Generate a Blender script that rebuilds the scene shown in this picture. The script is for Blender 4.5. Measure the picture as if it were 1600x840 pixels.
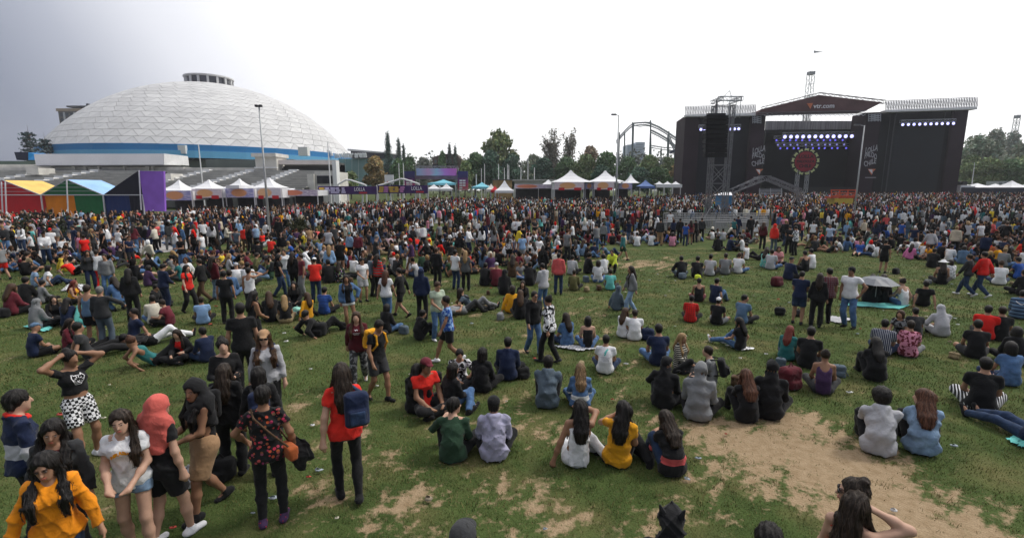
HAZE = True
import bpy, math, random, numpy as np
from mathutils import Vector, Matrix
for _o in list(bpy.data.objects): bpy.data.objects.remove(_o, do_unlink=True)
SC = bpy.context.scene; COL = SC.collection
R = math.radians
# ---------------------------------------------------------------- camera
CAMH = 3.8; FPX = 746.0; PITCH = math.atan(125.0/FPX)
cam_d = bpy.data.cameras.new('camera'); cam = bpy.data.objects.new('camera', cam_d); COL.objects.link(cam)
cam_d.sensor_width = 36.0; cam_d.lens = 36.0*FPX/1600.0
cam_d.clip_start = 0.1; cam_d.clip_end = 6000
cam.location = (0, 0, CAMH); cam.rotation_euler = (math.pi/2-PITCH, 0, 0)
SC.camera = cam
SC.render.resolution_x = 1024; SC.render.resolution_y = 537
# ---------------------------------------------------------------- hazy overcast sky
SUN_AZ, SUN_EL = R(72), R(54)          # azimuth from +Y towards +X
SUNDIR = Vector((math.sin(SUN_AZ)*math.cos(SUN_EL), math.cos(SUN_AZ)*math.cos(SUN_EL), math.sin(SUN_EL)))
W = bpy.data.worlds.new('World'); SC.world = W; W.use_nodes = True
nt = W.node_tree; nt.nodes.clear()
def wn(t, **k):
    n = nt.nodes.new(t)
    for a, v in k.items(): setattr(n, a, v)
    return n
w_out = wn('ShaderNodeOutputWorld'); w_bg = wn('ShaderNodeBackground')
w_sky = wn('ShaderNodeTexSky', sky_type='NISHITA', sun_disc=False, sun_elevation=SUN_EL, sun_rotation=SUN_AZ, dust_density=5.0)
w_tc = wn('ShaderNodeTexCoord')
w_dot = wn('ShaderNodeVectorMath', operation='DOT_PRODUCT'); w_dot.inputs[1].default_value = Vector((math.sin(R(30))*math.cos(R(20)), math.cos(R(30))*math.cos(R(20)), math.sin(R(20))))
w_mr = wn('ShaderNodeMapRange'); w_mr.inputs[1].default_value = 0.20; w_mr.inputs[2].default_value = 0.90
w_noise = wn('ShaderNodeTexNoise'); w_noise.inputs['Scale'].default_value = 1.6; w_noise.inputs['Detail'].default_value = 4
w_add = wn('ShaderNodeMath', operation='MULTIPLY_ADD'); w_add.inputs[1].default_value = 0.10; w_add.inputs[2].default_value = -0.05
w_sum = wn('ShaderNodeMath', operation='ADD')
w_ramp = wn('ShaderNodeValToRGB')
e = w_ramp.color_ramp.elements
e[0].position = 0.0; e[0].color = (0.16, 0.18, 0.235, 1)
e[1].position = 1.0; e[1].color = (1.03, 1.03, 1.03, 1)
for p_, c_ in ((.13, (.215, .235, .30)), (.27, (.375, .395, .46)), (.42, (.66, .67, .72)), (.60, (.86, .86, .89)), (.78, (.97, .97, .98))): m_ = e.new(p_); m_.color = c_+(1,)
w_scl = wn('ShaderNodeVectorMath', operation='SCALE'); w_scl.inputs['Scale'].default_value = 10.3
w_mix = wn('ShaderNodeMix', data_type='RGBA'); w_mix.inputs[0].default_value = 0.94
L = nt.links.new
L(w_tc.outputs['Generated'], w_dot.inputs[0]); L(w_dot.outputs['Value'], w_mr.inputs[0])
L(w_tc.outputs['Generated'], w_noise.inputs['Vector']); L(w_noise.outputs['Fac'], w_add.inputs[0])
w_sep = wn('ShaderNodeSeparateXYZ'); L(w_tc.outputs['Generated'], w_sep.inputs[0])
w_z = wn('ShaderNodeMath', operation='MAXIMUM'); w_z.inputs[1].default_value = 0.0; L(w_sep.outputs['Z'], w_z.inputs[0])
w_zp = wn('ShaderNodeMath', operation='POWER'); w_zp.inputs[1].default_value = 2.0; L(w_z.outputs[0], w_zp.inputs[0])      # an overcast sky is brightest overhead
w_zm = wn('ShaderNodeMath', operation='MULTIPLY_ADD'); w_zm.inputs[1].default_value = 0.62; L(w_zp.outputs[0], w_zm.inputs[0]); L(w_add.outputs[0], w_zm.inputs[2])
L(w_zm.outputs[0], w_sum.inputs[0]); L(w_mr.outputs[0], w_sum.inputs[1]); L(w_sum.outputs[0], w_ramp.inputs[0])
L(w_ramp.outputs[0], w_scl.inputs[0]); L(w_sky.outputs[0], w_mix.inputs[6]); L(w_scl.outputs[0], w_mix.inputs[7])
L(w_mix.outputs[2], w_bg.inputs[0]); w_bg.inputs[1].default_value = 0.1; L(w_bg.outputs[0], w_out.inputs[0])
sun_d = bpy.data.lights.new('sun', 'SUN'); sun_d.energy = 1.5; sun_d.angle = R(11); sun_d.color = (1.0, 0.965, 0.90)
sun = bpy.data.objects.new('sun', sun_d); COL.objects.link(sun)
sun.rotation_euler = (-SUNDIR).to_track_quat('-Z', 'Y').to_euler()
SC.view_settings.view_transform = 'Standard'; SC.view_settings.look = 'None'
SC.view_settings.gamma = 1; SC.view_settings.exposure = 0.40; SC.view_settings.use_curve_mapping = False
SC.cycles.max_bounces = 5; SC.cycles.diffuse_bounces = 2; SC.cycles.volume_bounces = 0
SC.cycles.transparent_max_bounces = 8
# ---------------------------------------------------------------- geometry helpers
sp, cp = math.sin(PITCH), math.cos(PITCH)
def ray(px, py):
    u = (px-800)/FPX; v = (py-420)/FPX
    return Vector((u, cp-v*sp, -sp-v*cp))
def at(px, py, d):                       # the point seen at pixel (of the 1600x840 photograph) at depth y = d
    r = ray(px, py); return Vector((0, 0, CAMH)) + r*(d/r.y)
def ground_z(x, y):
    t = np.clip((np.asarray(y, float)-44)/62.0, 0, 1)
    return 1.7*t*t*(3-2*t)
def on_ground(px, py):
    r = ray(px, py); z = 0.0
    for _ in range(25):
        d = (CAMH-z)/max(1e-4, -r.z)*r.y; d = min(d, 400)
        z = float(ground_z(0, d))
    return Vector((r.x*d/r.y, d, z))
def vnoise(x, y, seed=0):
    xi = np.floor(x).astype(np.int64); yi = np.floor(y).astype(np.int64); xf = x-xi; yf = y-yi
    def h(a, b):
        n = (a*374761393+b*668265263+seed*974711) & 0xffffffff
        n = ((n ^ (n >> 13))*1274126177) & 0xffffffff
        return ((n ^ (n >> 16)) & 0xffff)/65535.0
    sx = xf*xf*(3-2*xf); sy = yf*yf*(3-2*yf)
    return (h(xi, yi)*(1-sx)+h(xi+1, yi)*sx)*(1-sy)+(h(xi, yi+1)*(1-sx)+h(xi+1, yi+1)*sx)*sy
def fbm(x, y, seed=0, o=4):
    s = 0; a = .5; t = 0
    for i in range(o):
        s = s+a*vnoise(x*2**i, y*2**i, seed+i); t += a; a *= .5
    return s/t
# ---------------------------------------------------------------- materials
MATS = {}
def mat(name, col, rough=0.8, var=0.12, scale=6.0, bump=0.0, bscale=40.0, metal=0.0, emit=None, estr=1.0, attr=None, col2=None, stretch=None, spec=0.3, trans=0.0):
    if name in MATS: return MATS[name]
    m = bpy.data.materials.new(name); m.use_nodes = True; n = m.node_tree; b = n.nodes['Principled BSDF']
    b.inputs['Roughness'].default_value = rough; b.inputs['Metallic'].default_value = metal
    b.inputs['Specular IOR Level'].default_value = spec
    if trans: b.inputs['Transmission Weight'].default_value = trans
    c = tuple(col)+(1,)
    tc = n.nodes.new('ShaderNodeTexCoord'); vec = tc.outputs['Object']
    if stretch:
        mp = n.nodes.new('ShaderNodeMapping'); mp.inputs['Scale'].default_value = stretch; n.links.new(vec, mp.inputs[0]); vec = mp.outputs[0]
    src = None
    if attr:
        at_ = n.nodes.new('ShaderNodeAttribute'); at_.attribute_name = attr; src = at_.outputs['Color']
    if var > 0:
        no = n.nodes.new('ShaderNodeTexNoise'); no.inputs['Scale'].default_value = scale; no.inputs['Detail'].default_value = 5
        n.links.new(vec, no.inputs['Vector'])
        mr = n.nodes.new('ShaderNodeMapRange'); mr.inputs[1].default_value = .3; mr.inputs[2].default_value = .7
        mr.inputs[3].default_value = 1-var; mr.inputs[4].default_value = 1+var; n.links.new(no.outputs['Fac'], mr.inputs[0])
        if col2:
            mx = n.nodes.new('ShaderNodeMix'); mx.data_type = 'RGBA'; mx.inputs[6].default_value = c; mx.inputs[7].default_value = tuple(col2)+(1,)
            mr.inputs[3].default_value = 0; mr.inputs[4].default_value = 1
            n.links.new(mr.outputs[0], mx.inputs[0]); n.links.new(mx.outputs[2], b.inputs['Base Color'])
        else:
            vm = n.nodes.new('ShaderNodeVectorMath'); vm.operation = 'SCALE'; vm.inputs[0].default_value = c[:3]
            if src is not None: n.links.new(src, vm.inputs[0])
            n.links.new(mr.outputs[0], vm.inputs['Scale']); n.links.new(vm.outputs[0], b.inputs['Base Color'])
    elif src is not None: n.links.new(src, b.inputs['Base Color'])
    else: b.inputs['Base Color'].default_value = c
    if bump > 0:
        n2 = n.nodes.new('ShaderNodeTexNoise'); n2.inputs['Scale'].default_value = bscale; n2.inputs['Detail'].default_value = 4
        n.links.new(vec, n2.inputs['Vector'])
        bp = n.nodes.new('ShaderNodeBump'); bp.inputs['Strength'].default_value = bump; bp.inputs['Distance'].default_value = .02
        n.links.new(n2.outputs['Fac'], bp.inputs['Height']); n.links.new(bp.outputs[0], b.inputs['Normal'])
    if emit:
        b.inputs['Emission Color'].default_value = tuple(emit)+(1,); b.inputs['Emission Strength'].default_value = estr
    MATS[name] = m; return m
# ---------------------------------------------------------------- object helpers
def tag(o, label=None, cat=None, group=None, kind=None):
    if label: o['label'] = label
    if cat: o['category'] = cat
    if group: o['group'] = group
    if kind: o['kind'] = kind
    return o
def thing(name, label, cat, loc=(0, 0, 0), rz=0.0, group=None):
    o = bpy.data.objects.new(name, None); o.empty_display_size = .1; COL.objects.link(o)
    o.location = loc; o.rotation_euler = (0, 0, rz)
    return tag(o, label, cat, group)
def link(name, me, parent=None, loc=None, rot=None):
    o = bpy.data.objects.new(name, me); COL.objects.link(o)
    if parent is not None: o.parent = parent
    if loc is not None: o.location = loc
    if rot is not None: o.rotation_euler = rot
    return o
def kids(o): return [c for c in ALLKIDS.get(o.name, [])]
def npmesh(name, V, F, mats, smooth=False, mi=None, col=None):
    """V (n,3); F (m,k) array or list of lists"""
    me = bpy.data.meshes.new(name)
    V = np.asarray(V, np.float32)
    if isinstance(F, np.ndarray) and F.ndim == 2:
        m, k = F.shape
        me.vertices.add(len(V)); me.vertices.foreach_set('co', V.ravel())
        me.loops.add(m*k); me.loops.foreach_set('vertex_index', F.astype(np.int32).ravel())
        me.polygons.add(m); me.polygons.foreach_set('loop_start', np.arange(0, m*k, k, dtype=np.int32))
        me.update(calc_edges=True)
    else:
        me.from_pydata([tuple(v) for v in V], [], F)
    for m_ in (mats if isinstance(mats, (list, tuple)) else [mats]): me.materials.append(m_)
    if mi is not None: me.polygons.foreach_set('material_index', np.asarray(mi, np.int32))
    if smooth: me.polygons.foreach_set('use_smooth', np.ones(len(me.polygons), bool))
    if col is not None:
        a = me.color_attributes.new('Col', 'FLOAT_COLOR', 'POINT')
        c4 = np.ones((len(V), 4), np.float32); c4[:, :3] = col; a.data.foreach_set('color', c4.ravel())
    me.update(); return me
class MB:
    """collects shapes (world coordinates unless the parent was built at the origin) into one mesh"""
    def __init__(s): s.v = []; s.f = []; s.m = []; s.cur = 0
    def add(s, vs, fs):
        b = len(s.v); s.v += [tuple(v) for v in vs]
        for f in fs: s.f.append([b+i for i in f]); s.m.append(s.cur)
        return s
    def box(s, lo, hi):
        x0, y0, z0 = lo; x1, y1, z1 = hi
        return s.add([(x0, y0, z0), (x1, y0, z0), (x1, y1, z0), (x0, y1, z0), (x0, y0, z1), (x1, y0, z1), (x1, y1, z1), (x0, y1, z1)],
              [(0, 3, 2, 1), (4, 5, 6, 7), (0, 1, 5, 4), (1, 2, 6, 5), (2, 3, 7, 6), (3, 0, 4, 7)])
    def bar(s, a, b, r=.05, r2=None, n=4, ph=None):
        a = Vector(a); b = Vector(b); d = (b-a)
        if d.length < 1e-6: return s
        d.normalize(); up = Vector((0, 0, 1)) if abs(d.z) < .9 else Vector((0, 1, 0))
        x = d.cross(up).normalized(); y = d.cross(x).normalized(); r2 = r if r2 is None else r2
        vs = []; ph = math.pi/n if ph is None else ph
        for p, rr in ((a, r), (b, r2)):
            for k in range(n):
                t = ph+2*math.pi*k/n; vs.append(p+x*(rr*math.cos(t))+y*(rr*math.sin(t)))
        fs = [(k, (k+1) % n, n+(k+1) % n, n+k) for k in range(n)]+[tuple(range(n))[::-1], tuple(range(n, 2*n))]
        return s.add(vs, fs)
    def path(s, pts, r=.05, n=5):
        for a, b in zip(pts[:-1], pts[1:]): s.bar(a, b, r, n=n)
        return s
    def prism(s, pts, off):               # polygon pts extruded by vector off
        n = len(pts); off = Vector(off); P_ = [Vector(p) for p in pts]; vs = P_+[p+off for p in P_]
        return s.add(vs, [tuple(range(n))[::-1], tuple(range(n, 2*n))]+[(k, (k+1) % n, n+(k+1) % n, n+k) for k in range(n)])
    def ring(s, c, prof, n=24, a0=0, a1=2*math.pi):   # lathe of profile [(r,z)] round vertical axis at c
        closed = abs(a1-a0) > 6.28; m = n if closed else n+1; b = []
        for k in range(m):
            t = a0+(a1-a0)*k/n
            for r, z in prof: b.append((c[0]+r*math.cos(t), c[1]+r*math.sin(t), c[2]+z))
        q = len(prof); fs = []
        for k in range(n):
            k2 = (k+1) % m
            for j in range(q-1): fs.append((k*q+j, k2*q+j, k2*q+j+1, k*q+j+1))
        return s.add(b, fs)
    def mesh(s, name, mats, smooth=False, origin=None):
        V = np.array(s.v, float).reshape(-1, 3)
        if origin is not None: V = V-np.array(origin)
        me = npmesh(name, V, s.f, mats, smooth, s.m if isinstance(mats, (list, tuple)) else None)
        return me
    def build(s, name, mats, parent=None, smooth=False):
        o = None; q = parent
        while q is not None:
            o = np.array(q.location)+(0 if o is None else o); q = q.parent
        return link(name, s.mesh(name, mats, smooth, o), parent)
def truss(mb, a, b, w=.4, step=.8, r=.035, diag=True, rb=None):
    a = Vector(a); b = Vector(b); d = b-a; Ln = d.length; d.normalize()
    up = Vector((0, 0, 1)) if abs(d.z) < .9 else Vector((0, 1, 0))
    x = d.cross(up).normalized()*(w/2); y = d.cross(x.normalized()).normalized()*(w/2)
    n = max(1, int(round(Ln/step))); cs = [x+y, x-y, -x-y, -x+y]; rb = rb or r*.6
    for c in cs: mb.bar(a+c, b+c, r)
    for k in range(n+1):
        p = a+d*(Ln*k/n)
        for i in range(4):
            if k % 2 == 0 or not diag: mb.bar(p+cs[i], p+cs[(i+1) % 4], rb)
            if k < n and diag:
                q = a+d*(Ln*(k+1)/n); j = (i+1) % 4
                mb.bar(p+(cs[i] if k % 2 else cs[j]), q+(cs[j] if k % 2 else cs[i]), rb)
    return mb
def text_mesh(txt, size, depth=.02, bold=0.0, align='CENTER', mats=None):
    cu = bpy.data.curves.new('t', 'FONT'); cu.body = txt; cu.size = size; cu.extrude = depth; cu.offset = bold
    cu.align_x = align; cu.align_y = 'CENTER'; cu.resolution_u = 2
    o = bpy.data.objects.new('t', cu); me = bpy.data.meshes.new_from_object(o)
    bpy.data.objects.remove(o); bpy.data.curves.remove(cu)
    me.materials.clear()
    if mats: me.materials.append(mats)
    return me
def plane_frame(A, B):
    """local frame of a vertical plane through A,B: returns f(px,py,off) -> point of that plane (off = metres behind it)"""
    A = Vector(A); B = Vector(B); X = (B-A); X.z = 0; X.normalize(); N = Vector((-X.y, X.x, 0))
    if N.y < 0: N = -N
    def f(px, py, off=0.0):
        r = ray(px, py); o = Vector((0, 0, CAMH)); t = ((A+N*off)-o).dot(N)/r.dot(N); return o+r*t
    return f, X, N
# ================================================================ GROUND
rng = np.random.default_rng(7); random.seed(7)
BARE = []   # worn earth patches: x, y, radius, strength
for px, py, r_, s_ in [(1150,685,.75,.9),(1215,710,.95,1.05),(1285,735,.95,1.08),(1350,765,.9,1.05),(1430,800,.78,1.0),(1500,830,.66,.95),(1240,680,.8,.8),(1180,740,.7,.75),(1400,760,.5,.6),(1320,810,.5,.5),(1180,760,.5,.45),(1190,660,.6,.5),
      (500,800,.6,.5),(600,800,.55,.5),(720,790,.6,.5),(830,800,.55,.45),(640,830,.6,.5),(900,830,.5,.45),(1000,820,.5,.4),(1060,800,.5,.35),(480,630,.8,.45),(500,700,.7,.42),(450,585,.7,.4),(600,690,.8,.45),(650,650,.8,.4),(690,735,.6,.38),(800,680,.7,.42),(800,740,.5,.4),
      (850,625,.8,.3),(940,660,.7,.38),(1000,640,.8,.36),(1060,690,.6,.42),(960,610,.9,.36),(760,480,1.6,.34),(900,480,1.8,.36),(960,540,1.2,.38),(880,545,1.0,.34),(800,500,1.4,.34),(1010,410,2.2,.62),(980,406,1.6,.5),(1050,418,1.4,.5),(1250,375,2.4,.6),(1300,372,2.6,.6),(1180,378,2.0,.4),(1390,432,1.2,.3),
      (830,420,2.5,.3),(700,440,2.5,.26),(1140,650,.7,.4),(1100,560,1.0,.3),(540,430,3,.25),(330,440,3,.22),(1120,400,3,.25)]:
    g = on_ground(px, py); BARE.append((g.x, g.y, r_, s_ if s_ > .55 else s_*.86))
def bare_field(x, y):
    d = np.zeros_like(x)
    for bx, by, r_, s_ in BARE: d = np.maximum(d, s_*1.15*np.exp(-(((x-bx)**2+(y-by)**2)/(r_*r_*1.7))**1.3))
    n = fbm(x*7.5, y*7.5, 3, 4); n2 = fbm(x*1.6, y*1.6, 11, 3)
    return np.clip((d+(n-.5)*1.7+(n2-.5)*.9-.41)/.55, 0, 1)
ys = [-25.0]
while ys[-1] < 3: ys.append(ys[-1]+1.0)
while ys[-1] < 640: ys.append(ys[-1]+max(.09, (ys[-1])*.022))
ys = np.array(ys); ts = np.concatenate([[-1.7, -1.4], np.linspace(-1.15, 1.15, 261), [1.4, 1.7]])
X = ts[None, :]*(7+1.1*np.maximum(ys, 0))[:, None]; Y = np.repeat(ys[:, None], len(ts), 1); Z = ground_z(X, Y)
n0, n1 = X.shape; idx = np.arange(n0*n1).reshape(n0, n1)
F = np.stack([idx[:-1, :-1], idx[:-1, 1:], idx[1:, 1:], idx[1:, :-1]], -1).reshape(-1, 4)
def m_grass():
    m = bpy.data.materials.new('grass_ground'); m.use_nodes = True; n = m.node_tree; b = n.nodes['Principled BSDF']; Lk = n.links.new
    b.inputs['Roughness'].default_value = .95; b.inputs['Specular IOR Level'].default_value = .1
    tc = n.nodes.new('ShaderNodeTexCoord')
    def noise(s, d=5, out='Fac'):
        x = n.nodes.new('ShaderNodeTexNoise'); x.inputs['Scale'].default_value = s; x.inputs['Detail'].default_value = d; Lk(tc.outputs['Object'], x.inputs['Vector']); return x.outputs[out]
    def mix(f, a, c):
        x = n.nodes.new('ShaderNodeMix'); x.data_type = 'RGBA'
        if isinstance(f, float): x.inputs[0].default_value = f
        else: Lk(f, x.inputs[0])
        for i, q in ((6, a), (7, c)):
            if isinstance(q, tuple): x.inputs[i].default_value = q+(1,)
            else: Lk(q, x.inputs[i])
        return x.outputs[2]
    def rng_(f, a, c, lo=0., hi=1.):
        x = n.nodes.new('ShaderNodeMapRange'); x.inputs[1].default_value = a; x.inputs[2].default_value = c; x.inputs[3].default_value = lo; x.inputs[4].default_value = hi; Lk(f, x.inputs[0]); return x.outputs[0]
    g1 = mix(rng_(noise(3.0), .35, .65), (.022, .037, .010), (.062, .090, .026))
    g2 = mix(rng_(noise(.35), .4, .7), g1, mix(rng_(noise(20.), .35, .65), (.046, .074, .020), (.105, .130, .044)))
    g3 = mix(rng_(noise(60., 3), .4, .7), g2, (.070, .102, .030))
    g3 = mix(rng_(noise(1.1, 6), .48, .75, 0, .7), g3, (.17, .14, .062))
    d1 = mix(rng_(noise(9.), .3, .7), (.27, .19, .11), (.385, .285, .18))
    d1 = mix(rng_(noise(75., 3), .45, .75), d1, (.20, .145, .085))
    at_ = n.nodes.new('ShaderNodeAttribute'); at_.attribute_name = 'bare'
    ad = n.nodes.new('ShaderNodeMath'); ad.operation = 'MULTIPLY_ADD'; ad.inputs[1].default_value = 1.0
    Lk(at_.outputs['Fac'], ad.inputs[0]); Lk(rng_(noise(14., 5), .3, .7, -.35, .35), ad.inputs[2])
    Lk(mix(rng_(ad.outputs[0], .25, .75), g3, d1), b.inputs['Base Color'])
    bp = n.nodes.new('ShaderNodeBump'); bp.inputs['Strength'].default_value = .55; bp.inputs['Distance'].default_value = .05
    Lk(noise(32., 6), bp.inputs['Height']); Lk(bp.outputs[0], b.inputs['Normal'])
    return m
me = npmesh('ground', np.stack([X.ravel(), Y.ravel(), Z.ravel()], 1), F, m_grass(), True)
a = me.attributes.new('bare', 'FLOAT', 'POINT'); bf = bare_field(X.ravel(), Y.ravel()); bf[Y.ravel() > 90] = 0
a.data.foreach_set('value', bf.astype(np.float32))
tag(link('ground', me), kind='structure')
# ---- grass blades (geometry), thinning out with distance
def blades():
    Vs = []; Cs = []
    for y0, y1, dens, hgt, wid in ((3.0, 5.2, 1900, .040, .0068), (5.2, 8, 1200, .044, .0085), (8, 12, 620, .050, .0125), (12, 18, 260, .058, .020), (18, 30, 170, .055, .022)):
        yy = []; xx = []
        area = (y1-y0)*(1.13*2*(y0+y1)/2+2); n = int(area*dens)
        y = rng.uniform(y0, y1, n); x = rng.uniform(-1, 1, n)*(1.13*y+1)
        k = rng.random(n) > np.clip(bare_field(x, y)*.97, 0, .97); x = x[k]; y = y[k]; n = len(x)
        clump = .25+1.7*np.clip(fbm(x*5, y*5, 21, 3)-.2, 0, 1)
        h = hgt*clump*rng.uniform(.55, 1.25, n); a = rng.uniform(0, 6.283, n); w = wid*rng.uniform(.6, 1.3, n)
        ln = rng.uniform(.1, .9, n)*h; la = rng.uniform(0, 6.283, n)
        z = ground_z(x, y)
        p0 = np.stack([x-np.cos(a)*w/2, y-np.sin(a)*w/2, z], 1); p1 = np.stack([x+np.cos(a)*w/2, y+np.sin(a)*w/2, z], 1)
        p2 = np.stack([x+np.cos(la)*ln, y+np.sin(la)*ln, z+h], 1)
        Vs.append(np.stack([p0, p1, p2], 1).reshape(-1, 3))
        t = np.clip(fbm(x*.6, y*.6, 31, 3)*1.2-.45+.55*fbm(x*4, y*4, 33, 2)+rng.normal(0, .28, n), 0, 1)[:, None]
        c = np.array([.034, .060, .015])*(1-t)+np.array([.185, .212, .066])*t
        dry = (rng.random(n) < (.09+.15*fbm(x*.9, y*.9, 51, 3)+.45*np.clip(bare_field(x+.12, y)+bare_field(x-.12, y+.1), 0, 1)))[:, None]
        c = np.where(dry, np.array([.22, .175, .075])*rng.uniform(.7, 1.2, (n, 1)), c)
        Cs.append(np.repeat(c, 3, 0))
    V = np.concatenate(Vs); C = np.concatenate(Cs)
    me = npmesh('grass', V, np.arange(len(V)).reshape(-1, 3), mat('grass_blade', (1, 1, 1), .7, 0, attr='Col', spec=.15), col=C)
    tag(link('grass', me), kind='stuff')
blades()
# ---- paved plaza on the left, behind the lawn
near_e = [(-700, 425), (-300, 415), (0, 408), (120, 404), (250, 396), (330, 384), (430, 363), (560, 352), (700, 349), (860, 347)]
def plaza():
    cols = []; N = 14
    for px in range(-700, 861, 40):
        for (xa, ya), (xb, yb) in zip(near_e[:-1], near_e[1:]):
            if xa <= px <= xb: py = ya+(yb-ya)*(px-xa)/(xb-xa)
        g = on_ground(px, py); r = ray(px, py); d1 = 62 if px < 560 else max(g.y+1, 62-(px-560)/300*14)
        cols.append([(r.x/r.y*d, d, float(ground_z(0, d))+.03) for d in np.linspace(g.y, d1, N)])
    mb = MB(); mb.v = [p for c in cols for p in c]; mb.m = []
    for i in range(len(cols)-1):
        for j in range(N-1): mb.f.append([i*N+j, (i+1)*N+j, (i+1)*N+j+1, i*N+j+1]); mb.m.append(0)
    tag(mb.build('plaza_pavement', mat('plaza_paving', (.36, .345, .33), .9, .18, 1.5, .15, 30), smooth=True), kind='structure')
plaza()
# ---- hazy air
hz = bpy.data.materials.new('haze_air'); hz.use_nodes = True; hn = hz.node_tree; hn.nodes.clear()
ho = hn.nodes.new('ShaderNodeOutputMaterial'); hv = hn.nodes.new('ShaderNodeVolumePrincipled')
hv.inputs['Color'].default_value = (.93, .95, 1, 1); hv.inputs['Density'].default_value = .00032; hv.inputs['Anisotropy'].default_value = .35
hn.links.new(hv.outputs[0], ho.inputs['Volume'])
if HAZE:
    hb = MB().box((-1260, -30, -1.2), (1260, 700, 86)).build('haze', hz); tag(hb, kind='stuff')
# ================================================================ ARENA with its dome
M_white = mat('white_paint', (.80, .80, .79), .6, .05, 2)
M_conc = mat('pale_concrete', (.64, .62, .57), .9, .16, .8, .1, 6)
M_conc_d = mat('grey_concrete', (.10, .10, .095), .9, .2, .6, .1, 6)
M_steel = mat('galvanised_steel', (.42, .43, .44), .45, .1, 3, metal=.6)
M_lsteel = mat('light_aluminium', (.62, .62, .63), .4, .08, 3, metal=.35)
M_dark = mat('dark_metal', (.03, .03, .034), .6, .15, 3)
DA = R(-31.1); DD = 246.0; DC = Vector((DD*math.sin(DA), DD*math.cos(DA), 0)); DR = 55.5
zb0 = at(350, 243, DC.y-DR*.80).z; zb1 = at(350, 228.5, DC.y-DR*.80).z; ztop = at(330, 133, DC.y).z
arena = thing('domed_arena', 'large round arena with a white panelled dome and a blue band', 'arena', (DC.x, DC.y, 1.7))
hcap = ztop-zb1; RS = (DR*DR+hcap*hcap)/(2*hcap); zs = ztop-RS
zbm = zb0+(zb1-zb0)*.36
mbl = MB().ring((DC.x, DC.y, 0), [(DR+.6, zbm), (DR+.6, zb1), (DR-1, zb1+.15)], 72)
mbl.build('blue_band', mat('blue_cladding', (.022, .22, .52), .45, .08, .05), arena)
MB().ring((DC.x, DC.y, 0), [(DR+1.0, zb0-1.2), (DR+.9, zbm), (DR+.5, zbm)], 72).build('pale_blue_band', mat('pale_blue_cladding', (.13, .42, .68), .5, .08, .05), arena)
MB().ring((DC.x, DC.y, 0), [(DR-1.5, 1.7), (DR-1.5, zb0-2.1), (DR+1.7, zb0-2.1)], 72).build('wall', mat('arena_wall', (.14, .17, .155), .6, .1, .2), arena)
# dome: dark joint shell and triangular panels standing proud of it
NR = 19; amax = math.asin(DR/RS); M_panel = mat('dome_panel', (.60, .595, .59), .55, .12, .06); M_panel2 = mat('dome_panel_dull', (.57, .565, .56), .6, .12, .06); M_panel3 = mat('dome_panel_bright', (.635, .63, .62), .5, .05, .04)
M_joint = mat('dome_joint', (.20, .20, .205), .8, .1, .2)
prof = [(RS*math.sin(amax*k/24)-.0, zs+RS*math.cos(amax*k/24)-.30) for k in range(25)]
MB().ring((DC.x, DC.y, 0), prof, 90).build('dome_shell', M_joint, arena, True)
def sph(th, ph, r=RS): return np.array([r*math.sin(th)*math.cos(ph), r*math.sin(th)*math.sin(ph), zs+r*math.cos(th)-1.7])
camphi = math.atan2(-DC.y, -DC.x); pieces = []
th_top = math.asin(7.5/RS); rest = MB()
for k in range(NR):
    ta = amax-(amax-th_top)*k/NR; tb = amax-(amax-th_top)*(k+1)/NR
    n = max(12, int(round(2*math.pi*RS*math.sin((ta+tb)/2)/5.0))); dp = 2*math.pi/n; off = .5*(k % 2)*dp
    tris = ((sph(ta, -dp/2), sph(ta, dp/2), sph(tb, 0)), (sph(tb, 0), sph(ta, dp/2), sph(tb, dp)))
    ms = []
    for ti, T in enumerate(tris):
        c = sum(T)/3; ep = np.array([-math.sin(math.atan2(c[1], c[0])), math.cos(math.atan2(c[1], c[0])), 0]); q = [c+ep*((p-c)@ep)*.97+((p-c)-ep*((p-c)@ep))*.925 for p in T]; nn = c-np.array([0, 0, zs-1.7]); nn = nn/np.linalg.norm(nn)
        lift = .03; q1 = [p+nn*lift for p in q]; q0 = [p-nn*.35 for p in q]
        ms.append((q0, q1))
    for j in range(n):
        ph = j*dp+off; ca, sa = math.cos(ph), math.sin(ph); d = (ph-camphi+math.pi) % (2*math.pi)-math.pi
        for ti, (q0, q1) in enumerate(ms):
            pieces.append((abs(d) < 1.45, k, ti, ph, q0, q1, abs(d)))
cache = {}
front = sorted([p for p in pieces if p[0]], key=lambda p: (p[1]+p[6]*3.0))[:300]; fset = set(id(p) for p in front)
def tri_mesh(q0, q1, m, name='panel'):
    return npmesh(name, q0+q1, [[3, 4, 5], [0, 3, 5, 2][::-1], [0, 1, 4, 3], [1, 2, 5, 4]], m)
for p in pieces:
    _, k, ti, ph, q0, q1, _d = p
    if id(p) in fset:
        if (k, ti) not in cache: cache[(k, ti)] = tri_mesh(q0, q1, M_panel)
        o = link('panel', cache[(k, ti)], arena, rot=(0, 0, ph))
        pm = random.choice((M_panel, M_panel, M_panel2, M_panel3))
        o.material_slots[0].link = 'OBJECT'; o.material_slots[0].material = pm
    else:
        ca, sa = math.cos(ph), math.sin(ph); vs = [(v[0]*ca-v[1]*sa+DC.x, v[0]*sa+v[1]*ca+DC.y, v[2]+1.7) for v in q0+q1]
        rest.add(vs, [[3, 4, 5], [0, 1, 4, 3], [1, 2, 5, 4], [2, 0, 3, 5]])
rest.m = [random.choice((0, 0, 1, 2)) if i % 4 == 0 else -1 for i in range(len(rest.m))]
for i in range(len(rest.m)):
    if rest.m[i] < 0: rest.m[i] = rest.m[i-1]
tag(rest.build('upper_panels', [M_panel, M_panel2, M_panel3], arena), kind='stuff')
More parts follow.
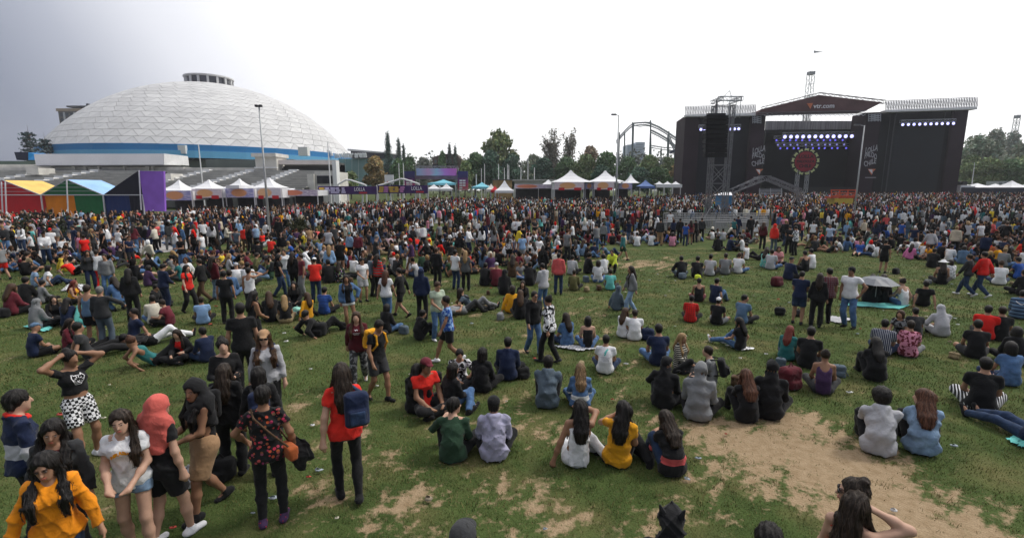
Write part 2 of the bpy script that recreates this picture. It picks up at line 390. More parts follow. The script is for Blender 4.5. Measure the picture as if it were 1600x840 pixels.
# lantern
lr = 8.6; lz = ztop-1.0
lan = MB().ring((DC.x, DC.y, lz), [(lr-.8, -1), (lr-.8, 3.4)], 40).build('lantern_glass', mat('lantern_glazing', (.10, .10, .12), .2, .2, .3), arena)
MB().ring((DC.x, DC.y, lz), [(lr+.4, -1.6), (lr+.4, .2), (lr-1, .3)], 40).build('lantern_curb', M_panel, arena)
MB().ring((DC.x, DC.y, lz), [(lr-.8, 3.2), (lr+.6, 3.3), (lr+.6, 3.8), (0, 4.2)], 40).build('lantern_roof', M_panel, arena)
mc = MB().box((-.4, -.25, -.4), (.4, .25, 3.35)).mesh('column', M_panel)
for j in range(16):
    t = j*2*math.pi/16+.1; link('column', mc, arena, (lr*math.cos(t), lr*math.sin(t), lz-1.7), (0, 0, t+math.pi/2))
# floodlights and duct boxes on the band
bandp = lambda px, py: at(px, py, DC.y-DR*.93)
for px, py, w_ in ((277, 233, .8), (285, 233, 1.6), (475, 236, 1.5), (86, 236, 1.0), (94, 236, 1.0)):
    q = bandp(px, py) if px > 200 else at(px, py, DC.y-DR*.1); MB().box((q.x-w_, q.y-1, q.z-1.5), (q.x+w_, q.y+1, q.z+1.2)).build('rooflight_box', M_white, arena)
# dark entrance canopy continuing the band to the right, with the lettering
cA = at(553, 243, 196); cB = at(606, 245, 190); fpl, cx_, cn_ = plane_frame(at(505, 243, 199), cB)
can = thing('entrance_hall', 'pale green glazed hall with a dark roof edge right of the arena', 'building', tuple(Vector((fpl(560, 290).x, fpl(560, 290).y, 1.7))))
p = [fpl(548, 236), fpl(604, 240), fpl(604, 247.5), fpl(548, 247.5)]
MB().prism(p, cn_*9).build('roof_edge', mat('dark_fascia', (.022, .022, .035), .5, .1, .2), can)
p = [fpl(543, 232.5), fpl(606, 238), fpl(606, 240), fpl(543, 235.5)]
MB().prism(p, cn_*10).build('roof_cap', M_panel, can)
gl = [fpl(529, 248, 1.0), fpl(612, 248, 1.0), fpl(612, 296, 1.0), fpl(529, 296, 1.0)]
MB().prism(gl, cn_*12).build('glass_wall', mat('green_glazing', (.20, .33, .32), .25, .12, .15), can)
for i in range(1, 8):
    x = 529+83*i/8; q = [fpl(x-.35, 248, .85), fpl(x+.35, 248, .85), fpl(x+.35, 296, .85), fpl(x-.35, 296, .85)]
    MB().prism(q, cn_*.12).build('mullion', mat('pale_mullion', (.36, .46, .45), .5, .05), can)
yaw = math.atan2(cx_.y, cx_.x)
sg = thing('arena_sign', 'white lettering reading movistar arena with a rounded M emblem on the blue band', 'sign', tuple(fpl(540, 241, -1.2)))
tm = text_mesh('movistar arena', 3.45, .12, .14, 'CENTER', mat('white_letter', (.86, .86, .86), .5, 0))
o = link('lettering', tm, sg, rot=(math.pi/2, 0, yaw)); sc = (fpl(572, 241)-fpl(522, 241)).length/max(v.co.x for v in tm.vertices)/2
o.scale = (sc, 1.0, 1); o.location = fpl(547.5, 242.0, -1.6)-Vector(sg.location)
mb = MB()
for dx in (0, 8):                          # two humps of the emblem
    pts = [fpl(506+dx+4.4*math.cos(t), 243.5-8*math.sin(t) if math.sin(t) > 0 else 243.5, -1.2) for t in np.linspace(math.pi, 0, 9)]
    mb.path(pts, .62, 6)
mb.build('emblem', mat('white_letter', (.86, .86, .86)), sg)
# ================================================================ GRANDSTAND
D0, D1 = 73.0, 88.0
fb = lambda px, py: at(px, py, D1)
zt = fb(300, 268).z; zl = at(300, 299, D0).z; xl = at(-160, 268, D1).x; xr = at(527, 268, D1).x
stand = thing('grandstand', 'long concrete grandstand with stepped terraces and white stairs below the dome', 'grandstand', ((xl+xr)/2, (D0+D1)/2, 1.0))
NT = 11
for k in range(NT):
    y0 = D0+(D1-D0)*k/NT; z1 = zl+(zt-zl)*(k+1)/NT
    MB().box((xl, y0, 1.0), (xr, D1, z1)).build('terrace', M_conc_d, stand)
    MB().box((xl, y0-.05, z1-.12), (xr, y0+.55, z1+.14)).build('bench', mat('bench_concrete', (.46, .45, .41), .9, .2, .5), stand)
for xa, xb in ((fb(92, 266).x, fb(58, 280).x), (fb(330, 264).x, fb(306, 290).x), (fb(398, 264).x, fb(380, 290).x), (fb(463, 255).x, fb(455, 294).x), (fb(160, 264).x, fb(130, 285).x)):
    s = MB()
    for k in range(NT):
        t0 = k/NT; t1 = (k+1)/NT; x = xb+(xa-xb)*t0; yy = D0+(D1-D0)*k/NT; z = zl+(zt-zl)*(k+1)/NT+.1
        s.box((x-.75, yy-.07, z-.55), (x+.75, yy+.95, z+.22))
    s.build('stairway', M_white, stand)
MB().box((xl, D1-.2, zt-.6), (fb(288, 262).x, D1+2, fb(100, 261).z)).build('top_wall', M_conc, stand)
MB().box((fb(289, 262).x, D1-.1, zt-.6), (fb(432, 262).x, D1+2, fb(300, 262).z)).build('top_wall', M_conc, stand)
MB().box((fb(433, 262).x, D1-.3, fb(450, 257).z), (fb(526, 262).x, D1+1.4, fb(450, 250).z)).build('upper_beam', mat('pink_grey_concrete', (.68, .62, .59), .9, .1, .5), stand)
up = MB()
for k in range(5): up.box((fb(433, 262).x, D1+.2+k*.6, zt-.4), (fb(524, 262).x, D1+5, zt+.25+k*.36))
up.build('upper_terrace', M_conc_d, stand)
MB().box((fb(290, 262).x, D1+6, 1), (fb(436, 262).x, D1+7, fb(300, 246).z)).build('back_wall', mat('back_wall', (.155, .18, .165), .8, .12, .3), stand)
MB().box((xl, D1+5, 1), (fb(56, 252).x, D1+7, fb(30, 249).z)).build('back_wall', mat('back_wall_green', (.10, .14, .115), .8, .12, .3), stand)
MB().box((xl, D1+2.2, 1), (fb(54, 258).x, D1+5, fb(30, 256).z)).build('upper_wall', M_conc, stand)
for x in (118, 136, 232, 241): MB().box((fb(x-2, 262).x, D1-.5, zl+2), (fb(x+2, 262).x, D1-.1, fb(x, 259).z)).build('pillar', M_conc, stand)
# columns and a dark box whose colour stands for inner shade at the right end
fe = lambda px, py, off=0: at(px, py, D0+3+off)
MB().box((fe(493, 300).x, D0+3, 1), (fe(525, 300).x, D0+9, fe(500, 268).z)).build('end_block', M_conc, stand)
MB().box((fe(496, 288).x, D0+2.9, fe(500, 287).z), (fe(520, 288).x, D0+3.2, fe(500, 274.5).z)).build('opening_shade', mat('deep_shadow_grey', (.02, .022, .03), .6, .1), stand)
MB().box((fe(523, 300).x, D0+2.6, 1), (fe(529, 300).x, D0+4, fe(520, 252).z)).build('end_column', M_white, stand)
MB().box((fe(484, 300).x, D0+2.4, 1), (fe(494, 300).x, D0+5, fe(488, 272).z)).build('vomitory', M_conc, stand)
MB().box((fe(43, 280, 6).x, D0+9, fe(43, 273, 6).z), (fe(62, 280, 6).x, D0+12, fe(43, 262, 6).z)).build('vomitory', M_conc, stand)
MB().box((fe(258, 285, 3).x, D0+6, fe(258, 286, 3).z), (fe(268, 285, 3).x, D0+9, fe(258, 271, 3).z)).build('vomitory', M_conc, stand)
# white press box over the stand
fq = lambda px, py: at(px, py, D1-1)
pb = thing('press_box', 'long white elevated press box on the top of the grandstand in front of the dome', 'building', tuple(Vector((fq(155, 258).x, D1-1, fq(155, 258).z))))
MB().prism([fq(53, 240.5), fq(256, 240), fq(256, 257.5), fq(56, 258.5)], (0, 4.5, 0)).build('front_wall', mat('offwhite_wall', (.80, .79, .80), .8, .06, .2), pb)
e0 = fq(256.3, 240); e1 = at(284, 243, D1+2.5); e2 = at(286, 258, D1+2.5); e3 = fq(256.3, 257.5)
MB().prism([e0, e1, e2, e3], (-.2, 2.0, 0)).build('end_wall', M_white, pb)
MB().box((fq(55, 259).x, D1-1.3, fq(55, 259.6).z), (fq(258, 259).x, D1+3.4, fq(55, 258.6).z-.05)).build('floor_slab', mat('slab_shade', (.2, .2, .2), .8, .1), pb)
for x in (75, 112, 150, 190, 228): MB().box((fq(x-1.2, 258).x, D1-.6, 4), (fq(x+1.2, 258).x, D1+.1, fq(x, 259.4).z)).build('support', M_conc, pb)
tb = thing('timing_tower', 'boxy concrete cabin with a flat roof slab standing on the middle of the grandstand', 'building', tuple(Vector((fq(416, 266).x, D1-2, fq(416, 266).z))))
MB().box((fq(400, 266).x, D1-1, 2.0), (fq(433, 266).x, D1+3, fq(416, 245.4).z)).build('wall', mat('cabin_concrete', (.66, .64, .58), .9, .1, .4), tb)
MB().box((fq(397, 266).x, D1-1.6, fq(416, 245.2).z), (fq(435, 266).x, D1+3.4, fq(416, 239.5).z)).build('roof', M_conc, tb)
MB().box((fq(399, 266).x, D1-1.3, fq(416, 263.0).z), (fq(434, 266).x, D1-.9, fq(416, 261).z)).build('ledge', M_white, tb)
# ================================================================ RAINBOW PAVILION
PD, PDEP = 50.0, 4.2
pv = thing('rainbow_pavilion', 'row of bright gabled tents in red, yellow, green, pale blue and black', 'pavilion', tuple(at(105, 330, PD)*1.0)); pv.location.z = 0
def pp(px, py, d=PD): return at(px, py, d)
def cloth(name, col): return mat('canvas_'+name, col, .75, .14, .8, .25, 3)
C_red, C_yel, C_org, C_grn, C_lbl, C_nav, C_blk, C_pur = [cloth(n_, c_) for n_, c_ in (('red', (.46, .014, .02)), ('yellow', (.72, .48, .13)), ('orange', (.64, .20, .01)), ('green', (.014, .13, .042)), ('pale_blue', (.30, .50, .80)), ('navy', (.012, .028, .11)), ('black', (.012, .012, .022)), ('purple', (.27, .12, .54)))]
Yv = Vector((0, PDEP, 0)); th = Vector((0, .06, 0))
def gable(apx, apy, lpx, rpx, vy, mg, mroof):
    A_ = pp(apx, apy); Lf = pp(lpx, vy); Rt = pp(rpx, vy)
    MB().prism([Lf, Rt, A_], th).build('gable_panel', mg, pv)
    MB().prism([A_+th, Rt+th, Rt+Yv, A_+Yv], Vector((-.03, 0, -.04))).build('roof_panel', mroof, pv)
    MB().prism([Lf+th, A_+th, A_+Yv, Lf+Yv], Vector((.03, 0, -.04))).build('roof_panel', mroof, pv)
    fr = MB().bar(Lf, A_, .06).bar(A_, Rt, .06)
    for s_ in (.25, .5, .75):
        z_ = Lf.lerp(A_, s_).z; fr.bar(Lf.lerp(A_, s_)-th*2, Rt.lerp(A_, s_)-th*2, .03)
    fr.build('frame', M_steel, pv)
gable(4, 281.5, -58, 64, 305, C_red, C_yel); gable(104, 280.5, 64, 161, 304.5, C_grn, C_lbl)
blk = [pp(161, 304.5), pp(223, 304.5), pp(215.5, 267)]
MB().prism(blk, th).build('gable_panel', C_blk, pv)
MB().prism([blk[0]+th, blk[2]+th, blk[2]+Yv, blk[0]+Yv], (.03, 0, -.04)).build('roof_panel', C_blk, pv)
for a_, b_, m_ in ((-60, 67.5, C_red), (68, 113.5, C_org), (114, 160.5, C_grn), (161, 199.5, C_nav), (200, 224, C_blk)):
    q = pp(a_, 305.3); r_ = pp(b_, 305.3); mb = MB(); n_ = 8
    for i in range(n_):
        xa = q.x+(r_.x-q.x)*i/n_; xb = q.x+(r_.x-q.x)*(i+1)/n_; w = .10*((i % 2)-.5)
        mb.prism([(xa, PD+.1-w, .1), (xb, PD+.1+w, .1), (xb, PD+.1+w*.3, q.z), (xa, PD+.1-w*.3, q.z)], (0, .05, 0))
    mb.build('wall_panel', m_, pv)
MB().prism([pp(217, 267, PD-.4), pp(255.5, 267.5, PD-.2), pp(257.5, 330, PD-.2), pp(227, 330, PD-.4)], (0, .25, 0)).build('tall_panel', C_pur, pv)
fr = MB().bar(pp(-60, 304.5, PD-.1), pp(224, 304.5, PD-.1), .06)
for x in (-58, 64, 161, 223): fr.bar(pp(x, 305, PD-.1), Vector((pp(x, 305, PD).x, PD-.1, .1)), .07)
fr.build('rail', M_lsteel, pv)
for xa, ya, xb in ((2, 284, 10), (8, 284, 17), (104, 281, 110), (217, 266, 227)):
    a_ = pp(xa, ya, PD-.5); MB().bar(a_, Vector((a_.x+.15, PD-1.2, .1)), .06).build('leg', M_lsteel, pv)
# ================================================================ FOOD STALLS
def m_print(name, base, blob, c2, seed):
    m = bpy.data.materials.new(name); m.use_nodes = True; n = m.node_tree; b = n.nodes['Principled BSDF']; Lk = n.links.new; b.inputs['Roughness'].default_value = .6
    tc = n.nodes.new('ShaderNodeTexCoord'); mp = n.nodes.new('ShaderNodeMapping'); Lk(tc.outputs['Generated'], mp.inputs[0])
    mp.inputs['Location'].default_value = (-.5+.06*seed, -.5, -.32); mp.inputs['Scale'].default_value = (1, 1, .62)
    gr = n.nodes.new('ShaderNodeVectorMath'); gr.operation = 'LENGTH'
    mp.vector_type = 'POINT'; sc_ = n.nodes.new('ShaderNodeVectorMath'); sc_.operation = 'MULTIPLY'; sc_.inputs[1].default_value = (1.0, 0, 1.0); Lk(mp.outputs[0], sc_.inputs[0]); Lk(sc_.outputs[0], gr.inputs[0])
    no = n.nodes.new('ShaderNodeTexNoise'); no.inputs['Scale'].default_value = 7+seed; no.inputs['Detail'].default_value = 2; Lk(tc.outputs['Generated'], no.inputs['Vector'])
    rp = n.nodes.new('ShaderNodeValToRGB'); e_ = rp.color_ramp.elements; e_[0].color = base+(1,); e_[1].color = c2+(1,); e_[0].position = .42; e_[1].position = .58
    Lk(no.outputs['Fac'], rp.inputs[0])
    st = n.nodes.new('ShaderNodeMapRange'); st.inputs[1].default_value = .30; st.inputs[2].default_value = .24; Lk(gr.outputs['Value'], st.inputs[0])
    mx = n.nodes.new('ShaderNodeMix'); mx.data_type = 'RGBA'; Lk(st.outputs[0], mx.inputs[0]); Lk(rp.outputs[0], mx.inputs[6]); mx.inputs[7].default_value = blob+(1,)
    Lk(mx.outputs[2], b.inputs['Base Color']); return m
PR = [m_print('lilac_print', (.32, .32, .60), (.80, .36, .16), (.60, .55, .72), 0), m_print('pink_print', (.72, .62, .66), (.80, .42, .18), (.80, .70, .70), 1), m_print('pale_print', (.68, .66, .70), (.82, .48, .25), (.78, .72, .74), 2), m_print('stripe_print', (.45, .35, .50), (.70, .22, .12), (.75, .68, .72), 3)]
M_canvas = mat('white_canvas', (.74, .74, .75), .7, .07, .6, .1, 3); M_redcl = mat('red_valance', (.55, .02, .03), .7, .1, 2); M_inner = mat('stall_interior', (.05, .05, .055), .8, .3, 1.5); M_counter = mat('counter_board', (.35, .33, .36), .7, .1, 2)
STALLS = 'food stalls along the edge of the field'
def stall(x0, x1, yt, yb, d, peak, print_, label, red=False, peaks=None, depth=4.0):
    a = at(x0, yb, d); b = at(x1, yb, d); t = at(x0, yt, d); g = float(ground_z(0, d))
    th_ = thing('food_stall', label, 'stall', ((a.x+b.x)/2, d, g), group=STALLS)
    MB().prism([(a.x+.03, d, a.z), (b.x-.03, d, a.z), (b.x-.03, d, t.z), (a.x+.03, d, t.z)], (0, .08, 0)).build('fascia', print_, th_)
    MB().box((a.x+.1, d+.5, a.z), (b.x-.1, d+depth, t.z-.05)).build('canopy_box', M_canvas, th_)
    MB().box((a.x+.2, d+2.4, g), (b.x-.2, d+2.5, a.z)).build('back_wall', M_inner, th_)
    MB().box((a.x+.25, d+.3, g), (b.x-.25, d+1.0, g+1.05)).build('counter', M_counter, th_)
    for x in (a.x+.06, b.x-.06):
        for y in (d+.2, d+depth-.1): MB().box((x-.05, y-.05, g), (x+.05, y+.05, t.z-.02)).build('post', M_lsteel, th_)
    if red:
        w = (b.x-a.x)
        for xa, xb in ((a.x+.15*w, a.x+.34*w), (b.x-.34*w, b.x-.1*w)): MB().box((xa, d-.06, a.z-.12), (xb, d-.02, a.z+.28)).build('valance', M_redcl, th_)
    if peak:
        kx, ky, kw = peak; ap = at(kx, ky, d+depth*.5); r0 = kw/2; c = ap.x; y0 = d+.25; y1 = d+depth; yc = (y0+y1)/2; z0 = t.z+.02; n_ = 5
        prof = [(1, 0), (.62, .22), (.34, .48), (.13, .78), (.03, 1.0)]; mb = MB(); rings = []
        for s_, h_ in prof:
            z = z0+(ap.z-z0)*h_; rings.append([(c-r0*s_, yc-(y1-y0)/2*s_, z), (c+r0*s_, yc-(y1-y0)/2*s_, z), (c+r0*s_, yc+(y1-y0)/2*s_, z), (c-r0*s_, yc+(y1-y0)/2*s_, z)])
        mb.v = [p for r_ in rings for p in r_]
        for i in range(len(prof)-1):
            for k in range(4): mb.f.append([i*4+k, i*4+(k+1) % 4, i*4+4+(k+1) % 4, i*4+4+k]); mb.m.append(0)
        mb.f.append([16, 17, 18, 19]); mb.m.append(0)
        mb.build('peaked_roof', M_canvas, th_)
    return th_
stall(248, 299.5, 298, 313, 57, (278, 281, 2.9), PR[0], 'stall with an orange picture on a lilac fascia, next to the tall purple panel')
stall(300, 347, 295, 309, 58, (325, 280.5, 3.0), PR[1], 'stall with a pink and orange fascia and red valances, second from the purple panel', True)
stall(351, 397, 294.5, 308.5, 59, (373, 279, 3.0), PR[0], 'lilac stall with an orange picture and flat white awning, left of the tall lamp post')
stall(398, 440, 293.5, 309, 60, (420, 277.5, 3.3), PR[2], 'stall with a pale orange fascia right behind the tall lamp post', True)
stall(441, 496, 296.5, 306, 62, None, PR[3], 'long low white stall with a printed strip, beside the purple banners')
stall(866, 913, 284.5, 296, 74, (892, 266, 6.4), PR[1], 'large white peaked stall left of the two beside the lamp post', True, depth=6)
stall(914, 927, 286, 295, 75, None, PR[0], 'small lilac stall squeezed between the two big white peaked stalls')
stall(928, 960, 284, 296, 74, (946, 266.5, 5.2), PR[1], 'large white peaked stall just left of the lamp post', True, depth=6)
stall(966, 988, 286, 295, 76, (986, 272, 2.0), PR[0], 'lilac stall with a small peak to the right of the lamp post')
stall(804, 865, 288, 294.5, 80, None, PR[3], 'long stall with a striped red and white fascia among the white tents')
MB_fl = MB().box((at(351, 292, 58).x, 58.2, at(351, 294.4, 58).z), (at(372, 292, 58).x, 61.5, at(351, 289.5, 58).z)); 
o_ = thing('flat_awning', 'flat white awning on top of the lilac stall', 'awning', (at(361, 292, 58).x, 60, at(361, 294, 58).z)); MB_fl.build('awning_sheet', M_canvas, o_)
# dark counters for the white side tents
def marquee(px, py0, py1, wpx, d, label, col=M_canvas, name='marquee'):
    a = at(px-wpx/2, py1, d); b = at(px+wpx/2, py1, d); ap = at(px, py0, d); g = float(ground_z(0, d)); w = b.x-a.x
    t_ = thing(name, label, 'tent', (ap.x, d, g), group='small peaked tents near the horizon'); mb = MB(); n_ = 4; rings = []
    for s_, h_ in ((1, 0), (.55, .3), (.25, .65), (.03, 1)):
        z = a.z+(ap.z-a.z)*h_; rings += [(ap.x-w/2*s_, d-w/2*s_+w/2, z), (ap.x+w/2*s_, d-w/2*s_+w/2, z), (ap.x+w/2*s_, d+w/2*s_+w/2, z), (ap.x-w/2*s_, d+w/2*s_+w/2, z)]
    mb.v = rings
    for i in range(3):
        for k in range(4): mb.f.append([i*4+k, i*4+(k+1) % 4, i*4+4+(k+1) % 4, i*4+4+k]); mb.m.append(0)
    mb.f.append([12, 13, 14, 15]); mb.m.append(0); mb.build('roof', col, t_)
    MB().box((a.x, d, a.z-.35), (b.x, d+.05, a.z+.02)).build('valance', col, t_)
    for x in (a.x+.05, b.x-.05): MB().box((x-.05, d+.1, g), (x+.05, d+.2, a.z)).build('post', M_lsteel, t_)
M_aqua = mat('aqua_canvas', (.18, .50, .60), .7, .08, 1); M_bluecv = mat('blue_canvas', (.10, .17, .38), .7, .1, 1)
for px, py0, py1, w_, d, lab, c_ in ((690, 280, 286, 44, 84, 'wide aqua tent under the pink billboard', M_aqua), (676, 288, 295, 22, 82, 'white tent in front of the aqua tent, left one', M_canvas), (696, 286.5, 295, 20, 82, 'white tent in front of the aqua tent, right one', M_canvas), (752, 284.5, 292, 30, 84, 'aqua tent right of the billboard', M_aqua),
    (767, 287, 296, 16, 78, 'cream tent left of the white pointed tent', mat('cream_canvas', (.72, .72, .66))), (788, 281.5, 298, 30, 76, 'white pointed tent left of the striped stall', M_canvas), (858, 280.5, 291, 34, 82, 'low white tent touching the left big peaked stall', M_canvas), (1012, 281, 291, 24, 82, 'blue tent between the coaster trees and the stage', M_bluecv),
    (1032, 283, 288, 13, 88, 'first small white tent left of the stage', M_canvas), (1045, 283, 288, 13, 88, 'middle small white tent left of the stage', M_canvas), (1058, 283, 288, 13, 88, 'small white tent touching the stage edge', M_canvas), (962, 275, 286, 20, 79, 'white tent tip behind the lamp post', M_canvas), (773, 290, 297, 13, 77, 'red and white tent beside the white pointed tent', M_redcl)):
    marquee(px, py0, py1, w_, d, lab, c_)
o_ = thing('site_hoarding', 'low white hoarding under the small tents left of the stage', 'hoarding', tuple(at(1045, 291, 87)))
MB().box((at(1027, 288, 87).x, 87, at(1027, 293, 87).z), (at(1066, 288, 87).x, 87.2, at(1027, 288.2, 87).z)).build('board', M_canvas, o_)
o_ = thing('white_hall', 'long low white roofed hall behind the striped stall', 'building', (at(832, 292, 96).x, 96, 1.7))
MB().box((at(804, 286, 96).x, 96, 1.7), (at(866, 286, 96).x, 104, at(804, 283, 96).z)).build('wall', mat('hall_wall', (.5, .5, .5), .7, .1, .5), o_)
MB().box((at(770, 283, 96).x, 95.5, at(770, 282.6, 96).z), (at(868, 281, 96).x, 105, at(770, 280.2, 96).z)).build('roof', mat('hall_roof', (.42, .42, .40), .7, .1, .5), o_)
o_ = thing('ochre_kiosk', 'ochre and dark kiosk behind the white pointed tent', 'kiosk', (at(790, 290, 92).x, 92, 1.6))
MB().box((at(770, 290, 92).x, 92, 1.6), (at(800, 290, 92).x, 94, at(790, 281.5, 92).z)).build('wall', mat('ochre_board', (.34, .22, .10), .8, .35, .9), o_)
MB().box((at(769, 290, 92).x, 91.8, at(790, 281.4, 92).z), (at(801, 290, 92).x, 94.2, at(790, 280.6, 92).z)).build('roof', M_dark, o_)
# ================================================================ PURPLE BANNERS
M_purple = mat('purple_banner', (.055, .022, .115), .6, .3, .7); M_wht = mat('white_print', (.75, .74, .76), .6, .05)
ICON = [mat('icon_yellow', (.62, .40, .06)), mat('icon_pink', (.55, .22, .45)), mat('icon_lilac', (.60, .55, .75)), mat('icon_red', (.55, .05, .06))]
def banner(x0, x1, y0, y1, d, label, tx, icons):
    a = at(x0, y1, d); b = at(x1, y0, d); g = float(ground_z(0, d))
    t_ = thing('banner_wall', label, 'banner', ((a.x+b.x)/2, d, g), group='purple festival banners')
    MB().box((a.x, d, a.z), (b.x, d+.1, b.z)).build('banner_sheet', M_purple, t_)
    for x in np.linspace(a.x, b.x, 5): MB().box((x-.08, d+.12, g), (x+.08, d+.28, b.z+.05)).build('post', M_lsteel, t_)
    h = b.z-a.z; rr = random.Random(int(x0))
    for px in icons:
        c = at(px, (y0+y1)/2, d); mb = MB()
        for k in range(3): mb.box((c.x-.42+rr.uniform(-.1, .1), d-.012-.003*k, c.z-h*.36+k*h*.25), (c.x+rr.uniform(.2, .45), d-.006, c.z-h*.36+k*h*.25+h*.2))
        mb.build('emblem', ICON[int(px) % 3], t_)
    for px in tx:
        c = at(px, (y0+y1)/2, d); tm = text_mesh('LOLLA', h*.62, .01, .012, 'CENTER', M_wht)
        o = link('lettering', tm, t_, (c.x-t_.location.x, -.03, c.z+h*.1-g), (math.pi/2, 0, 0)); o.scale = (.75, 1, 1)
        MB().box((c.x-.1, d-.03, c.z-h*.42), (c.x+1.0, d-.01, c.z-h*.22)).build('red_stroke', ICON[3], t_)
banner(497, 588, 291, 303.5, 66, 'long purple banner with yellow and lilac emblems behind the crowd, nearer the grandstand', [562], [504, 512, 521, 530, 536])
banner(590, 668, 289.5, 302, 68, 'long purple banner with lilac emblems behind the crowd, nearer the pink billboard', [651], [597, 604, 612, 621, 628])
def arch(pts, d, label):
    t_ = thing('arch_frame', label, 'frame', tuple(at(pts[0][0], 300, d))); P_ = [at(x, y, d) for x, y in pts]; mb = MB()
    mb.path(P_, .12, 6); mb.bar(P_[0], (P_[0].x, d, 1.0), .1); mb.bar(P_[-1], (P_[-1].x, d, 1.0), .1); mb.build('tube', M_white, t_)
arch([(528, 288), (541, 281), (548, 281.5), (572, 289.5)], 70, 'white tubular arch over the first purple banner'); arch([(588, 291), (602, 287), (626, 279.5), (632, 280), (655, 287.5)], 71, 'white tubular arch over the second purple banner')
o_ = thing('white_sign', 'square white sign with a red corner standing above the purple banners', 'sign', tuple(at(609, 292, 80)))
MB().box((at(601, 282, 80).x, 80, at(601, 287, 80).z), (at(615, 282, 80).x, 80.15, at(601, 273, 80).z)).build('board', M_canvas, o_)
MB().prism([at(601, 286.8, 79.9), at(608, 286.8, 79.9), at(606, 283, 79.9)], (0, .05, 0)).build('corner_print', M_redcl, o_)
for x in (603, 613): MB().bar(at(x, 287, 80.1), (at(x, 287, 80.1).x, 80.1, 1.2), .07).build('post', M_steel, o_)
# ================================================================ PINK BILLBOARD STAGE
BD = 88.0; q = lambda x, y, o=0: at(x, y, BD+o)
def m_gradient(name, cols, axis, noise=.15, scale=3):
    m = bpy.data.materials.new(name); m.use_nodes = True; n = m.node_tree; b = n.nodes['Principled BSDF']; b.inputs['Roughness'].default_value = .5
    tc = n.nodes.new('ShaderNodeTexCoord'); sx = n.nodes.new('ShaderNodeSeparateXYZ'); n.links.new(tc.outputs['Generated'], sx.inputs[0])
    no = n.nodes.new('ShaderNodeTexNoise'); no.inputs['Scale'].default_value = scale; n.links.new(tc.outputs['Generated'], no.inputs['Vector'])
    ma = n.nodes.new('ShaderNodeMath'); ma.operation = 'MULTIPLY_ADD'; ma.inputs[1].default_value = noise; n.links.new(no.outputs['Fac'], ma.inputs[0]); n.links.new(sx.outputs[axis], ma.inputs[2])
    rp = n.nodes.new('ShaderNodeValToRGB'); els = rp.color_ramp.elements; k = len(cols)
    els[0].color = cols[0]+(1,); els[1].color = cols[-1]+(1,)
    for i in range(1, k-1): x = els.new(i/(k-1)); x.color = cols[i]+(1,)
    n.links.new(ma.outputs[0], rp.inputs[0]); n.links.new(rp.outputs[0], b.inputs['Base Color']); return m
bb = thing('billboard_stage', 'pink and pale blue billboard with purple side panels in front of the trees', 'billboard', (q(682, 290).x, BD, 1.6))
MB().box((q(651, 275).x, BD, q(651, 274.3).z), (q(713, 263).x, BD+.4, q(651, 263).z)).build('screen', m_gradient('pink_screen', [(.25, .38, .72), (.40, .48, .70), (.62, .35, .62), (.35, .55, .70), (.55, .22, .65), (.58, .16, .55)], 0, .2, 4), bb)
MB().box((q(648, 280).x, BD+.2, q(648, 279.8).z), (q(716, 274).x, BD+.8, q(651, 274.4).z)).build('lower_frame', mat('mauve_frame', (.20, .13, .18), .7, .3, .8), bb)
Mg = m_gradient('purple_red_panel', [(.45, .25, .25), (.50, .06, .10), (.22, .03, .16), (.03, .02, .10), (.03, .03, .14)], 2, .12)
for x0, x1, y0, y1 in ((632, 648, 267.5, 298), (715, 731, 267.5, 297)):
    MB().box((q(x0, 280).x, BD-.1, q(x0, y1).z), (q(x1, 280).x, BD+.5, q(x0, y0).z)).build('side_panel', Mg, bb)
    mb = MB()
    for k in range(7):
        yy = 281+(k//2)*3.8; xx = x0+3+(k % 2)*5; mb.box((q(xx, yy).x, BD-.14, q(xx, yy+2.4).z), (q(xx+4.4, yy).x, BD-.11, q(xx, yy).z))
    mb.build('script_print', M_wht, bb)
tr_ = MB(); truss(tr_, q(650, 262, .8), q(716, 262, .8), .5, .9, .05); truss(tr_, q(652, 262, .8), Vector((q(652, 262).x, BD+.8, 1.6)), .5, .9, .05); truss(tr_, q(714, 262, .8), Vector((q(714, 262).x, BD+.8, 1.6)), .5, .9, .05); tr_.build('support_truss', M_steel, bb)
# ================================================================ LAMP POSTS AND FLAG POLES
def lamp_post(bx, by, tx, ty, d, arm, label, r=.1, heads=None):
    b = at(bx, by, d); t = at(tx, ty, d); g = float(ground_z(0, d)); x0 = (b.x+t.x)/2
    t_ = thing('lamp_post', label, 'lamp post', (x0, d, g), group='tall lamp posts in the crowd')
    MB().bar((x0, d, g), (x0, d, t.z), r, r*.55, 10).build('pole', mat('pole_paint', (.46, .47, .47), .5, .1, 2, metal=.3), t_, True)
    MB().bar((x0, d, g), (x0, d, g+.5), r*1.7, r*1.6, 10).build('base', M_steel, t_)
    if heads:
        for dx in heads: MB().box((x0+dx-.10, d-.15, t.z-.02), (x0+dx+.10, d+.12, t.z+.16)).bar((x0, d, t.z+.05), (x0+dx, d, t.z+.05), .04).build('lamp_head', M_dark, t_)
    else:
        MB().bar((x0, d, t.z-.05), (x0+arm, d, t.z+.08), .045).build('arm', M_steel, t_)
        MB().box((x0+arm-.3, d-.15, t.z-.02), (x0+arm+.25, d+.15, t.z+.14)).build('lamp_head', mat('lamp_grey', (.16, .16, .17), .5), t_)
lamp_post(422, 362, 404, 167, 42, 0, 'tall pale lamp post with a cluster of small lamps in front of the dome', .11, (-.2, .14))
lamp_post(962, 345, 966, 180, 56, -.55, 'tall lamp post standing in the crowd left of the stage, one short arm pointing left', .12)
lamp_post(1333, 320, 1354, 196, 52, -.75, 'lamp post leaning against the view of the stage, one short arm pointing left', .1)
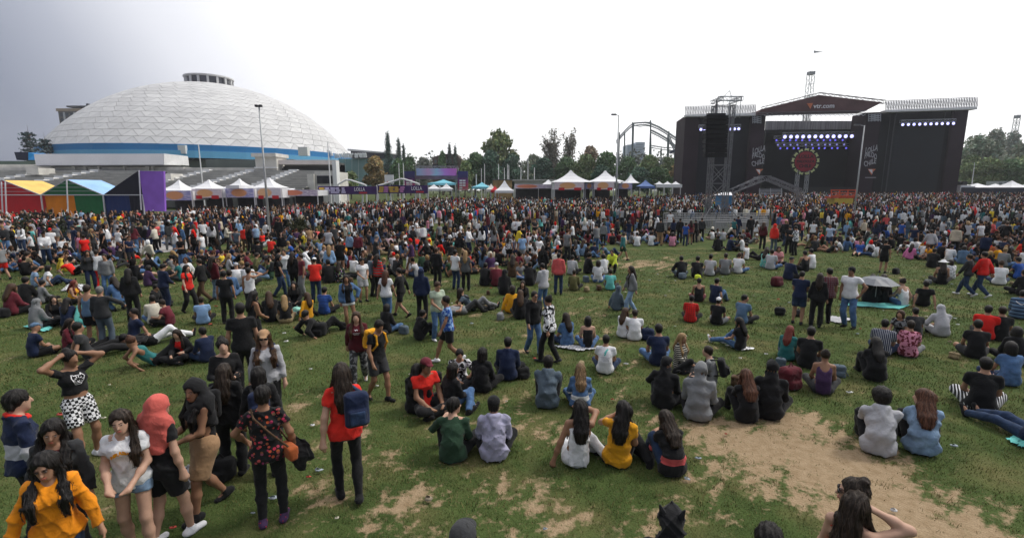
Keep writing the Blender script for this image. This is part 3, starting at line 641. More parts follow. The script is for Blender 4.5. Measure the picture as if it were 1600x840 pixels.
for i, (x, y0, y1, d, lab) in enumerate(((310, 226, 290, 72, 'thin white pole in front of the grandstand'), (752, 263, 282, 100, ''), (757, 256, 282, 100, ''), (779, 256, 282, 100, ''), (788, 262, 282, 100, ''), (793, 256, 282, 100, ''), (795, 258, 282, 100, ''), (814, 263, 282, 100, ''), (825, 248, 284, 100, 'tallest of the white flag poles in front of the trees'), (835, 262, 282, 100, ''), (512, 222, 296, 71, 'thin white pole beside the arena sign'), (623, 255, 282, 92, ''), (630, 255, 285, 92, ''), (744, 272, 296, 86, ''))):
    a = at(x, y0, d); g = float(ground_z(0, d))
    t_ = thing('flag_pole', lab or 'bare white flag pole before the trees, %s from the left' % {1: 'second', 2: 'third', 3: 'fourth', 4: 'fifth', 5: 'sixth', 6: 'seventh', 7: 'eighth', 9: 'last', 11: 'ninth', 12: 'tenth', 13: 'first'}.get(i, 'next'), 'pole', (a.x, d, g), group='white flag poles')
    MB().bar((a.x, d, g), (a.x, d, a.z), .09, .07, 6).build('pole', M_white, t_); MB().box((a.x-.13, d-.13, g), (a.x+.13, d+.13, g+.3)).build('base', M_steel, t_)
# ================================================================ MAIN STAGE
SF, SX, SN = plane_frame(at(1070, 298, 103), at(1512, 298, 96))
GZ = 1.7; UP = Vector((0, 0, 1)); syaw = math.atan2(SX.y, SX.x)
M_black = mat('black_scrim', (.008, .011, .014), .9, .25, .25, .1, 2); M_blue = mat('stage_wall', (.008, .010, .017), .9, .2, .2); M_plum = mat('plum_banner', (.026, .014, .022), .85, .3, .25)
M_brown = mat('roof_canvas', (.12, .062, .062), .8, .25, .35); M_curt = mat('grey_curtain', (.30, .30, .32), .9, .35, .7, stretch=(4, 4, .1)); M_lamp = mat('stage_lamp_glow', (.6, .6, 1), .4, 0, emit=(.50, .50, 1.0), estr=1.5); M_lampb = mat('stage_lamp_blue', (.2, .2, .9), .4, 0, emit=(.14, .12, .8), estr=.8)
base = SF(1290, 298); base.z = GZ
st = thing('main_stage', 'huge black festival stage with brown gabled roof and rows of blue lights', 'stage', tuple(base))
def spoly(name, pix, m, off=0, depth=1.0, parent=None):
    return MB().prism([SF(x, y, off) for x, y in pix], SN*depth).build(name, m, parent or st)
def gnd(px, py, off=0): p = SF(px, py, off); p.z = GZ; return p
def panel(name, xa, ya, xb, yb, m, off=0, depth=1.0, gap=.0):      # vertical panel from the ground to the seen top edge
    A_ = SF(xa, ya, off); B_ = SF(xb, yb, off); a0 = A_.copy(); a0.z = GZ; b0 = B_.copy(); b0.z = GZ
    return MB().prism([a0, b0, B_, A_], SN*depth).build(name, m, st)
panel('side_cover', 1071, 181, 1094, 181, M_plum, 0, 9); panel('wing_wall', 1094.4, 181, 1175, 179, M_blue, .6, 8)
panel('tower_cover', 1175.4, 176, 1197, 176, M_plum, -.6, 5)
panel('side_cover', 1491, 171, 1514, 170, M_plum, 0, 9); panel('wing_wall', 1378, 175, 1490.6, 171, M_black, .6, 8)
panel('tower_cover', 1354, 176, 1377.6, 175, M_plum, -.6, 5)
for i, (xa, xb) in enumerate(((1399, 1401), (1392, 1393), (1477, 1478), (1120, 1121))): panel('seam_batten', xa, 176, xb, 176, mat('seam_grey', (.06, .065, .07), .8, .1), .45, .12)
panel('back_wall', 1197.4, 203, 1353.6, 202, M_black, 7, 1)
panel('video_wall', 1400, 196, 1478, 193, mat('video_wall', (.011, .015, .020), .7, .15, .3), .4, .15)
# pleated grey back curtain strips
for i in range(34):
    x0 = 1198+i*138/34; x1 = x0+138/34*.86; A_ = SF(x0, 189, 6.5); B_ = SF(x1, 189, 6.5); lo = SF(x0, 206, 6.5).z-.4*random.random()
    MB().prism([(A_.x, A_.y, lo), (B_.x, B_.y, lo), B_, A_], SN*(.2+.3*(i % 2))).build('curtain', M_curt, st)
panel('deck', 1197, 292, 1354, 292, mat('stage_deck', (.03, .03, .032)), 0.2, 6.6)
panel('upper_valance', 1197.2, 189.5, 1354, 189, M_black, 9, .4).hide_render = False
st_vis = spoly('upper_border', [(1197, 203), (1354, 202), (1354, 208), (1197, 209)], M_black, 6.2, .3)
# roof: two slopes with a thick front
def roofpart(name, pix, off, depth, m): return spoly(name, pix, m, off, depth)
roofpart('roof_canvas', [(1183, 179), (1190, 170.5), (1280, 148.5), (1280, 175), (1230, 176.5)], -2, 3.2, M_brown)
roofpart('roof_canvas', [(1280, 148.5), (1379, 160), (1352, 173.5), (1280, 175)], -2, 3.2, M_brown)
rt = MB()
truss(rt, SF(1183, 178, -2.4), SF(1354, 175, -2.4), .45, 1.3, .05); truss(rt, SF(1190, 170, -1), SF(1280, 147.5, -1), .6, 1.5, .06); truss(rt, SF(1280, 147.5, -1), SF(1382, 159.5, -1), .6, 1.5, .06)
rt.build('roof_truss', mat('roof_truss_grey', (.16, .15, .155), .5, .1, 2, metal=.3), st)
zz = MB()
for i in range(22):
    x0 = 1192+i*7.3; zz.bar(SF(x0, 178.5, -2.2), SF(x0+3.6, 180.8, -2.2), .07).bar(SF(x0+3.6, 180.8, -2.2), SF(x0+7.3, 178.2, -2.2), .07)
zz.build('lacing', M_lsteel, st)
for x in (1256, 1260, 1264): MB().bar(SF(x, 177, 5), SF(x, 190, 5), .12).build('hanging_strut', M_steel, st)
# wing tops: white beam, glazed-looking scaffold fascia
for (x0, y0, x1, y1, yb0, yb1) in ((1071, 166.5, 1181, 164, 179, 176.5), (1384, 158, 1527, 152, 172, 166.5)):
    spoly('white_beam', [(x0, yb0), (x1, yb1), (x1, yb1+4.2), (x0, yb0+3.2)], M_white, -.9, 1.6)
    mb = MB(); n_ = 9
    for k in range(7):
        t = k/6; mb.bar(SF(x0, y0+(yb0-1-y0)*t, -.8), SF(x1, y1+(yb1-1-y1)*t, -.8), .07)
        mb.bar(SF(x0, y0+(yb0-1-y0)*t, .8), SF(x1, y1+(yb1-1-y1)*t, .8), .07)
    m_ = int((x1-x0)/4)
    for k in range(m_+1):
        t = k/m_; xx = x0+(x1-x0)*t
        for o_ in (-.8, .8): mb.bar(SF(xx, y0+(y1-y0)*t, o_), SF(xx, yb0+(yb1-yb0)*t, o_), .06)
        if k < m_: t2 = (k+1)/m_; mb.bar(SF(xx, y0+(y1-y0)*t, -.8), SF(x0+(x1-x0)*t2, yb0+(yb1-yb0)*t2, -.8), .05)
    mb.build('scaffold_fascia', mat('scaffold_pale', (.62, .60, .60), .5, .2, 1.0), st)
for xs, y in (((1189, 1184, 1179, 1176), 181), ((1357, 1362, 1367, 1372, 1376), 178)):
    mb = MB()
    for k in range(7): mb.bar(SF(xs[0] if k % 2 else xs[-1], y+k*1.6, -1.2), SF(xs[-1] if k % 2 else xs[0], y+k*1.6+1.6, -1.2), .09)
    for x in xs: mb.bar(SF(x, y, -1.2), SF(x, y+12, -1.2), .07)
    mb.build('tower_truss', M_steel, st)
# lighting rows: bar + lamps
def lamps(xs, ya, yb, off, r, glow=M_lamp, bar=True, parent=None):
    n_ = len(xs)
    if bar:
        mb = MB(); truss(mb, SF(xs[0]-3, ya-5, off), SF(xs[-1]+3, yb-5, off), .5, .8, .05); mb.build('lamp_bar', M_steel, st)
    for i, x in enumerate(xs):
        p = SF(x, ya+(yb-ya)*i/max(1, n_-1), off)
        h = MB().bar(p-SN*.1, p+SN*.5, r*1.25, r*.8, 8).bar(p+SN*.3, p+SN*.3+UP*.7, .05).build('stage_lamp', M_dark, st)
        l_ = Vector(st.location)+Vector(h.location)
        lens = MB().ring((0, 0, 0), [(.001, .25*r), (r*.75, .18*r), (r*1.05, 0)], 8); me = lens.mesh('lens', glow)
        o = link('lens', me, h, p-SN*.12-Vector(st.location), (math.pi/2, 0, syaw))
lamps([1095, 1101, 1141, 1147.5, 1154], 202.5, 201.5, -.6, .28); lamps([1410+8.8*i for i in range(10)], 195, 193, -.6, .27)
lamps([1226+9.5*i for i in range(12)], 214, 213, 3, .36)
rr = random.Random(4)
for row, y in enumerate((219.5, 226.5, 232)):
    lamps([1214+row*2+10.2*i+rr.uniform(-2, 2) for i in range(11)], y, y-.5, 4+row*.4, .2, M_lampb if row != 1 else mat('stage_lamp_dim', (.3, .3, .8), .4, 0, emit=(.3, .3, .7), estr=.5))
# round emblem
em = thing('round_emblem', 'round red emblem with an ornate yellow-green rim standing at the centre of the stage', 'emblem', tuple(SF(1258, 253, -1.5)))
ec = SF(1258, 252.5, -1.5); er = (SF(1258, 231.5, -1.5)-ec).length
def disc(name, r0, r1, m, off, n=32, parent=em):
    mb = MB(); vs = []
    for k in range(n):
        t = 2*math.pi*k/n
        for r_ in ((r0, r1) if r0 > 0 else (r1,)): vs.append(ec+SX*(r_*math.cos(t))+UP*(r_*math.sin(t))-SN*off)
    if r0 > 0: mb.add(vs, [(2*k, 2*k+1, 2*((k+1) % n)+1, 2*((k+1) % n)) for k in range(n)])
    else: mb.prism(vs, SN*.25)
    return mb.build(name, m, parent)
disc('backing', 0, er*1.03, mat('emblem_dark', (.02, .022, .02), .7), .0); disc('red_disc', 0, er*.74, mat('emblem_red', (.28, .016, .034), .7, .25, 1.2), .15)
M_lime = mat('emblem_lime', (.55, .60, .28), .7, .2, 1.5)
for k in range(13):
    t = 2*math.pi*k/13+.1; pts = []
    for r_, dt in ((.80, -.17), (.99, -.14), (.96, 0), (1.0, .13), (.81, .18), (.86, .02)): pts.append(ec+SX*(er*r_*math.cos(t+dt))+UP*(er*r_*math.sin(t+dt))-SN*.18)
    MB().prism(pts, SN*.12).build('rim_ornament', M_lime, em)
for tx, dy, s_ in (('LOLLA', .36, .36), ('PALOOZA', .0, .27), ('CHILE', -.34, .33)):
    tm = text_mesh(tx, er*s_, .03, .03, 'CENTER', mat('emblem_letter', (.035, .006, .01), .7)); link('lettering', tm, em, (ec+UP*(er*dy)-SN*.19)-Vector(em.location), (math.pi/2, 0, syaw))
lg = MB()
for x in (1247, 1262): a = SF(x, 265, -1.3); truss(lg, a, (a.x, a.y, GZ), .5, .8, .05)
lg.build('support', M_steel, em)
# banners with swirling lettering on the two towers
for x0, x1, y0, y1, w in ((1174, 1196, 229, 259, 'the left tower of the stage'), (1350, 1371, 228, 259, 'the right tower of the stage')):
    c = SF((x0+x1)/2, (y0+y1)/2, -.75); bn = thing('tower_banner', 'white swirling block lettering and a small orange mark on '+w, 'banner', tuple(c))
    hh = (SF(x0, y0, -.75)-SF(x0, y1, -.75)).length; ww = (SF(x0, y0, -.75)-SF(x1, y0, -.75)).length*.9
    for i, (tx, f) in enumerate((('LOLLA', .30), ('PALOO', .28), ('ZA', .0), ('CHILE', .27))):
        if not f: continue
        tm = text_mesh(tx, 1.0, .012, .02, 'CENTER', mat('banner_print', (.40, .40, .42), .7, .25, 2)); xs = [v.co.x for v in tm.vertices]; ysx = [v.co.y for v in tm.vertices]
        for v in tm.vertices:
            u_ = v.co.x/(max(xs)-min(xs)); v.co.x = u_*ww; v.co.y = v.co.y/(max(ysx)-min(ysx))*hh*f*1.0+.28*math.sin(u_*5+i*2)
        link('lettering', tm, bn, UP*(hh*(.32-.32*min(i, 2)-.0 if i < 3 else -.34))-SN*(.03), (math.pi/2, 0, syaw))
    mk = SF((x0+x1)/2+1, 268, -.78); mb = MB(); mb.prism([mk+SX*(-.7)+UP*.5, mk+SX*.8+UP*.5, mk+SX*.35+UP*.0, mk+SX*.1-UP*.7], SN*.03); mb.build('orange_mark', mat('orange_print', (.62, .20, .10)), bn)
    MB().prism([mk+SX*(-.6)+UP*(.42)-SN*.02, mk+SX*.15+UP*.42-SN*.02, mk+SX*.25-UP*.5-SN*.02], SN*.02).build('white_mark', M_wht, bn)
    MB().prism([mk-SX*1-UP*1.1, mk+SX*1-UP*1.1, mk+SX*1-UP*1.28, mk-SX*1-UP*1.28], SN*.03).build('caption', mat('caption_grey', (.30, .29, .30)), bn)
# roof sign
c = SF(1281, 166, -2.12); rs = thing('roof_sign', 'white vtr.com lettering with a small orange mark on the brown stage roof', 'sign', tuple(c))
tm = text_mesh('vtr.com', 2.2, .03, .03, 'CENTER', M_wht); o = link('lettering', tm, rs, SX*.75-SN*.05, (math.pi/2, 0, syaw)); s_ = (SF(1302, 166)-SF(1270, 166)).length/(max(v.co.x for v in tm.vertices)-min(v.co.x for v in tm.vertices)); o.scale = (s_, s_, 1)
mk = SF(1265, 165.5, -2.15); MB().prism([mk-SX*.55+UP*.5, mk+SX*.6+UP*.5, mk+SX*.2-UP*.6], SN*.03).build('mark', mat('orange_print', (.62, .20, .10)), rs)
# ================================================================ DELAY TOWER with line array
TD = 46.0; tc_ = at(1119, 320, TD); gx = tc_.x; tg = float(ground_z(0, TD)); ttop = at(1119, 155, TD).z
dt = thing('speaker_tower', 'slim scaffold tower carrying a tall black speaker array in front of the left stage wing', 'tower', (gx, TD, tg))
for dx in (-.75, .85):
    for dy in (-.35, .5):
        lm = MB(); truss(lm, (gx+dx, TD+dy, tg+.2), (gx+dx, TD+dy, ttop-.5), .17, .6, .026); lm.build('leg', mat('tower_alu', (.20, .20, .21), .5, .1, 3, metal=.3), dt)
for z in (tg+2.6, tg+4.3, tg+6.0, ttop-2.5, ttop-.6):
    mb = MB()
    for (ax, ay, bx, by) in ((-.75, -.35, .85, -.35), (-.75, .5, .85, .5), (-.75, -.35, -.75, .5), (.85, -.35, .85, .5)): mb.bar((gx+ax, TD+ay, z), (gx+bx, TD+by, z), .05)
    mb.build('rail', mat('tower_alu', (.4, .4, .4)), dt)
mb = MB()
for z0, z1 in ((tg+.3, tg+2.6), (tg+2.6, tg+4.3), (tg+4.3, tg+6)):
    for dy in (-.35, .5): mb.bar((gx-.75, TD+dy, z0), (gx+.85, TD+dy, z1), .035).bar((gx+.85, TD+dy, z0), (gx-.75, TD+dy, z1), .035)
for dx in (-1.0, 1.1): mb.bar((gx+dx*2.2, TD-1.6, tg+.1), (gx+dx*.75, TD-.7, tg+2.2), .04)
tag(mb.build('brace', mat('tower_alu', (.4, .4, .4)), dt), kind='stuff')
mb = MB(); truss(mb, (gx-.8, TD-1.5, ttop-.2), (gx-.8, TD+.8, ttop-.2), .28, .5, .03); truss(mb, (gx+.85, TD-1.5, ttop-.2), (gx+.85, TD+.8, ttop-.2), .28, .5, .03); truss(mb, (gx-1.0, TD-1.4, ttop-.2), (gx+1.1, TD-1.4, ttop-.2), .35, .5, .03)
for dx in (-.9, -.4, .2, .8, 1.2): mb.bar((gx+dx, TD-.9, ttop-1.8), (gx+dx, TD-.9, ttop+.1), .03)
mb.bar((gx-.3, TD, ttop-.1), (gx+.5, TD, ttop+.75), .03).bar((gx+.5, TD, ttop+.75), (gx+.8, TD, ttop), .03); mb.build('top_rig', M_steel, dt)
a0 = at(1101, 181, TD-1.35); a1 = at(1130, 247, TD-1.35)
arr = thing('speaker_array', 'tall black hanging speaker array on the slim scaffold tower', 'speaker', ((a0.x+a1.x)/2, TD-1.3, a1.z))
NA = 9
for k in range(NA):
    z1 = a0.z+(a1.z-a0.z)*k/NA; z0 = a0.z+(a1.z-a0.z)*(k+1)/NA; off = -.35*(k/NA)**2
    b_ = MB().prism([(a0.x, TD-1.9+off, z0+.02), (a0.x, TD-1.85+off, z1-.02), (a0.x, TD-1.15+off, z1-.06), (a0.x, TD-1.15+off, z0+.06)], (a1.x-a0.x, 0, 0)).build('cabinet', mat('speaker_black', (.010, .010, .011), .75, .2, 2), arr)
    MB().box((a0.x+.12, TD-1.93+off, z0+.07), (a1.x-.12, TD-1.9+off, z1-.07)).build('grille', mat('speaker_grille', (.016, .016, .017), .9, .3, 20), b_)
MB().box((a0.x+.2, TD-1.7, a0.z), (a1.x-.2, TD-1.2, a0.z+.18)).bar(((a0.x+a1.x)/2, TD-1.4, a0.z+.1), ((a0.x+a1.x)/2, TD-1.4, ttop-.3), .05).build('flying_frame', M_dark, arr)
# crowd barriers round the tower foot
def barrier_mesh():
    f = MB(); f.path([(-1.1, 0, .12), (-1.1, 0, 1.15), (1.1, 0, 1.15), (1.1, 0, .12), (-1.1, 0, .12)], .032, 6); f.box((-.95, -.3, 0), (-.87, .3, .05)).box((.87, -.3, 0), (.95, .3, .05)); b = MB()
    for i in range(1, 15): x = -1.1+2.2*i/15; b.bar((x, 0, .12), (x, 0, 1.15), .024)
    return f.mesh('frame', mat('barrier_steel', (.32, .32, .33), .5, .1, 3, metal=.1)), b.mesh('bars', mat('barrier_steel', (.5, .5, .5)))
fm, bm_ = barrier_mesh()
def barrier(x, y, rz, lab, h=1.0):
    t_ = thing('crowd_barrier', lab, 'barrier', (x, y, float(ground_z(x, y))), rz, 'steel crowd barriers fencing the speaker tower')
    for n_, m_ in (('frame', fm), ('bars', bm_)): o = link(n_, m_, t_); o.scale = (1, 1, h)
B0 = on_ground(1036, 372); B1 = on_ground(1192, 371)
nb = int((B1.x-B0.x)/2.25)+1
for rowi, (yy, sgn, hh) in enumerate(((B0.y+1.5, 'front', 1.0), (B0.y+3.2, 'second', 1.05), (B0.y+5.5, 'third', 1.1), (B0.y+8, 'fourth', 1.15), (B0.y+10.5, 'back', 1.2))):
    s_ = yy/B0.y; m_ = int(round((B1.x-B0.x)*s_/2.25))
    for k in range(m_):
        if rowi == 0 and k in (1,): continue
        x = B0.x*s_+(k+.5)*(B1.x-B0.x)*s_/m_
        barrier(x, yy+random.uniform(-.1, .1), random.uniform(-.05, .05), 'steel crowd barrier, %s from the left in the %s row at the speaker tower' % (('first', 'second', 'third', 'fourth', 'fifth', 'sixth', 'seventh')[k], sgn), hh)
for k in range(4):
    barrier(B0.x+.35+k*.45, B0.y+2.7+k*2.3, R(90-11), 'steel crowd barrier, %s from the front on the left side of the enclosure' % ('first', 'second', 'third', 'fourth')[k], 1.05); barrier(B1.x+.3+k*.55, B0.y+2.7+k*2.3, R(90-14), 'steel crowd barrier, %s from the front on the right side of the enclosure' % ('first', 'second', 'third', 'fourth')[k], 1.05)
# low gabled truss frame in front of the stage
GD = 66.0; gq = lambda x, y, o=0: at(x, y, GD+o)
gt = thing('truss_gable', 'low gabled aluminium truss frame in front of the stage between tower and emblem', 'frame', tuple(Vector((gq(1195, 300).x, GD, float(ground_z(0, GD))))))
for n_, a, b in (('rafter', gq(1143, 299), gq(1188, 279)), ('rafter', gq(1200, 279), gq(1246, 298)), ('rafter', gq(1160, 292, 5), gq(1196, 278, 5)), ('rafter', gq(1205, 280, 5), gq(1250, 298, 5))):
    mb = MB(); truss(mb, a, b, .62, .75, .05); mb.build(n_, mat('tower_alu', (.4, .4, .4)), gt)
mb = MB(); truss(mb, gq(1186, 278.5), gq(1203, 278.5), .62, .7, .05); mb.build('ridge', mat('tower_alu', (.4, .4, .4)), gt)
for x, y in ((1143, 299), (1246, 298), (1252, 297)):
    a = gq(x, y, 0 if x < 1250 else 5); mb = MB(); truss(mb, a, (a.x, a.y, float(ground_z(0, GD))), .5, .7, .045); mb.build('leg', mat('tower_alu', (.4, .4, .4)), gt)
mb = MB()
for k in range(4): mb.bar(gq(1186, 296+k*2.2, -2), gq(1222, 296+k*2.2, -2), .06)
for x in (1187, 1204, 1221): mb.bar(gq(x, 294, -2), gq(x, 306, -2), .05)
mb.build('side_rail', M_steel, gt)
# orange railed platform, small canopy, work boxes
ow = thing('platform_lift', 'orange railed lift platform with a yellow base in the crowd before the stage', 'lift', tuple(Vector((at(1318, 300, 62).x, 62, float(ground_z(0, 62))))))
M_or = mat('orange_paint', (.60, .085, .03), .5, .12, 2); oq = lambda x, y, o=0: at(x, y, 62+o)
mb = MB()
for o_ in (0, 1.6):
    for y in (297, 301.5, 306): mb.bar(oq(1299, y, o_), oq(1337, y, o_), .09)
    for x in (1299, 1312, 1325, 1337): mb.bar(oq(x, 296, o_), oq(x, 310, o_), .07)
    for x in (1299, 1312, 1325): mb.bar(oq(x, 308, o_), oq(x+12, 303, o_), .06)
mb.build('rail', M_or, ow)
MB().box((oq(1300, 306).x, 62.1, oq(1300, 309.5).z), (oq(1336, 306).x, 63.4, oq(1300, 307.0).z)).build('deck', M_or, ow)
MB().box((oq(1305, 306).x, 62, float(ground_z(0, 62))), (oq(1334, 306).x, 63.5, oq(1300, 310).z)).build('base', mat('yellow_paint', (.55, .42, .06), .5, .1, 2), ow)
cn = thing('small_canopy', 'small blue canopy with a white roof in the crowd beside the speaker tower', 'canopy', tuple(Vector((at(1136, 310, 58).x, 58, .9))))
MB().box((at(1129, 310, 58).x, 58, .9), (at(1143.5, 310, 58).x, 60, at(1136, 304.8, 58).z)).build('wall', mat('canopy_blue', (.05, .19, .36), .7, .1, 1), cn)
a = at(1128, 305, 57.8); b = at(1144.5, 305, 57.8); c = at(1136, 300.3, 59)
MB().add([a, b, (b.x, 60.2, b.z), (a.x, 60.2, a.z), (c.x-.5, 59, c.z), (c.x+.5, 59, c.z)], [(0, 1, 5, 4), (1, 2, 5), (2, 3, 4, 5), (3, 0, 4), (3, 2, 1, 0)]).build('roof', M_canvas, cn)
# things right of the stage
for px, py0, py1, w_, d, lab in ((1512, 283, 291, 24, 99, 'white tent at the right foot of the stage'), (1545, 286, 293, 38, 104, 'long low white tent on the right, left of the grey container'), (1572, 287, 293.5, 34, 106, 'low white tent below the grey container'), (1599, 282, 293, 34, 96, 'white tent at the right edge of the photograph')): marquee(px, py0, py1, w_, d, lab)
o_ = thing('site_container', 'pale grey raised container above the white tents right of the stage', 'container', tuple(at(1571, 292, 112)))
MB().box((at(1560, 290, 112).x, 112, at(1560, 290.5, 112).z), (at(1582, 290, 112).x, 115, at(1560, 283, 112).z)).build('body', mat('container_grey', (.34, .37, .38), .6, .15, .7), o_)
for x in (1563, 1571, 1579): MB().box((at(x-2, 288, 112).x, 111.95, at(x, 288.5, 112).z), (at(x+2, 288, 112).x, 112.02, at(x, 285.2, 112).z)).build('window', mat('dim_window', (.12, .14, .15), .3), o_)
for x in (1561, 1581): MB().bar(at(x, 290.5, 113), (at(x, 290, 113).x, 113, 1.7), .1).build('leg', M_steel, o_)
o_ = thing('dark_hoarding', 'low dark blue hoarding running under the white tents right of the stage', 'hoarding', tuple(at(1555, 296, 95)))
MB().box((at(1503, 296, 95).x, 95, 1.6), (at(1680, 296, 95).x, 95.2, at(1503, 292.8, 95).z)).build('board', mat('hoarding_navy', (.025, .03, .05), .7, .2, .5), o_)
o_ = thing('equipment_rack', 'dark equipment block on a white base at the right foot of the stage', 'container', tuple(at(1507, 290, 97)))
MB().box((at(1503, 290, 97).x, 97, at(1503, 289.5, 97).z), (at(1511, 290, 97).x, 98.2, at(1503, 283.5, 97).z)).build('body', M_dark, o_); MB().box((at(1500, 290, 97).x, 96.8, 1.7), (at(1516, 290, 97).x, 98.3, at(1503, 289.7, 97).z)).build('base', M_canvas, o_)
o_ = thing('light_mast', 'thin leaning mast between the stage and the right-hand trees', 'mast', tuple(at(1517, 292, 108))); MB().bar(at(1518.5, 288, 108), at(1523, 254, 108), .1, .05, 6).build('pole', M_lsteel, o_); MB().box(tuple(at(1518.5, 292, 108)-Vector((.3, .3, 0))), tuple(at(1518.5, 288, 108)+Vector((.3, .3, 0)))).build('base', M_steel, o_)
# ================================================================ TREES
M_bark = mat('bark', (.10, .078, .058), .95, .3, 6, .4, 20)
def leafmat(name, c): return mat('leaf_'+name, c, .75, 0, attr='Col', spec=.2)
M_leaf = leafmat('tree', (1, 1, 1))
def leaf_cloud(pts, size, col, rs, flat=0.0, jit=.25):
    """pts (n,3) -> n leaf clumps of one quad each, random tilt"""
    n = len(pts); a = rs.normal(size=(n, 3)); a /= np.linalg.norm(a, axis=1)[:, None]; b = rs.normal(size=(n, 3)); b[:, 2] *= (1-flat); a[:, 2] *= (1-flat)
    a /= np.linalg.norm(a, axis=1)[:, None]; b -= a*(a*b).sum(1)[:, None]; b /= np.linalg.norm(b, axis=1)[:, None]
    s = (size*rs.uniform(.5, 1.3, n))[:, None]; t = s*rs.uniform(.45, .9, (n, 1))
    V = np.stack([pts-a*s, pts-b*t*.8, pts+a*s, pts+b*t], 1).reshape(-1, 3)
    C = np.repeat(col, 4, 0); return V, np.arange(4*n).reshape(-1, 4), C
def tree_meshes(kind, h, w, col, seed, n=1500):
    rs = np.random.default_rng(seed); tr = MB(); col = np.array(col); P_ = []; T_ = []
    leaf = .021*h+.12
    if kind == 'conifer':
        tr.bar((0, 0, 0), (0, 0, h*.97), .018*h+.05, .02, 7); L_ = 15
        for k in range(L_):
            z = h*(.14+.84*k/L_); r_ = w/2*(1-k/L_)**.9*rs.uniform(.8, 1.2)+.12
            for j in range(7):
                a = rs.uniform(0, 6.28); rr_ = r_*rs.uniform(.6, 1.1); e_ = np.array([rr_*math.cos(a), rr_*math.sin(a), z-rr_*.22]); tr.bar((0, 0, z), e_, .03+.004*h, .01, 3)
                m_ = max(3, int(n/(L_*7)*(.3+1.4*(1-k/L_)))); t = rs.uniform(.15, 1, m_)[:, None]
                P_.append(np.array([0, 0, z])*(1-t)+e_*t+rs.normal(0, 1, (m_, 3))*[.06*w, .06*w, .032*h]); T_.append(np.full(m_, rs.uniform(.6, 1.25)))
        leaf *= .42
    elif kind == 'cedar':
        tr.bar((0, 0, 0), (0, 0, h), .02*h, .02, 7); L_ = 13
        for k in range(L_):
            z = h*(.22+.70*k/L_); r_ = w/2*(1-.82*k/L_)
            for j in range(7):
                a = rs.uniform(0, 6.28); rr_ = r_*rs.uniform(.55, 1.1); e_ = np.array([rr_*math.cos(a), rr_*math.sin(a), z-rr_*rs.uniform(-.15, .2)]); tr.bar((0, 0, z-.02*h), e_, .012*h, .02, 4)
                m_ = max(4, int(n/(L_*5))); t = rs.uniform(.25, 1.05, m_)[:, None]; P_.append(np.array([0, 0, z])*(1-t)+e_*t+rs.normal(0, .05*w, (m_, 3))*[1, 1, .5]); T_.append(np.full(m_, rs.uniform(.6, 1.2)))
        leaf *= .8
    elif kind == 'poplar':
        tr.bar((0, 0, 0), (0, 0, h*.8), .016*h, .03, 6)
        for j in range(34):
            z = h*rs.uniform(.12, .72); a = rs.uniform(0, 6.28); ln = h*rs.uniform(.16, .36); sp_ = w*rs.uniform(.12, .42); e_ = np.array([sp_*math.cos(a), sp_*math.sin(a), min(z+ln, h)]); tr.bar((0, 0, z), e_, .006*h, .015, 4)
            for _ in range(3): f_ = e_*.55+np.array([0, 0, z])*.45; g_ = f_+np.array([rs.normal(0, w*.07), rs.normal(0, w*.07), h*rs.uniform(.05, .13)]); tr.bar(f_, g_, .003*h, .01, 3)
            m_ = int(n/34); t = rs.uniform(.3, 1.05, m_)[:, None]; P_.append(np.array([0, 0, z])*(1-t)+e_*t+rs.normal(0, .05*w, (m_, 3))*[1, 1, 1.6]); T_.append(np.full(m_, rs.uniform(.7, 1.3)))
        leaf *= .55
    else:                                # broad crown
        tr.bar((0, 0, 0), (0, 0, h*.42), .026*h, .016*h, 8); nb = 15 if kind == 'broad' else 20
        for j in range(nb):
            a = 6.28*j/nb*2.4+rs.uniform(-.4, .4); u = (j+.5)/nb; zc = h*(.30+.62*u); rmax = w/2*(math.sin(math.pi*min(1, .18+.80*u)))**.65*(.92 if kind == 'broad' else .85)
            rr_ = rmax*rs.uniform(.25, .78) if u < .9 else rmax*.2
            c = np.array([rr_*math.cos(a), rr_*math.sin(a), zc]); tr.bar((0, 0, h*min(.42, .2+.3*u)), c, .011*h, .003*h, 5)
            rad = np.array([w*.23, w*.23, h*.125])*rs.uniform(.7, 1.2)
            m_ = int(n/nb); q = rs.normal(size=(m_, 3)); q /= np.linalg.norm(q, axis=1)[:, None]; q *= rs.uniform(.35, 1.08, (m_, 1))**.6
            q += .13*np.sin(q[:, [1, 2, 0]]*9+j); P_.append(c+q*rad); T_.append(np.full(m_, rs.uniform(.62, 1.3)))
    P_ = np.concatenate(P_); T_ = np.concatenate(T_); n_ = len(P_)
    C = 4.4*col[None]*np.array([.97, 1, 1.12])*(T_*rs.uniform(.75, 1.25, n_))[:, None]; C[:, 0] *= rs.uniform(.85, 1.25, n_)  # leaves lightened and cooled: distance haze put into their colour
    V, F_, C = leaf_cloud(P_, leaf, C, rs)
    return tr.mesh('trunk', M_bark), npmesh('crown', V, F_, M_leaf, col=C)
TM = {}
def tree(px, top, base_py, wpx, d, kind, col, label, seed, group='trees behind the field', n=1500):
    t = at(px, top, d); g = 1.7 if d > 44 else 0; h = t.z-g; w = wpx/FPX*d*.98
    o = thing({'conifer': 'conifer', 'cedar': 'cedar_tree', 'poplar': 'poplar_tree', 'broad': 'leafy_tree', 'bush': 'leafy_tree'}[kind], label, 'tree', (t.x, d, g), group=group)
    a, b = tree_meshes(kind, h, w, col, seed, n); link('trunk', a, o); link('crown', b, o); return o
G1, G2, G3, G4, G5 = (.030, .050, .020), (.050, .066, .026), (.072, .080, .030), (.085, .066, .028), (.024, .042, .026)
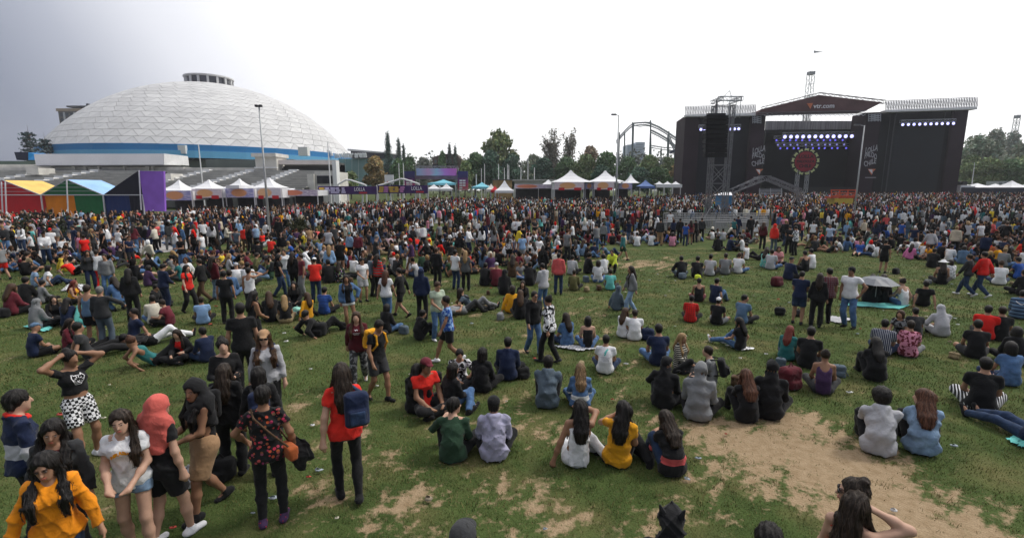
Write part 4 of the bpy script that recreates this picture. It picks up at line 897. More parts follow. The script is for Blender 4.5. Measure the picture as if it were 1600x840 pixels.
T_ = [(42, 195, 250, 48, 150, 'cedar', (.014, .022, .020), 'dark tiered cedar with a bare spire tip, farthest left of the dome'), (68, 207, 250, 52, 158, 'cedar', (.014, .022, .020), 'dark tiered cedar touching the left edge of the dome'),
 (605, 204, 290, 24, 150, 'conifer', (.022, .036, .026), 'tallest dark spire conifer right of the arena sign'), (622, 214, 290, 18, 152, 'conifer', (.022, .036, .026), 'second dark conifer right of the arena, slimmer'), (630, 224, 290, 14, 154, 'conifer', (.026, .040, .028), 'thin short conifer beside the two tall ones'),
 (585, 246, 292, 36, 104, 'broad', G4, 'olive brown autumn tree in front of the green glazed hall'), (547, 268, 292, 28, 96, 'bush', G2, 'low green tree at the corner of the grandstand'), (620, 248, 292, 26, 130, 'bush', G1, 'round dark tree below the slim conifers'), (640, 243, 292, 30, 150, 'bush', G1, 'bushy tree left of the pink billboard'), (661, 246, 290, 32, 190, 'bush', (.05, .055, .04), 'small rounded tree behind the billboard'),
 (702, 222, 290, 14, 165, 'conifer', (.045, .052, .042), 'ragged conifer behind the brown building'), (711, 226, 290, 14, 165, 'conifer', (.03, .04, .03), 'small dark conifer above the roof of the brown building'), (691, 236, 290, 14, 160, 'bush', G1, 'dark treetop over the left part of the brown roof'),
 (742, 238, 292, 44, 140, 'bush', G1, 'leafy tree between the billboard and the big round tree'), (726, 252, 292, 30, 125, 'bush', G2, 'low tree right of the brown building'), (779, 203, 292, 62, 150, 'broad', (.048, .058, .022), 'largest round-topped tree on the horizon, left of the poplars'), (766, 235, 292, 44, 140, 'bush', G5, 'dark skirt of foliage under the biggest tree'), (800, 240, 292, 34, 146, 'bush', G5, 'dark bushy tree at the right foot of the biggest tree'),
 (833, 242, 292, 34, 190, 'bush', (.055, .065, .04), 'pale grey-green tree between big tree and poplars'), (862, 205, 292, 34, 150, 'poplar', (.055, .052, .036), 'left of the two half-bare poplars'), (891, 203, 292, 30, 150, 'poplar', (.055, .052, .036), 'right of the two half-bare poplars'),
 (848, 246, 292, 40, 145, 'bush', G5, 'dark bushy tree under the left poplar'), (884, 245, 292, 40, 145, 'bush', G1, 'dark bushy tree under the right poplar'), (921, 228, 292, 34, 165, 'broad', (.085, .066, .040), 'reddish brown thinning tree right of the poplars'), (915, 243, 292, 46, 140, 'bush', G2, 'green tree in front of the reddish one'), (948, 238, 292, 46, 140, 'broad', G1, 'dark dense tree behind the lamp post'), (938, 258, 292, 40, 120, 'bush', G5, 'dark tree behind the big peaked stall'),
 (982, 246, 292, 40, 145, 'bush', G1, 'leafy tree at the left foot of the coaster'), (1014, 242, 292, 42, 142, 'bush', G2, 'leafy tree in the middle of the coaster'), (1046, 246, 292, 42, 140, 'bush', G2, 'leafy tree between coaster and stage'), (1060, 255, 292, 34, 130, 'broad', G4, 'olive tree against the left edge of the stage'), (1000, 262, 292, 46, 118, 'bush', G5, 'low dark tree behind the blue tent'), (1030, 262, 292, 44, 120, 'bush', G1, 'low dark tree above the white hoarding'),
 (1530, 212, 295, 60, 150, 'broad', (.058, .072, .045), 'tall pale grey-green tree beside the stage on the right'), (1558, 204, 295, 40, 165, 'broad', (.062, .072, .05), 'tall loose tree in the middle of the right-hand wood'), (1585, 208, 295, 30, 170, 'broad', (.058, .066, .048), 'thin-crowned tall tree in front of the lattice mast'), (1600, 225, 295, 46, 150, 'broad', (.06, .07, .045), 'tree at the right edge of the photograph'), (1520, 245, 295, 40, 130, 'bush', G2, 'low leafy tree at the right foot of the stage'), (1548, 248, 295, 56, 125, 'bush', G2, 'broad low tree behind the grey container'), (1583, 250, 295, 56, 122, 'bush', G1, 'dark low tree at the right end of the wood'), (1630, 230, 295, 60, 140, 'broad', G2, 'tree just past the right edge of the wood')]
for i, a in enumerate(T_): tree(*a, 100+i, n=1000 if a[5] == 'cedar' else 5200 if a[3] > 30 or a[5] == 'conifer' else 2400)
# young trees and shrubs standing in the lawn
def shrub(px, top, base_py, wpx, label, seed, col=(.022, .032, .014), kind='bush'):
    g = on_ground(px, base_py); d = g.y; h = at(px, top, d).z-g.z; w = wpx/FPX*d
    o = thing('young_tree', label, 'tree', tuple(g), group='young bushy trees on the lawn'); rs = np.random.default_rng(seed); tr = MB(); P_ = []; T_ = []
    tr.bar((0, 0, 0), (0, 0, h*.6), .05, .03, 7)
    for j in range(16):
        a = rs.uniform(0, 6.28); u = rs.uniform(.15, .9); r_ = w/2*rs.uniform(.4, .95)*math.sin(math.pi*(.25+.6*u)); c = np.array([r_*math.cos(a), r_*math.sin(a)*.8, h*(.15+.8*u)]); tr.bar((0, 0, h*.3*u), c, .025, .008, 4)
        m_ = 130; t = rs.uniform(.3, 1.12, m_)[:, None]; P_.append(np.array([0, 0, h*.3*u])*(1-t)+c*t+rs.normal(0, .08*w, (m_, 3))); T_.append(np.full(m_, rs.uniform(.6, 1.3)))
    P_ = np.concatenate(P_); P_[:, 2] = np.abs(P_[:, 2]); T_ = np.concatenate(T_); V, F_, C = leaf_cloud(P_, .085, np.array(col)[None]*T_[:, None]*rs.uniform(.7, 1.3, (len(T_), 1)), rs)
    link('trunk', tr.mesh('trunk', M_bark), o); link('crown', npmesh('crown', V, F_, M_leaf, col=C), o)
shrub(64, 338, 384, 84, 'wide dark bushy young tree on the left edge of the lawn near the pavement', 1); shrub(465, 340, 372, 38, 'olive bushy young tree right of the tall lamp post', 2, (.04, .045, .018)); shrub(716, 326, 358, 32, 'dark young tree in the crowd below the pink billboard', 3, (.026, .036, .016)); shrub(1045, 326, 352, 30, 'olive young tree left of the speaker tower', 4, (.04, .044, .02)); shrub(1510, 309, 330, 40, 'olive young tree in the crowd below the right foot of the stage', 5, (.04, .042, .022)); shrub(1185, 313, 334, 30, 'olive young tree right of the speaker tower', 6, (.042, .045, .02))
# ================================================================ FAR STRUCTURES
BT = 300.0; bq = lambda x, y, o=0: at(x, y, BT+o)
bl = thing('tower_block', 'brown high-rise with white window strips, peeping out left of the dome', 'building', tuple(Vector((bq(122, 290).x, BT, 1.7))))
xl_, xr_ = bq(90, 200).x+3, bq(150, 200).x; xl_ = bq(93, 190).x; zt_ = bq(110, 174).z
MB().box((xl_, BT, 1.7), (xr_+8, BT+22, zt_)).build('wall', mat('tower_wall', (.13, .115, .10), .8, .15, .2), bl)
MB().box((xl_-.6, BT-.6, zt_), (xr_+8, BT+23, zt_+1.6)).build('parapet', mat('parapet_tan', (.36, .27, .19), .8, .1, .3), bl)
MB().box((bq(113, 170).x, BT+2, zt_+1.6), (xr_+4, BT+18, bq(120, 168).z)).build('roof_house', mat('roof_house_tan', (.26, .20, .15), .8, .1), bl)
MB().box((bq(106, 166).x, BT-1, bq(120, 168).z), (bq(156, 166).x, BT+20, bq(120, 165.5).z)).build('roof', M_dark, bl)
MB().box((bq(126, 166).x, BT+4, bq(120, 165.5).z), (bq(129, 166).x, BT+7, bq(120, 160).z)).build('chimney', M_dark, bl)
wm = MB(); wm.box((-.9, -.14, -1.1), (.9, .02, 1.1)); wme = wm.mesh('window', mat('tower_window', (.05, .065, .08), .25, .3, .4)); fm_ = MB().box((-.45, -.35, 0), (.45, .0, 1)).mesh('strip', mat('white_strip', (.48, .49, .50), .7, .1, .4))
for i in range(8):
    for k in range(9): link('window', wme, bl, (xl_+2+i*3.1-bl.location.x, -.02, zt_-2-k*3.1-1.7))
for i in (0, 2, 3, 5, 6): o = link('white_strip', fm_, bl, (xl_+3.55+i*3.1-bl.location.x, 0, zt_-28-1.7)); o.scale = (1, 1, 27.5)
o_ = thing('blue_cabin', 'small dark and bright blue cabin on the left end of the grandstand under the cedars', 'cabin', tuple(at(40, 250, 110)))
MB().prism([at(22, 237.5, 110), at(44, 238, 110), at(44, 250, 110), at(26, 250, 110)], (0, 4, 0)).build('dark_wall', mat('cabin_navy', (.022, .026, .06), .6, .2, .4), o_)
MB().prism([at(44.2, 238, 109.8), at(54, 241, 111), at(57, 250, 111), at(44.2, 250, 109.8)], (0, 4, 0)).build('blue_wall', mat('cabin_blue', (.01, .20, .50), .5, .1, .4), o_)
HB = 165.0; hq = lambda x, y, o=0: at(x, y, HB+o)
o_ = thing('brown_building', 'brown flat-roofed brick building behind the pink billboard', 'building', tuple(Vector((hq(700, 290).x, HB, 1.7))))
MB().prism([hq(676, 290), hq(676, 245.5), hq(688, 242), hq(713, 241.5), hq(721, 249), hq(730, 251), hq(730, 290)], (0, 14, 0)).build('wall', mat('brown_brick', (.14, .105, .088), .85, .25, .3), o_)
MB().box((hq(676, 262).x, HB-.3, hq(676, 263).z), (hq(712, 262).x, HB-.05, hq(676, 257).z)).build('window_band', mat('dark_band', (.03, .034, .05), .4, .2), o_)
MB().box((hq(687, 242).x, HB-.4, hq(690, 242).z), (hq(714, 242).x, HB+14.3, hq(690, 240.6).z)).build('roof_edge', mat('roof_edge_brown', (.09, .07, .06), .8), o_)
for k in range(6): MB().box((hq(679+k*6, 255).x, HB-.25, hq(680, 255).z), (hq(682+k*6, 255).x, HB-.02, hq(680, 250).z)).build('window', mat('dim_window', (.12, .14, .15)), o_)
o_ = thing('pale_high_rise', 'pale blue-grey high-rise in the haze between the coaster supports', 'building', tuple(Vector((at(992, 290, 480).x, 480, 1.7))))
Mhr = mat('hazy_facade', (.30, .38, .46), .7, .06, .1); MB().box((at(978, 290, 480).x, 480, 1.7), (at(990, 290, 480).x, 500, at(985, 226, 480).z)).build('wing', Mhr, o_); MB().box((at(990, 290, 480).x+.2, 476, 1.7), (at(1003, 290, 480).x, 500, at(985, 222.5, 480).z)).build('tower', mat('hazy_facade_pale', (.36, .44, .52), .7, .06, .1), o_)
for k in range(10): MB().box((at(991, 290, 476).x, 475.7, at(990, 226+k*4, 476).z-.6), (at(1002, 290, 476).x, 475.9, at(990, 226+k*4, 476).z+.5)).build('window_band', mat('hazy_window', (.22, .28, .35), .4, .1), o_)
# roller coaster
RD = 200.0; rq = lambda x, y, o=0: at(x, y, RD+o)
rc_ = thing('roller_coaster', 'grey-green roller coaster with tall supports above the trees left of the stage', 'roller coaster', tuple(Vector((rq(1010, 290).x, RD, 1.7))))
Mco = mat('coaster_paint', (.10, .135, .135), .5, .15, .3); Mra = mat('coaster_rail', (.22, .24, .26), .5, .1, .3)
for pts in (((965, 292), (968, 207)), ((976, 292), (976, 207)), ((987, 292), (990, 193)), ((987.5, 292), (988.5, 191)), ((1013, 292), (1017, 191)), ((1018, 292), (1016.5, 188)), ((1033, 292), (1033, 232)), ((1043.5, 292), (1045, 205)), ((1042.5, 292), (1043.5, 212)), ((971, 292), (966, 225)), ((1063, 292), (1063, 232)), ((1050, 292), (1055, 230))):
    a = rq(*pts[0]); a.z = 1.7; b = rq(*pts[1]); MB().bar(a, b, .34, .26, 8).build('support', Mco, rc_)
def rail(pix, off, r=.2):
    n_ = len(pix); mb = MB(); P_ = [rq(x, y, off) for x, y in pix]; mb.path(P_, r, 6); mb.path([p+Vector((0, 1.4, 0)) for p in P_], r, 6)
    for a, b in zip(P_[:-1], P_[1:]):
        for t in (0, .33, .66): c = a.lerp(b, t); mb.bar(c, c+Vector((0, 1.4, -.3)), .09)
    mb.path([p+Vector((0, .7, -.9)) for p in P_], r*1.2, 6); mb.build('rail', Mra, rc_)
rail([(964, 220), (970, 212), (977, 204), (984, 197), (990, 192.5), (1000, 191.5), (1010, 191), (1018, 193), (1030, 198), (1040, 204), (1052, 212), (1066, 221)], 0); rail([(1018, 203), (1030, 209), (1042, 216), (1052, 224), (1060, 232), (1064, 240)], 3); rail([(1018, 227), (1035, 230), (1050, 231)], 6, .14); rail([(1046, 212), (1050, 222), (1054, 230), (1060, 233)], -3)
mb = MB(); mb.path([rq(991, 196), rq(1000, 198), rq(1008, 196.5), rq(1016, 197.5)], .12).path([rq(991, 192), rq(1016, 191)], .16); mb.build('cross_beam', Mco, rc_)
mb = MB()
for k in range(5): mb.box(tuple(rq(1048+k*2, 238-k*.6, -3)-Vector((.4, .6, .5))), tuple(rq(1048+k*2, 238-k*.6, -3)+Vector((.3, .6, .6))))
mb.build('train_car', mat('coaster_car', (.03, .045, .09), .4, .2, 1), rc_)
def lattice(name, x0, y0, x1, y1, d, w, label):
    a = at(x0, y0, d); b = at(x1, y1, d); o = thing(name, label, 'mast', (a.x, d, 1.7)); mb = MB(); a.z = 1.7; a.x = b.x
    truss(mb, a, b, w, w*1.2, .14); mb.build('lattice', Mra, o); MB().box((b.x-w*.5, d-w*.5, b.z-1.6), (b.x+w*.5, d+w*.5, b.z-.2)).build('top_platform', Mra, o); return o
lattice('drop_tower', 1262, 292, 1267.5, 112, 260, 2.6, 'pale lattice ride tower rising behind the stage roof')
lattice('radio_mast', 1584, 292, 1590, 180, 260, 1.7, 'pale lattice mast behind the trees at the right edge')
o_ = thing('windsock_flag', 'faint grey pennant high in the sky above the ride tower', 'flag', tuple(at(1273, 81, 258)))
MB().prism([at(1272, 79, 258), at(1281, 80.6, 258), at(1287, 81, 258), at(1281, 82, 258), at(1272, 83, 258)], (0, .3, 0)).build('cloth', mat('pale_flag', (.45, .46, .46), .8), o_); MB().bar(at(1272, 77, 258), at(1269, 110, 259.5), .05, .07, 5).build('pole', M_lsteel, o_)

# far-off wood closing the horizon between the trees
def far_wood():
    rs = np.random.default_rng(9); P_ = []; C_ = []
    for x in np.arange(-48, 215, 4.6):
        px = 800+FPX*x/215*.995
        if 1072 < px < 1490 or px < 636: continue
        y = rs.uniform(205, 235); h = rs.uniform(13, 19) if px < 1066 else rs.uniform(18, 26); w = rs.uniform(7, 10); m_ = 800; q = rs.normal(size=(m_, 3)); q /= np.linalg.norm(q, axis=1)[:, None]; q *= rs.uniform(.4, 1.05, (m_, 1)); q += .15*np.sin(q[:, [1, 2, 0]]*8+x)
        P_.append(np.array([x, y, 1.7+h*.52])+q*[w*.75, w*.6, h*.52]); C_.append(np.array([.15, .17, .13])*rs.uniform(.7, 1.25)*rs.uniform(.7, 1.3, (m_, 1)))
    V, F_, C = leaf_cloud(np.concatenate(P_), .62, np.concatenate(C_), rs); tag(link('far_wood', npmesh('far_wood', V, F_, M_leaf, col=C)), kind='stuff')
far_wood()
# ================================================================ FIGURES: signed-distance shapes turned into meshes
A3 = lambda *v: np.array(v, float)
def nrm(v): return v/max(1e-9, np.linalg.norm(v))
def smin(a, b, k):
    h = np.maximum(k-np.abs(a-b), 0)/k; return np.minimum(a, b)-h*h*k*.25
def smax(a, b, k): return -smin(-a, -b, k)
def rc(a, b, ra, rb, ux=None, kx=1.0):            # tapered capsule, optionally wider along ux
    a = np.asarray(a, float); b = np.asarray(b, float)
    if ux is not None: M = np.eye(3)+np.outer(ux, ux)*(1/kx-1)
    else: M = None
    d0 = b-a; d = d0 if M is None else M@d0; dd = max(1e-9, d@d)
    def f(P):
        q = P-a
        if M is not None: q = q@M
        t = np.clip(q@d/dd, 0, 1); return np.sqrt(((q-t[:, None]*d)**2).sum(1))-(ra+(rb-ra)*t)
    f.bb = (np.minimum(a, b)-max(ra, rb)*kx, np.maximum(a, b)+max(ra, rb)*kx); return f
def el(c, r, M=None):                             # ellipsoid, rows of M = its axes
    c = np.asarray(c, float); r = np.asarray(r, float); M = np.eye(3) if M is None else M
    def f(P):
        q = (P-c)@M.T; k0 = np.sqrt(((q/r)**2).sum(1)); k1 = np.sqrt(((q/(r*r))**2).sum(1))
        return k0*(k0-1)/np.maximum(k1, 1e-9)
    e_ = np.abs(M.T)@r; f.bb = (c-e_, c+e_); return f
def rbox(c, h, r, M=None):
    c = np.asarray(c, float); h = np.asarray(h, float); M = np.eye(3) if M is None else M
    def f(P):
        q = np.abs((P-c)@M.T)-(h-r); return np.sqrt((np.maximum(q, 0)**2).sum(1))+np.minimum(q.max(1), 0)-r
    e_ = np.abs(M.T)@h; f.bb = (c-e_, c+e_); return f
def pl(p, n):                                     # half space: inside where (P-p).n < 0
    p = np.asarray(p, float); n = nrm(np.asarray(n, float)); return lambda P: (P-p)@n
def uni(fs, k=.02):
    def f(P):
        d = fs[0](P)
        for g in fs[1:]: d = smin(d, g(P), k)
        return d
    f.bb = (np.min([g.bb[0] for g in fs], 0), np.max([g.bb[1] for g in fs], 0)); return f
def cut(f, *gs, k=.006):
    def h(P):
        d = f(P)
        for g in gs: d = smax(d, g(P), k)
        return d
    h.bb = f.bb; return h
def sub(f, g, k=.01):
    h = lambda P: smax(f(P), -g(P), k); h.bb = f.bb; return h
def wrinkle(f, amp, s=0.0, fr=1.0):
    if amp <= 0: return f
    def h(P):
        x, y, z = P[:, 0]*fr, P[:, 1]*fr, P[:, 2]*fr
        m = .5+.5*np.sin(x*8+1.3*s)*np.sin(z*10+y*7+2.1*s)
        w1 = 1-np.abs(np.sin((x+.6*y)*17+z*6+1.6*np.sin(z*8+s)+s)); w2 = 1-np.abs(np.sin(z*19+1.9*np.sin(x*9+y*8+s)+.7*s)); w3 = 1-np.abs(np.sin((x-y)*14-z*16+1.2*np.sin(x*13+2*s)))
        return f(P)-amp*(2.4*w1**3*m+2.2*w2**3*(1-m)+1.5*w3**3-1.5)
    h.bb = f.bb; return h
def snet(f, h, pad=None, bb=None):
    """surface nets on a sparse block grid -> vertices, quads"""
    lo, hi = bb if bb else f.bb; pad = pad or 2.5*h; lo = lo-pad; hi = hi+pad; B = 6
    nb = np.maximum(1, np.ceil((hi-lo)/(h*B)).astype(int)); n = nb*B+1
    bi = np.stack(np.meshgrid(*[np.arange(k) for k in nb], indexing='ij'), -1).reshape(-1, 3)
    cen = lo+(bi+.5)*h*B; fc = f(cen); act = np.abs(fc) < h*B*.87*1.45+.02
    G = np.empty(n, np.float32); G.fill(1)
    neg = bi[(~act) & (fc < 0)]
    for b in neg: G[b[0]*B:b[0]*B+B+1, b[1]*B:b[1]*B+B+1, b[2]*B:b[2]*B+B+1] = -1
    ab = bi[act]
    if len(ab) == 0: return np.zeros((0, 3)), np.zeros((0, 4), int)
    o = np.arange(B+1); off = np.stack(np.meshgrid(o, o, o, indexing='ij'), -1).reshape(-1, 3)
    I = (ab[:, None]*B+off[None]).reshape(-1, 3)
    key = (I[:, 0]*n[1]+I[:, 1])*n[2]+I[:, 2]; key = np.unique(key); I = np.stack([key//(n[1]*n[2]), key//n[2] % n[1], key % n[2]], 1)
    val = np.empty(len(I), np.float32)
    for s in range(0, len(I), 60000): val[s:s+60000] = f(lo+I[s:s+60000]*h)
    G.ravel()[key] = val
    o = np.arange(B); off = np.stack(np.meshgrid(o, o, o, indexing='ij'), -1).reshape(-1, 3); C = (ab[:, None]*B+off[None]).reshape(-1, 3)
    cs = np.array([(i, j, k) for i in (0, 1) for j in (0, 1) for k in (0, 1)])
    g = np.stack([G[C[:, 0]+c[0], C[:, 1]+c[1], C[:, 2]+c[2]] for c in cs], 1); ins = g < 0; m = ins.any(1) & ~ins.all(1)
    C = C[m]; g = g[m]; ps = np.zeros((len(C), 3)); cn = np.zeros(len(C))
    for a in range(8):
        for ax, s in ((0, 4), (1, 2), (2, 1)):
            if not a & s:
                b = a | s; x = (g[:, a] < 0) != (g[:, b] < 0); t = np.where(x, g[:, a]/np.where(x, g[:, a]-g[:, b], 1), 0)
                p = np.repeat(cs[a][None].astype(float), len(C), 0); p[:, ax] += t; ps += p*x[:, None]; cn += x
    V = lo+(C+ps/cn[:, None])*h
    N = (n[0]-1, n[1]-1, n[2]-1); ck = (C[:, 0]*N[1]+C[:, 1])*N[2]+C[:, 2]; od = np.argsort(ck); sk = ck[od]
    Q = []
    for ax in range(3):
        u, v = [(1, 2), (2, 0), (0, 1)][ax]; e = [0, 0, 0]; e[ax] = 1
        a0 = G[C[:, 0], C[:, 1], C[:, 2]] < 0; a1 = G[C[:, 0]+e[0], C[:, 1]+e[1], C[:, 2]+e[2]] < 0
        s = np.where((a0 != a1) & (C[:, u] > 0) & (C[:, v] > 0))[0]
        def look(du, dv):
            c = C[s].copy(); c[:, u] -= du; c[:, v] -= dv; k = (c[:, 0]*N[1]+c[:, 1])*N[2]+c[:, 2]
            p = np.clip(np.searchsorted(sk, k), 0, len(sk)-1); r = od[p]; return np.where(sk[p] == k, r, -1)
        q = np.stack([s, look(1, 0), look(1, 1), look(0, 1)], 1); fl = ~a0[s]; q[fl] = q[fl][:, ::-1]; Q.append(q[(q >= 0).all(1)])
    Q = np.concatenate(Q)
    return V, Q
# ---------------------------------------------------------------- poses
def ik(a, t, l1, l2, pole):
    a = np.asarray(a, float); t = np.asarray(t, float); d = t-a; L_ = np.linalg.norm(d); mx = (l1+l2)*.995
    if L_ > mx: d = d/L_*mx; L_ = mx; t = a+d
    L_ = max(L_, abs(l1-l2)+.03); u = nrm(d); x = (l1*l1-l2*l2+L_*L_)/(2*L_); y = math.sqrt(max(0, l1*l1-x*x)); p = np.asarray(pole, float); p = nrm(p-u*(p@u))
    return a+u*x+p*y, t
# pose: pelvis, lean of lower/upper spine (deg, + = forward), side lean, head (yaw right, pitch down, roll), hands L/R, feet L/R (ankles), poles, foot dirs
POSES = {
 'stand': dict(p=(0, 0, .92), l=(0, 2), hl=(-.25, .06, .80), hr=(.25, .05, .80), fl=(-.11, .0, .07), fr=(.11, .03, .07)),
 'phone': dict(p=(0, 0, .92), l=(0, 5), h=(0, 28, 0), hl=(-.08, .30, 1.12), hr=(.08, .28, 1.10), fl=(-.12, .02, .07), fr=(.10, -.03, .07)),
 'hip': dict(p=(.03, 0, .91), l=(0, 0), s=4, hl=(-.23, .02, .95), hr=(.25, .04, .80), fl=(-.17, .03, .07), fr=(.08, .0, .07), el=(-1, -.25, 0)),
 'walk': dict(p=(0, 0, .885), l=(4, 4), hl=(-.25, .22, .86), hr=(.25, -.16, .83), fl=(-.08, -.30, .14), fr=(.09, .30, .07), tl=-35),
 'walk2': dict(p=(0, 0, .90), l=(3, 4), hl=(-.25, -.10, .82), hr=(.24, .18, .86), fl=(-.08, .20, .07), fr=(.09, -.2, .10), tr=-25),
 'armsup': dict(p=(0, 0, .91), l=(-3, -4), h=(12, 8, 0), hl=(-.13, -.02, 1.60), hr=(.14, -.02, 1.60), fl=(-.12, .16, .07), fr=(.12, -.14, .08), el=(-1, .35, .25), er=(1, .35, .25)),
 'drink': dict(p=(0, 0, .92), l=(0, -2), h=(0, -8, 0), hl=(-.25, .06, .80), hr=(.07, .17, 1.50), fl=(-.13, .0, .07), fr=(.13, .03, .07), er=(1, .5, -.2)),
 'hold': dict(p=(0, 0, .92), l=(2, 6), h=(0, 22, 0), hl=(-.10, .27, .98), hr=(.10, .27, .98), fl=(-.12, .03, .07), fr=(.11, -.02, .07)),
 'cross': dict(p=(0, 0, .125), l=(-8, 16), hl=(-.12, .33, .20), hr=(.12, .33, .20), fl=(.15, .33, .06), fr=(-.13, .36, .07), kl=(-1, .25, .3), kr=(1, .25, .3), tl=30, tr=30),
 'cross2': dict(p=(0, 0, .125), l=(-10, 26), h=(0, 15, 0), hl=(-.20, .34, .32), hr=(.05, .40, .24), fl=(.13, .31, .06), fr=(-.15, .38, .07), kl=(-1, .3, .45), kr=(1, .2, .25), tl=30, tr=30),
 'knees': dict(p=(0, 0, .125), l=(-14, 26), hl=(-.04, .47, .33), hr=(.05, .47, .30), fl=(-.12, .50, .07), fr=(.12, .50, .07), kl=(-.2, .1, 1), kr=(.2, .1, 1)),
 'knee1': dict(p=(0, 0, .125), l=(-12, 20), h=(20, 5, 0), hl=(-.18, .40, .42), hr=(.12, .33, .20), fl=(-.14, .46, .07), fr=(-.10, .36, .06), kl=(-.25, .1, 1), kr=(1, .25, .3), tr=40),
 'legs': dict(p=(0, 0, .125), l=(-24, -8), hl=(-.27, -.27, .07), hr=(.27, -.27, .07), fl=(-.09, .84, .08), fr=(.13, .82, .08), kl=(-.1, 0, 1), kr=(.1, 0, 1), tl=65, tr=65),
 'legs2': dict(p=(0, 0, .125), l=(-8, 14), hl=(-.12, .36, .24), hr=(.24, .04, .10), fl=(-.08, .82, .08), fr=(.12, .58, .07), kl=(-.1, 0, 1), kr=(.15, 0, 1), tl=65, tr=10),
 'side': dict(p=(0, 0, .125), l=(-4, 8), s=10, hl=(-.30, -.02, .06), hr=(.12, .32, .22), fl=(.34, .28, .06), fr=(.42, .12, .07), kl=(.1, 1, .1), kr=(.6, .9, .4), tl=30, tr=30),
 'recline': dict(p=(0, 0, .12), l=(-52, -38), h=(0, 14, 0), hl=(-.26, -.32, .05), hr=(.26, -.32, .05), fl=(-.08, .83, .07), fr=(.11, .60, .07), kl=(-.1, 0, 1), kr=(.1, 0, 1), el=(-.3, -1, -.6), er=(.3, -1, -.6), tl=70, tr=10),
 'lie': dict(p=(0, 0, .12), l=(-86, -82), h=(10, 12, 0), hl=(-.10, -.12, .26), hr=(.12, -.10, .26), fl=(-.10, .84, .07), fr=(.10, .62, .07), kl=(-.1, 0, 1), kr=(.1, 0, 1), tl=75, tr=5),
 'crouch': dict(p=(0, -.08, .36), l=(14, 26), hl=(-.12, .36, .36), hr=(.12, .36, .36), fl=(-.12, .08, .07), fr=(.13, .02, .08), kl=(-.4, 1, .5), kr=(.4, 1, .5)),
}
def rotx(a): c, s = math.cos(a), math.sin(a); return np.array([[1, 0, 0], [0, c, -s], [0, s, c]])
def roty(a): c, s = math.cos(a), math.sin(a); return np.array([[c, 0, s], [0, 1, 0], [-s, 0, c]])
def rotz(a): c, s = math.cos(a), math.sin(a); return np.array([[c, -s, 0], [s, c, 0], [0, 0, 1]])
def skeleton(pose, over=None, build=1.0, fem=True):
    q = dict(POSES[pose]); q.update(over or {}); J = {}
    pv_ = A3(*q['p']); l1, l2 = q['l']; sd = R(q.get('s', 0)); tw = R(q.get('tw', 0))
    M1 = rotx(R(-l1))@roty(sd); M2 = rotz(-tw)@rotx(R(-l2))@roty(sd*.4)
    J['M1'], J['M2'] = M1, M2; J['pel'] = pv_; J['wst'] = pv_+M1@A3(0, 0, .17); J['chs'] = J['wst']+M2@A3(0, .005, .18); J['nck'] = J['chs']+M2@A3(0, -.015, .165)
    X2 = M2@A3(1, 0, 0); sw = (.148 if fem else .172)*build
    for s, n in ((-1, 'l'), (1, 'r')):
        hp = pv_+M1@A3(s*.088, 0, -.02); J['hip'+n] = hp; ft = A3(*q['f'+n])
        kn, an = ik(hp, ft, .425, .42, q.get('k'+n, (s*.12, 1, .0))); J['kn'+n], J['an'+n] = kn, an
        sh = J['nck']+X2*(s*sw)-M2@A3(0, 0, .062); J['sh'+n] = sh
        eb, wr = ik(sh, A3(*q['h'+n]), .275, .245, q.get('e'+n, (s*.6, -.9, -.35))); J['el'+n], J['wr'+n] = eb, wr
        fwd = an-kn; fd = A3(0, 1, 0); ty = q.get('y'+n, s*8)
        fd = rotz(-R(ty))@fd
        tl = R(q.get('t'+n, 0)); fd = nrm(fd*math.cos(tl)+A3(0, 0, 1)*math.sin(tl)); J['fd'+n] = fd
    hy, hp_, hr_ = q.get('h', (0, 3, 0)); Mh = rotz(-R(hy))@rotx(R(-hp_))@roty(R(hr_)); J['Mh'] = Mh
    up = nrm(J['nck']-J['chs']); J['hd'] = J['nck']+.5*(M2@A3(0, .012, .115))+.5*A3(0, .012, .115)+Mh@A3(0, .018, .02)
    J['hd0'] = J['hd']; return J
def hand(J, n, fine):
    s = -1 if n == 'l' else 1; e_, w = J['el'+n], J['wr'+n]; d = nrm(w-e_); tow = nrm(J['chs']-w+A3(0, .05, 0)); pn = nrm(tow-d*(tow@d)); sdv = np.cross(d, pn)*s*-1
    if not fine: return [rc(w, w+d*.075, .026, .034, sdv, 1.25), rc(w+d*.075, w+d*.135+pn*.035, .030, .016, sdv, 1.3), rc(w+d*.03+sdv*.025, w+d*.08+sdv*.05+pn*.02, .014, .011)]
    out = [rc(w, w+d*.07, .022, .026, sdv, 1.5)]
    for i, (o, L_) in enumerate(((.030, .070), (.011, .078), (-.009, .073), (-.028, .058))):
        b = w+d*.082+sdv*o; cu = .35+.12*i; m_ = b+nrm(d+pn*cu*.6)*L_*.55; out += [rc(b-d*.02, m_, .0105, .0095), rc(m_, m_+nrm(d*.7+pn*(cu+.5))*L_*.5, .0095, .008)]
    b = w+d*.025+sdv*.026; m_ = b+nrm(d*.7+sdv*.7+pn*.25)*.045; out += [rc(b, m_, .0135, .0115), rc(m_, m_+nrm(d+sdv*.25+pn*.4)*.036, .0115, .009)]
    return out
